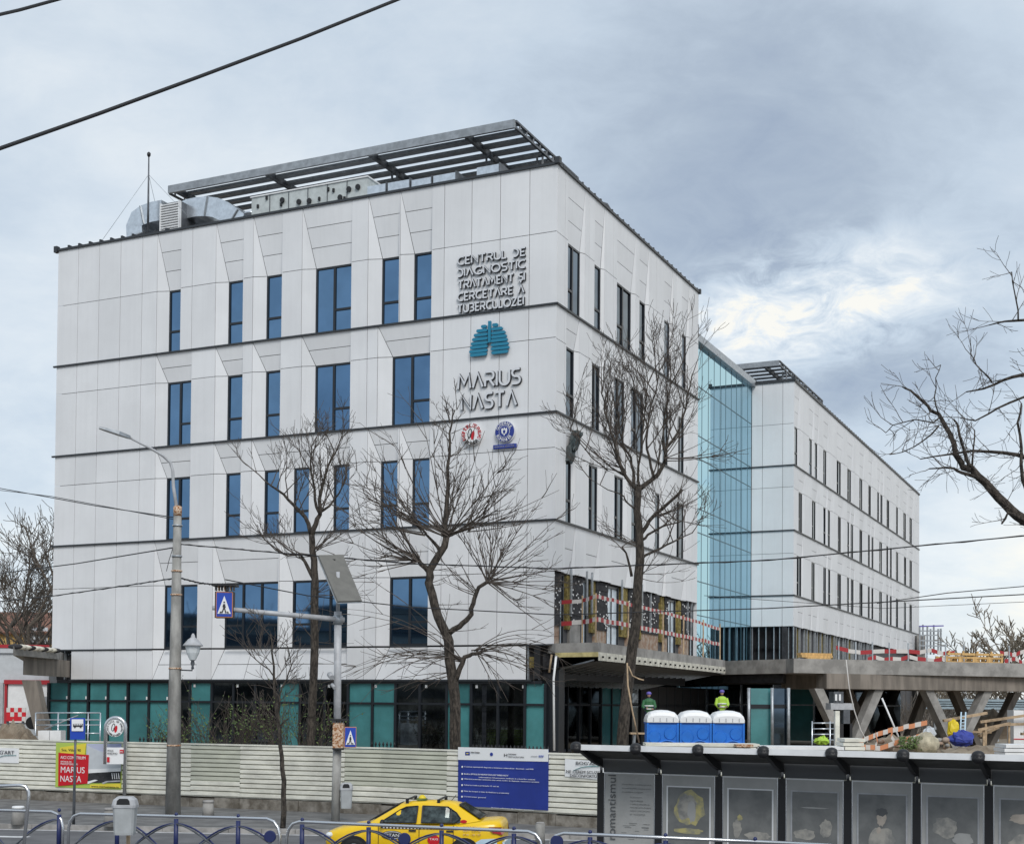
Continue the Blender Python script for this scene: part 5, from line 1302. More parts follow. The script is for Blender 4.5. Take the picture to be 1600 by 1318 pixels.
# bollards
BR=gz(28,1287,.13); bol=[(28,1287,'leftmost squat concrete bollard on the pavement with a pale top'),(172,1290,'concrete bollard half hidden behind the large litter bin'),(325,1276,'faint low concrete bollard between the lamp pole and the young tree')]
for x,y,l in bol:
    q=gz(x,y,.13); t=thing('bollard',l,'bollard',q,group='concrete bollards'); mb=MB(); mb.lathe(Vector((0,0,0)),[(.20,0),(.165,.47)],14); mb.build('base','concrete',t,True); mb=MB(); mb.lathe(Vector((0,0,0)),[(.18,.47),(.18,.52),(.16,.54)],14); mb.build('top','sign_white' if x<100 else 'kerbstone',t,True)
q=gz(844,1322,.0); t=thing('bollard','grey round concrete bollard between the taxi and the shelter','bollard',q,group='concrete bollards'); mb=MB(); mb.lathe(Vector((0,0,0)),[(.13,0),(.13,.62)],14); mb.build('base','concrete_pole',t,True); mb=MB(); mb.lathe(Vector((0,0,0)),[(.13,.62),(.10,.66)],14); mb.build('top','kerbstone',t,True)
# bus stop sign
q=gz(115,1287,.13); bs=thing('bus_stop_sign','blue bus stop sign with a white bus panel on a thin dark pole','sign',q); YB_=q.y
cylp(q,at(118.5,1122,YB_),.045,.035,8).build('pole','steel_dark',bs)
n=Vector((.1,-1,0)).normalized()
def rect(root,nm,x0,x1,y0,y1,Y,m_,t=.03,off=0):
    pts=[at(x0,y0,Y-off),at(x1,y0,Y-off),at(x1,y1,Y-off),at(x0,y1,Y-off)]; mb=MB(); mb.prism(pts,Vector((0,-1,0)),t); return mb.build(nm,m_,root)
rect(bs,'plate',109.5,132.5,1121,1154.5,YB_-.07,'sign_blue',.04)
rect(bs,'white_panel',112,130,1123,1141.5,YB_-.07,'sign_white',.02,.03)
Yp=YB_-.07
rect(bs,'bus_body',114,129,1130,1134.6,Yp,'ink',.012,.045)
for i in range(5): rect(bs,'bus_window',115+i*2.7,116.9+i*2.7,1130.6,1132.2,Yp,'sign_white',.01,.055)
for x in (117,126): mb=MB(); disc(at(x,1135,Yp-.045),Vector((0,-1,0)),.025,.025,.012,10,mb=mb); mb.build('bus_wheel','ink',bs)
# arched hospital sign
q0,_=fence_at(195); Yh=q0.y-.6
hs=thing('arched_sign','steel arch holding a round hospital badge and a white opening board','sign',Vector((at(193,1240,Yh).x,Yh,.13)))
x0,x1=at(165,1150,Yh).x,at(196,1150,Yh).x; zt=at(180,1136,Yh).z; r_=(x1-x0)/2; xc=(x0+x1)/2
arcp=[Vector((xc+r_*math.cos(R(a)),Yh,zt+r_*math.sin(R(a)))) for a in range(180,-1,-15)]
legl=Vector((x0,Yh,at(163,1193,Yh).z)); legr=Vector((x1,Yh,.13))
mb=MB(); mb.tube([legl]+arcp+[legr],.065,10); mb.build('arch','chrome',hs)
cz=at(181,1137,Yh); cz=Vector((xc,Yh-.05,cz.z)); rr=(x1-x0)/2*.86
disc(cz,Vector((0,-1,0)),rr,rr,.05).build('disc','sign_white',hs)
NN=Vector((0,-1,0)); XX=Vector((1,0,0)); lungs(hs,cz+NN*.052,XX,UP,NN,rr*1.25)
ringtext('INSTITUTUL DE PNEUMO',cz+NN*.052,XX,UP,NN,rr*.84,.06,205,-25,'ink',hs,off=.003); ringtext('MARIUS NASTA',cz+NN*.052,XX,UP,NN,rr*.84,.07,225,315,'ink',hs,True,off=.003)
rect(hs,'board',166.5,193.5,1167,1193,Yh-.03,'sign_white',.03)
rect(hs,'board_mark',187,193,1170.5,1176,Yh-.03,'sign_red',.012,.035); rect(hs,'board_mark',167,171,1182,1190,Yh-.03,'sign_red',.012,.035)
text_mesh('GOLF',name='lettering',P=at(167.5,1172.5,Yh-.07),xd=XX,yd=UP,h=.05,mats='ink',parent=hs,width=.18) if False else None
text_mesh('SPITALUL',name='lettering',P=at(167.8,1173,Yh-.07),xd=XX,yd=UP,h=.055,mats='ink',parent=hs,width=.22)
text_mesh('PNEUMO',name='lettering',P=at(167.8,1177.5,Yh-.07),xd=XX,yd=UP,h=.055,mats='ink',parent=hs,width=.35)
text_mesh('IMN',name='lettering',P=at(188,1174.7,Yh-.085),xd=XX,yd=UP,h=.05,mats='sign_white',parent=hs,width=.09)
# ---------------------------------------------------------------- bus shelter
ST0=Vector((2.125,33.2,0)); SD=Vector((.0402,-.02067,0)).normalized(); SL=.0452*33.2; SN=Vector((-SD.y*-1,-SD.x,0)); SN=Vector((SD.y,-SD.x,0))
sh=thing('bus_shelter','long dark bus shelter with a cantilevered roof and grey art posters','bus shelter',ST0)
def SP(i,z,o=0): p=ST0+SD*(SL*i)+SN*o; return Vector((p.x,p.y,z))
NB=8
for i in range(NB):
    a=SP(i,0); 
    mb=MB(); mb.obox(SP(i,1.09),SD*.085,SN*.07,UP*1.09); mb.build('post','black',sh)
    mb=MB(); mb.tube([SP(i,2.16,.02),SP(i,2.40,.02),SP(i,2.47,.12)],.035,8); mb.build('post_neck','chrome',sh)
    mb=MB(); pts=[(-.35,2.42),(.1,2.50),(.5,2.60),(1.5,2.86)]; q=[SP(i,z+.04,o) for o,z in pts]+[SP(i,z-(.16 if o<1 else .06),o) for o,z in pts[::-1]]
    mb.prism([p+SD*.045 for p in q],SD,.09); mb.build('roof_rib','black',sh)
    mb=MB(); mb.ell(SP(i,2.86,1.50),.14,.14,.11,12); mb.lathe(SP(i,2.70,1.50),[(.07,0),(.13,.06),(.14,.16)],12); mb.build('rib_cap','black',sh)
    if i==NB-1: break
    mb=MB(); A=[SP(i,2.90,1.52)+SD*.10,SP(i+1,2.90,1.52)-SD*.10]; mb.prism([A[0],A[1],A[1]-UP*.13,A[0]-UP*.13],SN,.05); mb.build('roof_edge','white_paint',sh)
    mb=MB(); mb.prism([SP(i,2.56,.1)+SD*.05,SP(i+1,2.56,.1)-SD*.05,SP(i+1,2.88,1.46)-SD*.05,SP(i,2.88,1.46)+SD*.05],UP+SN*-.2,.03); mb.build('roof_panel','shelter_under',sh)
    mb=MB(); mb.prism([SP(i,2.56,.06)+SD*.05,SP(i+1,2.56,.06)-SD*.05,SP(i+1,2.20,-.02)-SD*.05,SP(i,2.20,-.02)+SD*.05],SN,.03); mb.build('back_band','poster_ink',sh)
    def pq(nm,x0,x1,z0,z1,o,m_,par,t=.012):
        mb=MB(); a=SP(i,0,o)+SD*(SL*x0); b=SP(i,0,o)+SD*(SL*x1)
        mb.prism([Vector((a.x,a.y,z0)),Vector((b.x,b.y,z0)),Vector((b.x,b.y,z1)),Vector((a.x,a.y,z1))],SN,t); return mb.build(nm,m_,par)
    ps=pq('poster_panel',.06,.94,.42,2.17,.05,'poster_grey',sh,.05)
    pq('top_strip',.06,.94,2.17,2.20,.06,'white_paint',sh,.05); pq('frame_strip',.06,.075,.42,2.17,.06,'chrome',sh,.01); pq('frame_strip',.925,.94,.42,2.17,.06,'chrome',sh,.01)
    if i==0:
        a=SP(0,0,.075)+SD*(SL*.27); 
        text_mesh('romantismul','lettering',Vector((a.x,a.y,.58)),UP,-SD,.20,'poster_ink',ps,width=1.56,depth=.004)
        for k,(y,x1,tx) in enumerate(((1.90,.88,'Curent literar si artistic aparut la'),(1.81,.88,'inceputul secolului, care pune accent'),(1.72,.74,'pe sensibilitate si imaginatie'),(1.60,.72,'In pictura'),(1.52,.74,'natura devine'),(1.44,.86,'o stare a sufletului, iar'),(1.36,.88,'omul este parte din peisaj'),(1.28,.86,'calator prin furtuna'),(1.20,.78,'si lumina'))):
            a=SP(0,0,.075)+SD*(SL*(.38 if k<3 else .52)); text_mesh(tx,'lettering',Vector((a.x,a.y,y)),SD,UP,.038,'poster_dark',ps,width=SL*(x1-(.38 if k<3 else .52)),depth=.003)
        rg=random.Random(2)
        for k in range(16):
            a=.36+.4*rg.random(); z=.55+.45*rg.random(); pq('ink_sketch',a,a+.06+.08*rg.random(),z,z+.008,.062,'poster_dark',ps,.004)
    else:
        fx=(.15,.86); zt_=1.93
        pq('picture',fx[0],fx[1],.42,zt_,.058,'poster_dark',ps)
        for x0,x1,z0,z1 in ((fx[0]-.012,fx[0]+.012,.42,zt_),(fx[1]-.012,fx[1]+.012,.42,zt_),(fx[0]+.012,fx[1]-.012,zt_-.03,zt_)):
            pq('picture_border',x0,x1,z0,z1,.068,'sign_white' if i in(1,2) else 'pole_grey',ps,.012)
        rg=random.Random(60+i)
        def blob(cx_,cz_,rx,rz,m_,o,k=22,inner=0):
            mb=MB(); c=SP(i,cz_,o)+SD*(SL*cx_); pts=[]
            for j in range(k):
                t=2*math.pi*j/k; w_=1+rg.uniform(-.16,.16); pts.append(c+SD*rx*w_*math.cos(t)+UP*rz*w_*math.sin(t))
            mb.prism(pts,SN,.003); mb.build('picture_shape',m_,ps)
        if i==1: blob(.52,1.42,.36,.42,'poster_yellow',.064); blob(.47,1.45,.24,.30,'poster_figure',.067); blob(.56,1.36,.10,.26,'poster_grey',.070); blob(.5,.88,.36,.07,'poster_yellow',.066)
        if i==2: blob(.30,1.0,.10,.22,'poster_figure',.064); blob(.34,1.25,.06,.07,'poster_yellow',.066); blob(.62,.85,.3,.10,'poster_figure',.064)
        if i==3: blob(.35,.95,.24,.12,'poster_figure',.064); blob(.68,1.1,.14,.2,'poster_figure',.066); blob(.5,1.55,.3,.015,'poster_grey',.066)
        if i==4: blob(.50,1.38,.105,.17,'poster_head',.067); blob(.5,.9,.30,.28,'poster_figure',.064); blob(.5,1.52,.12,.09,'poster_ink',.07); blob(.46,1.12,.05,.07,'poster_head',.069)
        if i==5: blob(.4,1.25,.26,.22,'poster_figure',.064); blob(.65,1.0,.2,.15,'poster_grey',.066); blob(.5,.8,.3,.08,'poster_yellow',.066)
        if i==6: blob(.45,1.5,.26,.10,'poster_head',.064); blob(.5,1.0,.32,.2,'poster_figure',.064)
# ---------------------------------------------------------------- railings at the tram stop
RA,RB=at(0,1264.5,1),at(1240,1316.5,1)
def rail_pt(px,z=0):
    # the railing line on the ground: from (-18.., 34.6) to (5.8, 28.3)
    A=Vector((-13.2,34.9,0)); B=Vector((5.8,28.3,0)); r=ray(px,1300); e=B-A; den=r.x*e.y-r.y*e.x; t=(A.x*e.y-A.y*e.x)/den
    return Vector((r.x*t,r.y*t,z))
def railing(x0,x1,label,yA,yB,cL=True,cR=True,posts=(),discs=()):
    t=thing('street_railing',label,'railing',rail_pt((x0+x1)/2),group='chrome and blue railings along the tram stop')
    a,b=rail_pt(x0),rail_pt(x1); za=at(x0+10,yA,a.y).z; zb=at(x1-10,yB,b.y).z; d=(b-a).normalized(); Lr=(b-a).length
    P=lambda s_,z: Vector((*(a+d*s_).xy,z)); pts=[]
    if cL: pts+=[P(0,0),P(0,za-.38),P(.05,za-.2),P(.16,za-.06),P(.34,za)]
    else: pts+=[P(0,za)]
    if cR: pts+=[P(Lr-.34,zb),P(Lr-.16,zb-.06),P(Lr-.05,zb-.2),P(Lr,zb-.38),P(Lr,0)]
    else: pts+=[P(Lr,zb)]
    mb=MB(); mb.tube(pts,.038,10); mb.build('hoop','chrome',t)
    for px in posts:
        p=rail_pt(px); s_=(p-a).length; z=za+(zb-za)*s_/Lr
        mb=MB(); mb.tube([P(s_,0),P(s_,z-.06)],.055,10); mb.ell(P(s_,z+.05),.045,.045,.05,8); mb.build('post','rail_blue',t)
    ps=sorted([(rail_pt(p)-a).length for p in posts]); nd=[0]+ps+[Lr]
    for j,s_ in enumerate(ps):
        for sg,m_ in ((-1,'rail_blue'),(1,'steel_dark'),(1,'rail_blue'),(-1,'steel_dark')):
            L=1.45; pp=[]
            for k in range(9):
                q=k/8; s2=s_+sg*L*q
                if s2<.05 or s2>Lr-.05: continue
                pp.append(P(s2,za-.14-.85*q**1.9 if m_=='rail_blue' else za-.14-.80*q**1.5)+SN*0+Vector((0,.03 if m_=='rail_blue' else -.03,0)))
            if len(pp)>2: mb=MB(); mb.tube(pp,.022,6); mb.build('arc_bar',m_,t)
    for px,py in discs:
        p=rail_pt(px); c=at(px,py,p.y); mb=MB(); mb.lathe(c+Vector((0,-.05,0)),[(.13,0),(.145,.03),(.145,.07),(.13,.1)],18,0,Vector((0,1,0))); mb.build('disc','rail_blue',t)
railing(-120,98,'leftmost chrome and blue railing, cut by the frame',1262,1268,False,True,(-60,92))
railing(107,437,'chrome railing with three blue posts behind the large litter bin',1270,1279,True,True,(183,275,372),((422,1306),))
railing(448,848,'chrome railing with blue posts and a disc in front of the taxi',1282,1299,True,True,(472,576,690,803),((632,1310),))
railing(858,1300,'chrome railing passing in front of the bus shelter',1300,1319,True,False,(922,1040,1180),((870,1314),))
# tall hoop at the far left
a=at(38,1318,31.5); mb=MB(); b=at(45,1240,31.5); z0=a.z
mb.tube([Vector((a.x-.05,31.5,0)),Vector((b.x,31.5,at(45,1245,31.5).z)),at(44.5,1236,31.5),at(40,1228,31.5),at(30,1226,31.5),at(-40,1229,31.5)],.04,10)
tag(mb.build('tall_hoop','chrome'),'tall chrome hoop rising above the leftmost railing at the frame edge','railing')
# ---------------------------------------------------------------- overhead wires
def wire(label,pts,Ys,r,sag=.0,twist=False):
    P=[at(x,y,Y) for (x,y),Y in zip(pts,Ys)]; fine=[]
    for a,b in zip(P[:-1],P[1:]):
        n=10
        for i in range(n): t=i/n; fine.append(a.lerp(b,t)-UP*sag*4*t*(1-t))
    fine.append(P[-1]); mb=MB(); mb.tube(fine,r,5)
    if twist:
        f2=[p+Vector((0,math.cos(i*2.1),math.sin(i*2.1)))*r*1.3 for i,p in enumerate(fine)]; mb.tube(f2,r*.6,4)
    return tag(mb.build('overhead_wire','black'),label,'wire')
wire('thick black overhead cable crossing the upper left of the sky',[(-60,253),(80,204),(155,177.5),(310,120.5),(470,60.5),(640,-8)],[14,14.8,15.2,16,17,18],.022)
wire('short piece of black overhead cable in the top left corner',[(-40,32),(30,16),(110,-6)],[14,14.5,15],.018)
wire('thin wire from the left edge to the lamp pole top',[(-30,757),(150,790),(272,808)],[60,52,YP],.018)
wire('second thin wire just under the first, running to the lamp pole top',[(-30,762),(80,775),(272,811)],[60,54,YP],.014)
wire('dark wire rising from the left edge to the middle of the lamp pole',[(-20,898),(120,880),(272,855)],[60,52,YP],.022)
wire('twisted dark wire ending at the lower pole bands',[(-20,941),(80,931),(200,914),(272,903)],[60,55,49,YP],.022,.0,True)
wire('wire from the lamp pole passing the crossing arm to the hospital corner',[(283,850),(420,862),(640,880),(868,888),(1200,875),(1640,833)],[YP,45,44,43,42,41],.02,.0,True)
wire('twisted wire from the pole bands down to the crossing sign box',[(283,903),(310,910),(335,913),(352,912)],[YP,45,44.4,YX],.025,.0,True)
wire('lower wire running behind the trees to the right edge',[(352,905),(480,930),(640,948),(868,960),(1200,950),(1640,926)],[YX,44,43.5,43,42,41],.018)
wire('short wire joining the lower one near the right edge',[(1370,942),(1480,926),(1640,912)],[41.8,41.4,41],.014)
wire('pale thin wire just above the deck at the right',[(1100,930),(1380,950),(1640,938)],[46,46,46],.009)
wire('loose cable hanging from the middle of the lamp pole',[(270,856),(264,875),(260,892)],[YP-.2]*3,.012)
# ---------------------------------------------------------------- taxi
def car():
    fwd=-KD; ang=math.atan2(fwd.y,fwd.x); c=Vector(((655-PX)/FPX*33.2,33.2,0)); gzz=0.0
    t=thing('taxi','yellow taxi sedan with a checkered stripe and roof bars passing behind the railing','taxi',Vector((c.x,c.y,gzz)),ang)
    X=lambda x:2.175-x           # x measured from the nose
    st=[(0,.50,.40,.62,.66),(.06,.64,.30,.66,.71),(.22,.77,.22,.70,.78),(.5,.83,.20,.75,.86),(.9,.855,.20,.83,.93),(1.2,.865,.20,.88,.965),(1.7,.87,.20,.91,.97),(2.4,.87,.20,.93,.97),(3.1,.87,.20,.95,.98),(3.6,.86,.20,.97,1.03),(4.0,.83,.22,.98,1.075),(4.22,.78,.26,.98,1.085),(4.31,.70,.34,.93,1.04),(4.35,.60,.42,.85,.90)]
    mb=MB(); rows=[]
    for x,w_,zb,zs,zt in st:
        h=[(w_*.86,zb),(w_*.96,zb+.10),(w_,zb+(zs-zb)*.45),(w_*.985,zb+(zs-zb)*.8),(w_*.95,zs),(w_*.86,zt-.01),(w_*.45,zt+.015),(0,zt+.02)]
        rows.append([Vector((X(x),y,z)) for y,z in h]+[Vector((X(x),-y,z)) for y,z in h[-2::-1]])
    for a,b in zip(rows[:-1],rows[1:]):
        for i in range(len(a)-1): mb.face([a[i],a[i+1],b[i+1],b[i]],0,True)
        mb.face([a[-1],a[0],b[0],b[-1]],1,False)
    mb.face(rows[0],0,True); mb.face(rows[-1][::-1],0,True)
    me=mb
    # merge vertices for smooth shading
    o=mb.build('body',['taxi_yellow','black'],t,True)
    import bmesh
    bm=bmesh.new(); bm.from_mesh(o.data); bmesh.ops.remove_doubles(bm,verts=bm.verts,dist=.0005); bmesh.ops.recalc_face_normals(bm,faces=bm.faces); bm.to_mesh(o.data); bm.free()
    md=o.modifiers.new('s','SUBSURF'); md.levels=1; md.render_levels=1
    # cabin
    bl=[(1.12,.70,.955),(1.28,.80,.955),(2.35,.815,.965),(3.35,.80,.975),(3.78,.66,1.05)]
    rf2=[(1.86,.50,1.405),(2.02,.57,1.425),(2.55,.60,1.46),(3.0,.58,1.445),(3.18,.50,1.415)]
    mb=MB(); 
    for (a,b) in (((0,1),(0,1)),):
        pass
    L=[Vector((X(x),y,z)) for x,y,z in bl]; Rr=[Vector((X(x),y,z)) for x,y,z in rf2]
    Lm=[Vector((p.x,-p.y,p.z)) for p in L]; Rm=[Vector((p.x,-p.y,p.z)) for p in Rr]
    for i in range(4):
        mb.face([L[i],L[i+1],Rr[i+1],Rr[i]],0,False); mb.face([Lm[i+1],Lm[i],Rm[i],Rm[i+1]],0,False)
    for i in range(4):
        ca=Vector((Rr[i].x,0,Rr[i].z+.035)); cb_=Vector((Rr[i+1].x,0,Rr[i+1].z+.035))
        mb.face([Rr[i],Rr[i+1],cb_,ca],0,True); mb.face([ca,cb_,Rm[i+1],Rm[i]],0,True)
    for i in (0,4):
        ca=Vector((Rr[i].x,0,Rr[i].z+.035)); cl_=Vector((L[i].x+(.05 if i==0 else -.05),0,L[i].z))
        mb.face([L[i],Rr[i],ca,cl_],0,True); mb.face([cl_,ca,Rm[i],Lm[i]],0,True)
    o=mb.build('cabin','taxi_yellow',t,True)
    bm=bmesh.new(); bm.from_mesh(o.data); bmesh.ops.remove_doubles(bm,verts=bm.verts,dist=.0005); bmesh.ops.recalc_face_normals(bm,faces=bm.faces); bm.to_mesh(o.data); bm.free()
    # glass: bilinear patches on the cabin sides
    def side_pt(x,t_,sg,off=.012):
        def ip(tab,x):
            for (a,b) in zip(tab[:-1],tab[1:]):
                if a[0]<=x<=b[0]: k=(x-a[0])/(b[0]-a[0]); return [a[i]+(b[i]-a[i])*k for i in (1,2)]
            return list((tab[0] if x<tab[0][0] else tab[-1])[1:])
        y0,z0=ip(bl,x); y1,z1=ip(rf2,x); return Vector((X(x),sg*(y0+(y1-y0)*t_+off),z0+(z1-z0)*t_))
    for sg in (1,-1):
        for nm,pts in (('window',[(1.42,.08),(2.28,.08),(2.30,.88),(2.02,.86),(1.85,.72)]),('window',[(2.42,.08),(3.22,.08),(3.34,.30),(3.22,.62),(3.02,.86),(2.42,.88)])):
            mb=MB(); q=[side_pt(x,z,sg,.055) for x,z in pts]; tops_=sorted([p for p in pts if p[1]>.2 or p is pts[1]],key=lambda p:p[0])
            def ut(x):
                hi=[0]
                for (xa_,za_),(xb_,zb_) in zip(pts,pts[1:]+pts[:1]):
                    if abs(xa_-xb_)>1e-6 and min(xa_,xb_)<=x<=max(xa_,xb_): hi.append(za_+(zb_-za_)*(x-xa_)/(xb_-xa_))
                return max(hi)
            xs=[pts[0][0]+.001+(max(p[0] for p in pts)-pts[0][0]-.002)*k/10 for k in range(11)]
            for xa_,xb_ in zip(xs[:-1],xs[1:]):
                na,nb=ut(xa_),ut(xb_)
                for h in range(3):
                    f_=lambda x,u,k: side_pt(x,.08+(u-.08)*k/3,sg,.05)
                    mb.face([f_(xa_,na,h),f_(xb_,nb,h),f_(xb_,nb,h+1),f_(xa_,na,h+1)],0,True)
            mb.build(nm,'car_glass',t,True)
            mb=MB()
            for a,b in zip(q,q[1:]+q[:1]): mb.bar(a,b,.03,.02)
            mb.build('window_seal','black',t,True)
        mb=MB(); a,b=side_pt(3.12,.1,sg,.056),side_pt(3.10,.80,sg,.056); mb.bar(a,b,.025,.02); mb.build('window_bar','black',t,True)
    def lerpq(a,b,c,d,s_,u_): return a.lerp(b,s_).lerp(d.lerp(c,s_),u_)
    for nm,i,sgx in (('windscreen',0,1),('rear_window',4,-1)):
        a,b,c,d=L[i],Lm[i],Rm[i],Rr[i]; off=Vector((.018*sgx,0,.018)); mb=MB()
        if i==0: off+=Vector((.03,0,.01))
        else: off+=Vector((-.03,0,.015))
        q=[lerpq(a,b,c,d,s_,u_)+off for s_,u_ in ((.06,.08),(.94,.08),(.93,.92),(.07,.92))]; mb.prism(q,Vector((sgx,0,.7)),.02); mb.build(nm,'car_glass',t,True)
        mb=MB()
        for a_,b_ in zip(q,q[1:]+q[:1]): mb.bar(a_,b_,.04,.02)
        mb.build('window_seal','black',t,True)
    # wheels
    for x in (.80,3.45):
        for sg in (1,-1):
            mb=MB(); mb.lathe(Vector((X(x),sg*.82,.30)),[(.37,0),(.37,.062)],26,0,Vector((0,sg,0))); mb.build('wheel_arch','black',t,True)
            mb=MB(); mb.lathe(Vector((X(x),sg*.70,.30)),[(.29,0),(.305,.03),(.305,.17),(.28,.195),(.20,.20)],26,0,Vector((0,sg,0))); wl=mb.build('wheel','tyre',t,True)
            mb=MB(); mb.lathe(Vector((X(x),sg*.885,.30)),[(.19,0),(.18,.02),(.05,.035)],20,0,Vector((0,sg,0))); mb.build('rim','chrome',wl,True)
            for k in range(5):
                a=k*2*math.pi/5; mb=MB(); p=Vector((X(x)+.11*math.cos(a),sg*.912,.30+.11*math.sin(a))); mb.lathe(p,[(.035,0),(.035,.012)],8,0,Vector((0,sg,0))); mb.build('rim_hole','black',wl,True)
    def box(nm,x0,x1,y0,y1,z0,z1,m_,par=None): mb=MB(); mb.box(X(x1),X(x0),y0,y1,z0,z1); return mb.build(nm,m_,par or t,True)
    for sg in (1,-1):
        ya,yb=sorted((sg*.862,sg*.885))
        for x,z0,z1 in ((1.38,.34,.93),(2.36,.30,.95),(3.18,.55,.95)): box('door_seam',x,x+.012,ya,sg*.874 if sg>0 else yb,z0,z1,'black') if sg>0 else box('door_seam',x,x+.012,-.874,-.862,z0,z1,'black')
        for x in (2.12,3.02): dh=box('door_handle',x,x+.17,ya,sg*.89 if sg>0 else yb,.80,.835,'ink') if sg>0 else box('door_handle',x,x+.17,-.89,-.862,.80,.835,'ink')
        mb=MB(); mb.ell(Vector((X(1.5),sg*.98,1.0)),.06,.10,.08,10); mb.build('mirror','black',t,True)
    # checkered stripe
    for j in range(44):
        for r_ in range(2):
            x=1.45+j*.042; 
            if (j+r_)%2==0: box('check',x,x+.042,.852,.872,.86+r_*.035,.895+r_*.035,'ink')
    box('stripe',1.45,3.3,.85,.868,.86,.93,'sign_white')
    # badges and lettering on the visible side
    def el(nm,x,z,rx,rz,m_,y,tk=.008): mb=MB(); mb.prism([Vector((X(x)+rx*math.cos(a*.3491),y,z+rz*math.sin(a*.3491))) for a in range(18)],Vector((0,1,0)),tk); return mb.build(nm,m_,t,True)
    def tx(s_,x,z,h,w_,m_,y): 
        wd=t.matrix_basis; P=wd@Vector((X(x),y,z)); text_mesh(s_,'lettering',P,wd.to_3x3()@Vector((-1,0,0)),UP,h,m_,t,width=w_,depth=.004)
    el('badge',1.72,.70,.26,.105,'ink',.880); el('badge_ring',1.72,.70,.235,.088,'sign_white',.884); el('badge_core',1.72,.70,.225,.075,'ink',.888); tx('TITAN',1.53,.665,.07,.36,'sign_white',.889)
    el('badge',2.72,.60,.15,.12,'sign_red',.882); tx('TAXI',2.62,.60,.05,.2,'sign_white',.883); tx('2669',2.55,.38,.09,.34,'sign_red',.883)
    el('badge',3.42,1.045,.08,.04,'sign_red',.80)
    for k,(s_,z) in enumerate((('0237 9716',.90),('021 9648',.82),('0741 120 100',.72))): tx(s_,3.42,z,.045,.42,'rust',.878)
    # rear end
    for sg in (1,-1):
        mb=MB(); q=[Vector((X(4.02),sg*.858,.93)),Vector((X(4.30),sg*.74,.92)),Vector((X(4.34),sg*.50,.90)),Vector((X(4.36),sg*.50,.78)),Vector((X(4.33),sg*.74,.74)),Vector((X(4.12),sg*.845,.79))]
        c_=sum(q,Vector())/6; 
        for a,b in zip(q,q[1:]+q[:1]): mb.face([a,b,c_+Vector((-.03,sg*.02,0))],0,True)
        mb.build('tail_light','lamp_red',t,True)
        mb=MB(); mb.ell(Vector((X(.16),sg*.66,.66)),.10,.12,.07,10); mb.build('headlight','lamp_glass',t,True)
    mb=MB(); mb.box(X(4.375),X(4.34),-.26,.26,.46,.58); mb.build('number_plate','sign_white',t,True)
    wd=t.matrix_basis; text_mesh('B 26 TTN','lettering',wd@Vector((X(4.377),.22,.48)),wd.to_3x3()@Vector((0,-1,0)),UP,.07,'ink',t,width=.44,depth=.004)
    mb=MB(); q=[(3.55,.24),(3.62,.50),(3.85,.64),(4.22,.66),(4.22,.30),(3.95,.24)]; mb.prism([Vector((X(x),.878 if x<4 else .83,z)) for x,z in q],Vector((0,1,0)),.012); mb.build('rear_decal','pale_blue',t,True)
    mb=MB(); mb.box(X(4.385),X(4.33),-.66,.66,.34,.56); mb.build('rear_bumper','pale_blue',t,True)
    # roof equipment
    for x in (2.02,2.78):
        mb=MB(); mb.bar(Vector((X(x),-.60,1.535)),Vector((X(x)-.02,.60,1.535)),.05,.03); mb.build('roof_bar','black',t,True)
        for sg in (1,-1): mb=MB(); mb.bar(Vector((X(x),sg*.56,1.44)),Vector((X(x),sg*.57,1.54)),.07,.05); mb.build('bar_foot','black',t,True)
    mb=MB(); mb.lathe(Vector((X(2.3),.1,1.48)),[(.10,0),(.09,.08),(.04,.13)],10); mb.build('roof_sign','yellow_plastic',t,True)
    mb=MB(); mb.box(X(2.42),X(2.18),.04,.20,1.48,1.53); mb.build('roof_sign_base','leaf',t,True)
    mb=MB(); mb.tube([Vector((X(3.0),0,1.47)),Vector((X(3.12),0,1.62))],.008,5); mb.build('aerial','black',t,True)
    # dark interior
    return t
car()
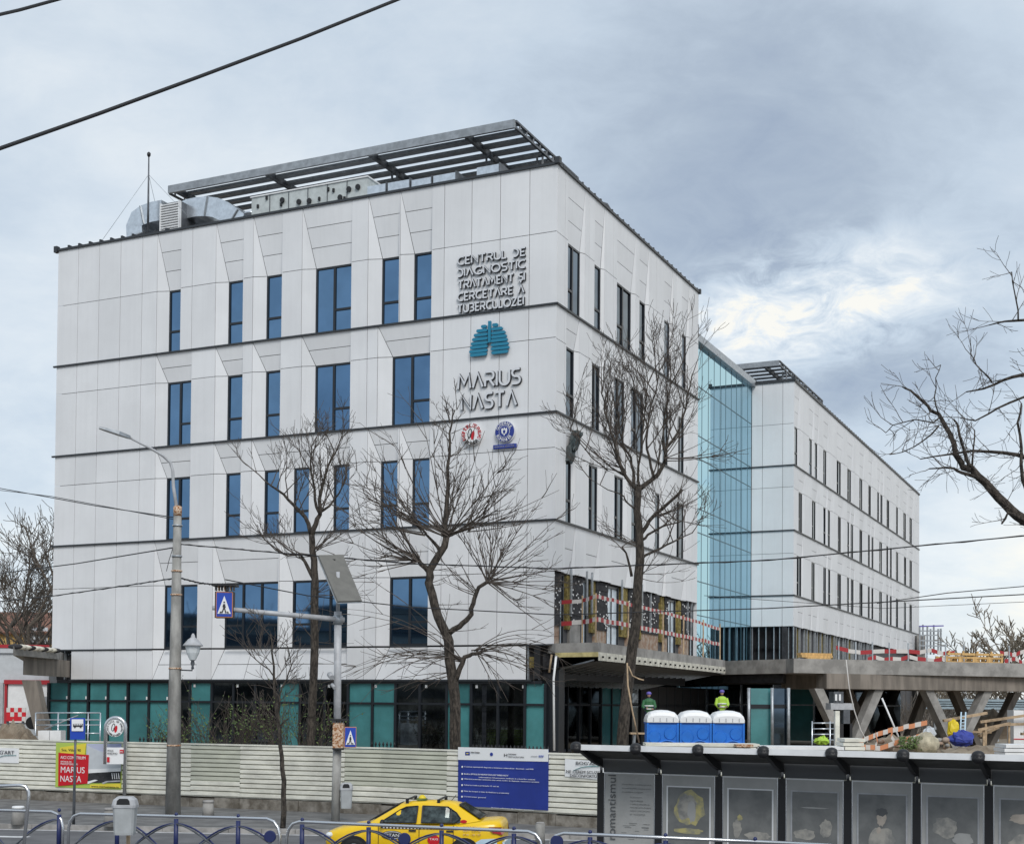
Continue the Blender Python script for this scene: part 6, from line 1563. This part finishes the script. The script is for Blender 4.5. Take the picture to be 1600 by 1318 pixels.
# ---------------------------------------------------------------- portable toilets
def toilet(label,c,wx,dr):
    ang=math.atan2(dr.y,dr.x); t=thing('portable_toilet',label,'portable toilet',c,ang,'blue portable toilets in a row'); w_=wx/2; H=1.95
    mb=MB(); mb.box(-w_+.03,w_-.03,-.55,.55,.1,H); mb.build('body','toilet_blue',t,True)
    for sx in (-1,1):
        mb=MB(); mb.box(sx*w_-.03,sx*w_+.0 if sx>0 else sx*w_+.03,-.58,-.50,.1,H-.02) if False else mb.box(min(sx*w_,sx*(w_-.07)),max(sx*w_,sx*(w_-.07)),-.585,-.50,.1,H-.02); mb.build('corner_post','toilet_blue',t,True)
    # moulded relief on the back wall: raised disc, lobes, waves
    mb=MB(); mb.lathe(Vector((.26,-.55,H-.40)),[(.22,0),(.20,.035)],20,0,Vector((0,-1,0))); mb.build('moulded_disc','toilet_blue',t,True)
    mb=MB(); mb.lathe(Vector((-.30,-.55,H-.52)),[(.23,0),(.21,.03)],20,0,Vector((0,-1,0))); mb.build('moulded_disc','toilet_blue',t,True)
    for k in range(3):
        mb=MB(); pts=[Vector((-w_+.08+(2*w_-.16)*i/14,-.565,H-.80-.25*k+.16*math.sin(i/14*4.2-1.2+k*.25))) for i in range(15)]; mb.tube(pts,.035,6); mb.build('moulded_wave','toilet_blue',t,True)
    mb=MB(); mb.box(-w_+.0,w_-.0,-.57,.57,H-.06,H-.0); mb.build('top_rim','toilet_dark',t,True)
    mb=MB(); n=14; R0=.5
    prof=[(-1,0),(-1,.12),(-.93,.26),(-.75,.37),(-.4,.43),(0,.445),(.4,.43),(.75,.37),(.93,.26),(1,.12),(1,0)]
    sec=[]
    for y,k in ((-.62,.55),(-.58,.82),(-.42,.97),(0,1),(.42,.97),(.58,.82),(.62,.55)):
        sec.append([Vector((x*(w_+.0)*(1 if abs(k)>.8 else .97),y,H+.0+z*k)) for x,z in prof])
    for a,b in zip(sec[:-1],sec[1:]):
        for i in range(len(a)-1): mb.face([a[i],b[i],b[i+1],a[i+1]],0,True)
    mb.face(sec[0]); mb.face(sec[-1][::-1]); o=mb.build('roof','sign_white',t,True)
    for i in range(9): m2=MB(); x=-w_+.1+(2*w_-.2)*i/8; m2.box(x,x+.03,-.635,-.60,H+.03,H+.16); m2.build('roof_rib','pole_grey',t,True) if i%2 else None
    return t
YT=49.; a=at(1007.5,1150,YT); b=at(1160,1152,YT); wx=(b.x-a.x)/3; zt=at(1085,1128,YT).z-1.95
for i,l in enumerate(('left one of three blue portable toilets with white roofs','middle one of three blue portable toilets with white roofs','right one of three blue portable toilets, its side wall showing')):
    toilet(l,Vector((a.x+wx*(i+.5),YT+.0*i,zt)),wx-.03,Vector((1,.0,0)))
# ---------------------------------------------------------------- people on the site
def person(label,px,ph,Y,hgt,face=1,dim=False):
    hv='hivis_in_shade' if dim else 'hivis'
    top_=at(px,ph,Y); f=Vector((top_.x,top_.y,top_.z-hgt)); k=hgt/1.78
    t=thing('person',label,'person',f)
    V={}; me=bpy.data.meshes.new('body'); P=[(0,0,.95),(0,0,1.15),(0,.0,1.38),(0,0,1.5),(0,-.02,1.58),(.12,0,.88),(.13,.02,.5),(.13,.05,.08),(.13,-.12,.04),(-.12,0,.88),(-.14,-.02,.5),(-.14,.04,.08),(-.14,-.13,.04),(.20,0,1.42),(.27,-.03,1.14),(.18,-.22,1.05),(.13,-.30,1.06),(-.20,0,1.42),(-.27,-.03,1.14),(-.18,-.24,1.08),(-.12,-.31,1.10)]
    E_=[(0,1),(1,2),(2,3),(3,4),(0,5),(5,6),(6,7),(7,8),(0,9),(9,10),(10,11),(11,12),(2,13),(13,14),(14,15),(15,16),(2,17),(17,18),(18,19),(19,20)]
    Rd=[.15,.15,.17,.07,.06,.10,.075,.055,.045,.10,.075,.055,.045,.075,.055,.045,.03,.075,.055,.045,.03]
    me.from_pydata([(x*face*k,y*k,z*k) for x,y,z in P],E_,[]); me.materials.append(M['navy']); o=bpy.data.objects.new('body',me); sc.collection.objects.link(o); o.parent=t
    md=o.modifiers.new('k','SKIN'); 
    for v,r_ in zip(me.skin_vertices[0].data,Rd): v.radius=(r_*k,r_*k*.85)
    me.skin_vertices[0].data[0].use_root=True
    o.modifiers.new('s','SUBSURF').levels=1
    mb=MB(); rings=[(.16,.13,.86),(.20,.16,1.0),(.21,.16,1.2),(.235,.165,1.38),(.19,.13,1.47),(.08,.08,1.52)]
    def R_(a,b,z): return [Vector((a*math.cos(j*.5236),b*math.sin(j*.5236),z))*k for j in range(12)]
    for p,q in zip(rings[:-1],rings[1:]):
        A_,B_=R_(*p),R_(*q)
        for j in range(12): mb.face([A_[j],A_[(j+1)%12],B_[(j+1)%12],B_[j]],0,True)
    for sx in (1,-1): mb.tube([Vector((sx*.19,0,1.42))*k,Vector((sx*.27,-.03,1.15))*k,Vector((sx*.20,-.18,1.06))*k],[.085*k,.075*k,.06*k],8)
    mb.build('hi_vis_jacket',hv,t,True)
    for z in (1.02,1.16): mb=MB(); mb.lathe(Vector((0,0,z*k)),[(.218*k,0),(.22*k,.05*k)],14); mb.build('reflective_band','sign_white',t,True)
    mb=MB(); mb.ell(Vector((0,-.01,1.67))*k,.078*k,.095*k,.115*k,12); mb.ell(Vector((0,-.10,1.66))*k,.013,.02,.02,6); hd_=mb.build('head','skin',t,True)
    mb=MB(); mb.ell(Vector((0,.0,1.725))*k,.115*k,.13*k,.09*k,14); mb.build('helmet','helmet',t,True)
    for sx,(x,y,z) in ((1,(.13,-.30,1.06)),(-1,(-.12,-.31,1.10))):
        mb=MB(); c=Vector((x,y,z))*k; mb.ell(c+Vector((0,-.03,0)),.035,.05,.022,8)
        for j in range(4): mb.tube([c+Vector((-.027+.018*j,-.06,0)),c+Vector((-.027+.018*j,-.095-.006*(j in (1,2)),-.012)),c+Vector((-.027+.018*j,-.11,-.035))],[.009,.008,.007],5)
        mb.tube([c+Vector((-sx*.03,-.02,0)),c+Vector((-sx*.05,-.05,-.005)),c+Vector((-sx*.045,-.075,-.02))],[.011,.01,.008],5); mb.build('hand','skin',t,True)
    return t,f
def trestle(label,f,w_=1.6):
    t=thing('work_platform',label,'platform',Vector((f.x,f.y,1.35))); mb=MB(); mb.box(f.x-w_/2,f.x+w_/2,f.y-.4,f.y+.4,f.z-.06,f.z); mb.build('deck_board','timber_old',t)
    for sx in (-1,1):
        for sy in (-1,1): mb=MB(); mb.bar(Vector((f.x+sx*w_*.42,f.y+sy*.35,1.35)),Vector((f.x+sx*w_*.38,f.y+sy*.3,f.z-.06)),.05,.05); mb.build('leg','galv_matte',t)
        mb=MB(); mb.bar(Vector((f.x+sx*w_*.4,f.y-.3,1.8)),Vector((f.x+sx*w_*.4,f.y+.3,1.8)),.04,.04); mb.build('cross_bar','galv_matte',t)
_,f=person('worker in a bright yellow-green jacket and violet helmet behind the right toilet',1128,1078,60,1.75); trestle('low work platform carrying the worker in the bright jacket',f)
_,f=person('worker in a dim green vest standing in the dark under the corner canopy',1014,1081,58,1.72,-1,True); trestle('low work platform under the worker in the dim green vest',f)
# ---------------------------------------------------------------- clutter on the site
def pile(label,px0,px1,py0,py1,Y,m_,cat,n=18,name='rubble_pile',flat=.5,seed=1):
    rg=random.Random(seed); a,b=at(px0,py1,Y),at(px1,py1,Y); h=at(px0,py0,Y).z-a.z; mb=MB(); k=len(mb.v); nx,ny=22,7; L=(b.x-a.x)
    g=[[Vector((a.x+L*i/(nx-1),Y-1.2+2.4*j/(ny-1),max(1.3,a.z-.1)+h*max(0,math.sin(math.pi*i/(nx-1))**.6*math.sin(math.pi*j/(ny-1))**.7)*(1+rg.uniform(-.25,.25)))) for j in range(ny)] for i in range(nx)]
    for i in range(nx-1):
        for j in range(ny-1): mb.face([g[i][j],g[i+1][j],g[i+1][j+1],g[i][j+1]],0,True)
    t=thing(name,label,cat,Vector((a.x,Y,1.35))); mb.build('mound',m_,t); return t,a,b,h
t,a,b,h=pile('earth and rubble mound with torn tape between the shelter roof and the deck',1340,1470,1146,1172,47,'earth','rubble',seed=2)
rg=random.Random(4)
for i in range(26):
    p=a.lerp(b,rg.uniform(.1,.95)); mb=MB(); mb.ell(Vector((p.x,47-1+rg.uniform(-.3,.3),p.z+h*rg.uniform(.1,.75))),rg.uniform(.06,.18),rg.uniform(.06,.15),rg.uniform(.05,.12),7,0,5); mb.build('stone','brick' if i%3 else 'concrete',t)
t,a,b,h=pile('low earth bank at the right behind the shelter roof',1455,1640,1160,1176,48,'earth','rubble',seed=6)
tp=thing('torn_tape','torn orange and white tape draped over the rubble mound','tape',at(1370,1160,45.5))
for pts in (((1342,1158),(1372,1146),(1395,1140),(1420,1134),(1449,1128)),((1345,1166),(1375,1168),(1388,1164),(1405,1158),(1440,1148)),((1368,1145),(1371,1158),(1366,1170)),((1395,1142),(1392,1150),(1398,1158))):
    mb=MB(); band(mb,[at(x,y,45.4) for x,y in pts],.16,seg=.16); mb.build('tape',['tape_orange','tape_white'],tp)
# wrapped bundle
mb=MB(); c=at(1447,1161,45.2); rg=random.Random(9)
mb.ell(c,.42,.4,.36,16,0,10)
for v in mb.v: v+=Vector((rg.uniform(-.05,.05),0,rg.uniform(-.05,.05)))
tag(mb.build('wrapped_bundle','tarp_beige'),'beige tarpaulin-wrapped bundle beside the rubble mound','bundle')
mb=MB(); rg=random.Random(12)
for i in range(260):
    c=at(rg.uniform(1405,1440),rg.uniform(1150,1170),45.1)+Vector((0,rg.uniform(-.2,.2),0)); e=Vector((rg.gauss(0,1),rg.gauss(0,1),rg.gauss(0,1))).normalized()*.07; f_=e.orthogonal().normalized()*.03; mb.face([c-e,c+f_,c+e,c-f_])
o=mb.build('weeds','leaf'); struct(o,'stuff')
# white sheet stacks seen above the shelter roof
def sheets(label,x0,x1,y0,y1,Y,m_,k,seed=0):
    a,b=at(x0,y1,Y),at(x1,y1+(x1-x0)*.012,Y); h=(at(x0,y0,Y).z-a.z)/k; t=thing('sheet_stack',label,'sheets',Vector((a.x,Y,1.35)))
    rg=random.Random(seed)
    for i in range(k):
        z=a.z+h*i; o=rg.uniform(-.08,.08); mb=MB(); mb.box(a.x+o,b.x+o,Y-.5,Y+.5,z+.01,z+h-.012); mb.build('sheet',m_,t)
    for x in (a.x+.3,b.x-.3): mb=MB(); mb.box(x-.06,x+.06,Y-.4,Y+.4,1.3,a.z); mb.build('support','timber_old',t)
    return t
sheets('long white sheet stack behind the shelter roof, left part',1004,1180,1159,1170,44,'hoard_cream',2,1)
sheets('long white sheet stack behind the shelter roof, right of the toilets',1176,1311,1163.5,1176,44,'white_paint',2,2)
sheets('squared stack of cream beams beside the upright white post',1313,1345,1152,1177,44,'hoard_cream',4,3)
sheets('white boards stacked at the right frame edge',1564,1660,1161,1180,44,'white_paint',3,4)
sheets('short rusty-edged white board on the sheet stack',1146,1172,1161,1166,43.5,'rust',1,5)
def pole(name,label,cat,pts,Y,r,m_='white_paint'): mb=MB(); mb.tube([at(x,y,Y) for x,y in pts],r,8); return tag(mb.build(name,m_),label,cat)
mb=MB(); a,b=at(1304,1176,45),at(1311,1110,45); mb.box(a.x,b.x,44.9,45.1,1.35,b.z); tag(mb.build('upright_post','hoard_cream'),'upright cream post standing left of the beam stack','post')
pole('prop','thin pale prop standing left of the corner canopy','post',[(866,1172),(865,1060),(869,1024)],54,.045)
pole('prop','second bent thin prop leaning at the corner canopy edge','post',[(858,1050),(862,1022)],54.5,.04,'timber_old')
for x,l in ((1170,'pale door post left of the teal door under the deck'),(1206.5,'pale door post right of the teal door under the deck'),(1232,'pale post nearest the slanted deck columns')): pole('upright_post',l,'post',[(x,1170),(x,1074)],66,.08,'galv_matte')
pole('prop','long thin rope line falling from the deck edge to the rubble','rope',[(1322,1030),(1327,1075),(1335,1110),(1345,1140),(1357,1162)],52,.02,'tape_white')
pole('prop','thin white pole leaning between the slanted columns','post',[(1378,1090),(1408,1160)],60,.04)
pole('fallen_branch','pale bent branch leaning from the corner tree down to the shelter','branch',[(980,1035),(981,1070),(988,1110),(999,1160)],50,.03,'timber_old')
pole('fallen_branch','short forked branch at the corner tree trunk','branch',[(982,1040),(988,1055),(998,1060),(1006,1062)],50,.025,'timber_old')
mb=MB(); c=at(1285,1156,52); mb.ell(c,.27,.2,.13,11,0,7); mb.sm=[False]*len(mb.sm)
for v in mb.v: v+=Vector((rg.uniform(-.09,.09),0,rg.uniform(-.08,.08)))
tag(mb.build('crumpled_vest','hivis'),'crumpled bright green vest lying left of the upright post','vest')
# grey tube barrier
t=thing('tube_barrier','grey tubular barrier with five rails under the deck','barrier',at(1290,1165,56))
for y in (1129,1138,1146.5,1155.5): mb=MB(); mb.tube([at(1269,y,56),at(1304,y,56)],.03,6); mb.build('rail','galv',t)
for x in (1269,1297): mb=MB(); mb.tube([Vector((at(x,1120,56).x,56,1.35)),at(x,1126,56)],.03,6); mb.build('post','galv',t)
# parked dark machine under the deck
t=thing('work_machine','dark lifting machine with a grey boom parked between the slanted columns','machine',at(1325,1165,62))
for nm,x0,x1,y0,y1,m_ in (('boom',1298,1334,1098,1108,'pole_grey'),('cabin',1303,1318,1080,1098,'steel_dark'),('mast',1318,1328,1108,1160,'steel_dark'),('body',1304,1332,1130,1156,'black')):
    a,b=at(x0,y1,62),at(x1,y0,62); mb=MB(); mb.box(a.x,b.x,62,63,a.z,b.z); mb.build(nm,m_,t)
for x in (1305,1311): a,b=at(x,1094,61.9),at(x+3,1084,61.9); mb=MB(); mb.box(a.x,b.x,61.9,62,a.z,b.z); mb.build('cab_window','sign_white',t)
# coloured things far right
def blob(name,label,cat,px,py,Y,rx,rz,m_,seed):
    rg=random.Random(seed); mb=MB(); c=at(px,py,Y); mb.ell(c,rx,rx*.7,rz,12,0,8); mb.sm=[False]*len(mb.sm)
    for v in mb.v: v+=Vector((rg.uniform(-.25,.25)*rx,0,rg.uniform(-.25,.25)*rz))
    tag(mb.build(name,m_),label,cat)
blob('plastic_sheet','crumpled yellow plastic sheet hanging behind the deck columns','sheet',1489,1139,70,.28,.5,'yellow_plastic',1)
blob('tarpaulin','bunched dark blue tarpaulin behind the deck columns','tarpaulin',1502,1153,68,.6,.36,'blue_plastic',2)
blob('cement_bag','pale cement bag at the left of the far earth heap','bag',1452,1145,66,.3,.3,'pale_wall',3)
t=thing('gas_cabinet','white cabinet with two doors at the right edge beyond the columns','cabinet',at(1592,1150,75)); a,b=at(1584,1145,75),at(1600,1109,75); mb=MB(); mb.box(a.x,b.x,75,76,1.3,b.z); mb.build('casing','sign_white',t)
for z in (.33,.66): mb=MB(); zz_=1.3+(b.z-1.3)*z; mb.box(a.x,b.x,74.97,75,zz_,zz_+.05); mb.build('seam','sign_red',t)
t=thing('ladder','light aluminium ladder leaning in the site behind the deck columns','ladder',at(1500,1160,72))
for x in (1500,1507): mb=MB(); mb.bar(at(x,1162,72),at(x+2,1112,73),.07,.05); mb.build('stile','pale_blue',t)
for i in range(9): mb=MB(); y=1158-i*5; mb.bar(at(1500+i*.2,y,72),at(1507+i*.2,y,72),.04,.04); mb.build('rung','pale_blue',t)
t=thing('site_fence','pale blue horizontal board fence far behind the deck','fence',at(1530,1120,100))
for i in range(4): mb=MB(); y=1093+i*3.6; a,b=at(1440,y+2.9,100),at(1680,y,100); mb.box(a.x,b.x,100,100.1,a.z,b.z); mb.build('board','far_fence',t)
for x in (1462,1510,1560,1610): a=at(x,1108,100); mb=MB(); mb.box(a.x-.08,a.x+.08,100.1,100.25,0,a.z+.9); mb.build('post','galv_matte',t)
rg=random.Random(77)
for i in range(9):
    px=rg.uniform(1440,1600); Y=rg.uniform(66,88); y=rg.uniform(1122,1160); a=at(px,y,Y); b=a+Vector((rg.uniform(1,3.5),rg.uniform(-.5,.5),rg.uniform(-.3,.5)))
    mb=MB(); mb.bar(a,b,.22,.14); mb.bar(Vector((a.x+.3,a.y,1.3)),a+Vector((.3,0,0)),.1,.1)
    tag(mb.build('scrap_plank',rg.choice(['timber_old','galv_matte','timber_old'])),'plank or metal strip propped on the site between the far slanted columns','plank',group='scrap planks beyond the columns')
t,a,b,h=pile('dark earth heap far behind the slanted columns',1455,1640,1108,1150,92,'earth','rubble',seed=8)
# scaffold beyond the rear wing
t=thing('scaffold','small scaffold tower around a grey block beyond the rear wing','scaffold',at(1450,1010,150))
for x in (1437,1442,1449,1454,1459,1466,1470): mb=MB(); mb.bar(at(x,1022,150+(x%3)),at(x,rg.uniform(975,982),150+(x%3)),.16,.16); mb.build('standard','steel_grey',t)
for y in (978,985,992,1000,1008): mb=MB(); mb.bar(at(1436,y,150),at(rg.uniform(1466,1478),y+rg.uniform(-1,1),150),.13,.13); mb.build('ledger','galv_matte' if y!=978 else 'helmet',t)
a,b=at(1433,1018,152),at(1446,992,152); mb=MB(); mb.box(a.x,b.x,152,156,0,b.z); mb.build('block','concrete',t)
# ---------------------------------------------------------------- left background
t=thing('shop_building','low pale shop with red trim at the left frame edge','building',at(20,1100,80))
a,b=at(-60,1130,80),at(77,1019,80); mb=MB(); mb.box(a.x,b.x,80,95,0,b.z); mb.build('wall','pale_wall',t)
def r2(nm,x0,x1,y0,y1,Y,m_): a,b=at(x0,y1,Y),at(x1,y0,Y); mb=MB(); mb.box(a.x,b.x,Y,Y+.12,a.z,b.z); mb.build(nm,m_,t)
r2('roof_trim',-60,77,1007,1011,79.8,'red_trim'); r2('roof_trim',-60,77,1012,1019,79.85,'pale_wall'); r2('portal_frame',6,11,1063,1130,79.8,'red_trim'); r2('portal_frame',6,77,1062,1068,79.7,'red_trim'); r2('shop_window',12,77,1069,1128,79.86,'white_paint'); r2('dark_door',-40,5,1066,1130,79.86,'pole_grey')
t=thing('white_van','white van parked in front of the low shop','van',at(66,1130,76))
a,b=at(41,1130,76),at(92,1088,76)
mb=MB(); pts=[(0,0),(0,.35),(.12,.62),(.28,.95),(.36,1),(1,1),(1,0)]; W_=b.x-a.x; H_=b.z-a.z
mb.prism([Vector((a.x+x*W_,76,a.z+z*H_)) for x,z in pts],NN,1.9); mb.build('body','sign_white',t)
mb=MB(); mb.prism([Vector((a.x+x*W_,75.97,a.z+z*H_)) for x,z in ((.14,.58),(.28,.90),(.46,.90),(.46,.58))],NN,.02); mb.build('side_window','black',t)
for x in (.2,.8): mb=MB(); mb.lathe(Vector((a.x+x*W_,75.9,a.z+.05)),[(.36,0),(.36,.2)],16,0,Vector((0,1,0))); mb.build('wheel','tyre',t)
t=thing('far_house','brown roofed house with ochre wall behind the left trees','house',at(30,1000,125))
a,b=at(-80,1012,125),at(84,978,125); mb=MB(); mb.box(a.x,b.x,125,135,0,b.z-.6); mb.build('wall','ochre',t)
a2_,b2_=at(-80,985,124.6),at(84,962,124.6); mb=MB(); mb.prism([Vector((a.x,124.5,b.z-.6)),Vector((b.x,124.5,b.z-.6)),Vector((b.x,130,b.z+1.6)),Vector((a.x,130,b.z+1.6))],Vector((0,-1,2)),.2); mb.build('roof','roof_tile',t)
for x in (50,66): c=at(x,990,124.9); mb=MB(); mb.box(c.x-.5,c.x+.5,124.85,125,c.z-.9,c.z+.6); mb.build('window','pale_wall',t)
t=thing('road_barrier','red and white barrier board left behind the hoarding','barrier',at(25,1120,55))
rr_=random.Random(1)
for i in range(5):
    for j in range(3):
        a,b=at(10+i*6,1126-j*7+0,55),at(16+i*6,1119-j*7,55); mb=MB(); mb.box(a.x,b.x,55,55.06,a.z,b.z); mb.build('stripe','sign_red' if (i+j)%2 or rr_.random()<.4 else 'tape_white',t)
for x in (12,36): a=at(x,1126,55.1); mb=MB(); mb.box(a.x-.04,a.x+.04,55.06,55.14,1.35,a.z+.5); mb.build('post','steel_dark',t)
t,a,b,h=pile('dark planted heap behind the hoarding at the far left',-20,56,1126,1162,53,'earth','rubble',seed=15)
t=thing('white_cabinet','low white cabinet with two doors behind the hoarding','cabinet',at(76,1160,54)); 
for x0,x1 in ((59,77),(77.5,95)): a,b=at(x0,1168,54),at(x1,1141,54); mb=MB(); mb.box(a.x,b.x,54,54.6,1.35,b.z); mb.build('door','white_paint',t)
t=thing('ramp_handrail','grey tubular ramp handrail behind the blue bus stop sign','railing',at(110,1150,54.5))
for y in (1113,1124,1132,1145): mb=MB(); mb.tube([at(56 if y<1140 else 125,y,54.5),at(157,y,54.5)],.028,6); mb.build('rail','galv',t)
for x in (56,91,157,138): mb=MB(); mb.tube([Vector((at(x,1120,54.5).x,54.5,1.35)),at(x,1113,54.5)],.03,6); mb.build('post','galv',t)
mb=MB(); mb.tube([at(70,1138,54.3),at(122,1117,54.3)],.03,6); mb.build('rail','steel_grey',t)
# pointed iron fence tips just behind the hoarding
t=thing('iron_fence','dark pointed iron fence tips showing above the hoarding','fence',FL[2])
for px in list(range(208,262,6))+list(range(386,412,6))+list(range(577,618,6))+list(range(738,862,6)):
    p,d=fence_at(px); c=Vector((p.x,p.y+.9,0)); mb=MB(); mb.lathe(c,[(.02,1.3),(.02,2.38),(.045,2.41),(.004,2.52)],5); mb.build('picket','black',t)
# ---------------------------------------------------------------- unseen flats and trees added for the glass to reflect
rg=random.Random(17)
for i,(y,wd,h,l) in enumerate(((-72,34,15,'long dull block of flats down the street, mirrored in the glass'),(-34,30,18,'taller dull block of flats down the street, mirrored in the glass'),(0,34,14,'low dull block of flats down the street, mirrored in the glass'),(38,30,16,'farthest dull block of flats down the street, mirrored in the glass'))):
    t=thing('added_flats',l,'building',(-115,y,0)); mb=MB(); mb.box(-130,-115,y,y+wd,0,h); mb.build('wall','opp_wall',t)
    mb=MB(); mb.box(-130.3,-114.6,y-.3,y+wd+.3,h,h+.5); mb.build('roof','steel_dark',t)
    for fl in range(int(h//3.2)):
        mb=MB(); mb.box(-115,-114.93,y+1,y+wd-1,1.2+fl*3.2,2.7+fl*3.2); mb.build('window_band','opp_glass',t)
for i,(x,y) in enumerate(((-75,-8),(-84,14),(-78,30),(-90,-26),(-70,46))):
    bgtree(('first','second','third','fourth','fifth')[i]+' bare street tree outside the frame to the left, seen in the glass',PX+FPX*x/y if y>0 else PX,y if y>0 else 1,11,.9,90+i,'twig',rmin=.03,lv=2)
    o=[q for q in bpy.data.objects if q.name.startswith('bare_tree') and q.type=='EMPTY'][-1] if False else None
    r_=bpy.context.scene.collection.objects
    tr=[q for q in r_ if q.get('label','').startswith(('first','second','third','fourth','fifth')[i]+' bare street tree')][0]; tr.location=(x,y,0)
# teal entrance doors under the deck
t=thing('entrance_door','teal two-pane glazed door between pale posts under the deck','door',at(1188,1160,66.2))
for nm,y0,y1 in (('upper_pane',1075,1100),('lower_pane',1106,1172)): a,b=at(1173,y1,66.3),at(1205,y0,66.3); mb=MB(); mb.box(a.x,b.x,66.3,66.36,max(1.36,a.z),b.z); mb.build(nm,'teal_film',t)
a,b=at(1171,1106,66.25),at(1206,1100,66.25); mb=MB(); mb.box(a.x,b.x,66.25,66.4,a.z,b.z); mb.build('transom','frame',t)
t=thing('entrance_door','dark glazed door between the two right pale posts under the deck','door',at(1219,1160,66.2))
for nm,y0,y1 in (('upper_pane',1075,1100),('lower_pane',1106,1172)): a,b=at(1209,y1,66.3),at(1231,y0,66.3); mb=MB(); mb.box(a.x,b.x,66.3,66.36,max(1.36,a.z),b.z); mb.build(nm,'dark_glass',t)
a,b=at(1208,1106,66.25),at(1231,1100,66.25); mb=MB(); mb.box(a.x,b.x,66.25,66.4,a.z,b.z); mb.build('transom','frame',t)
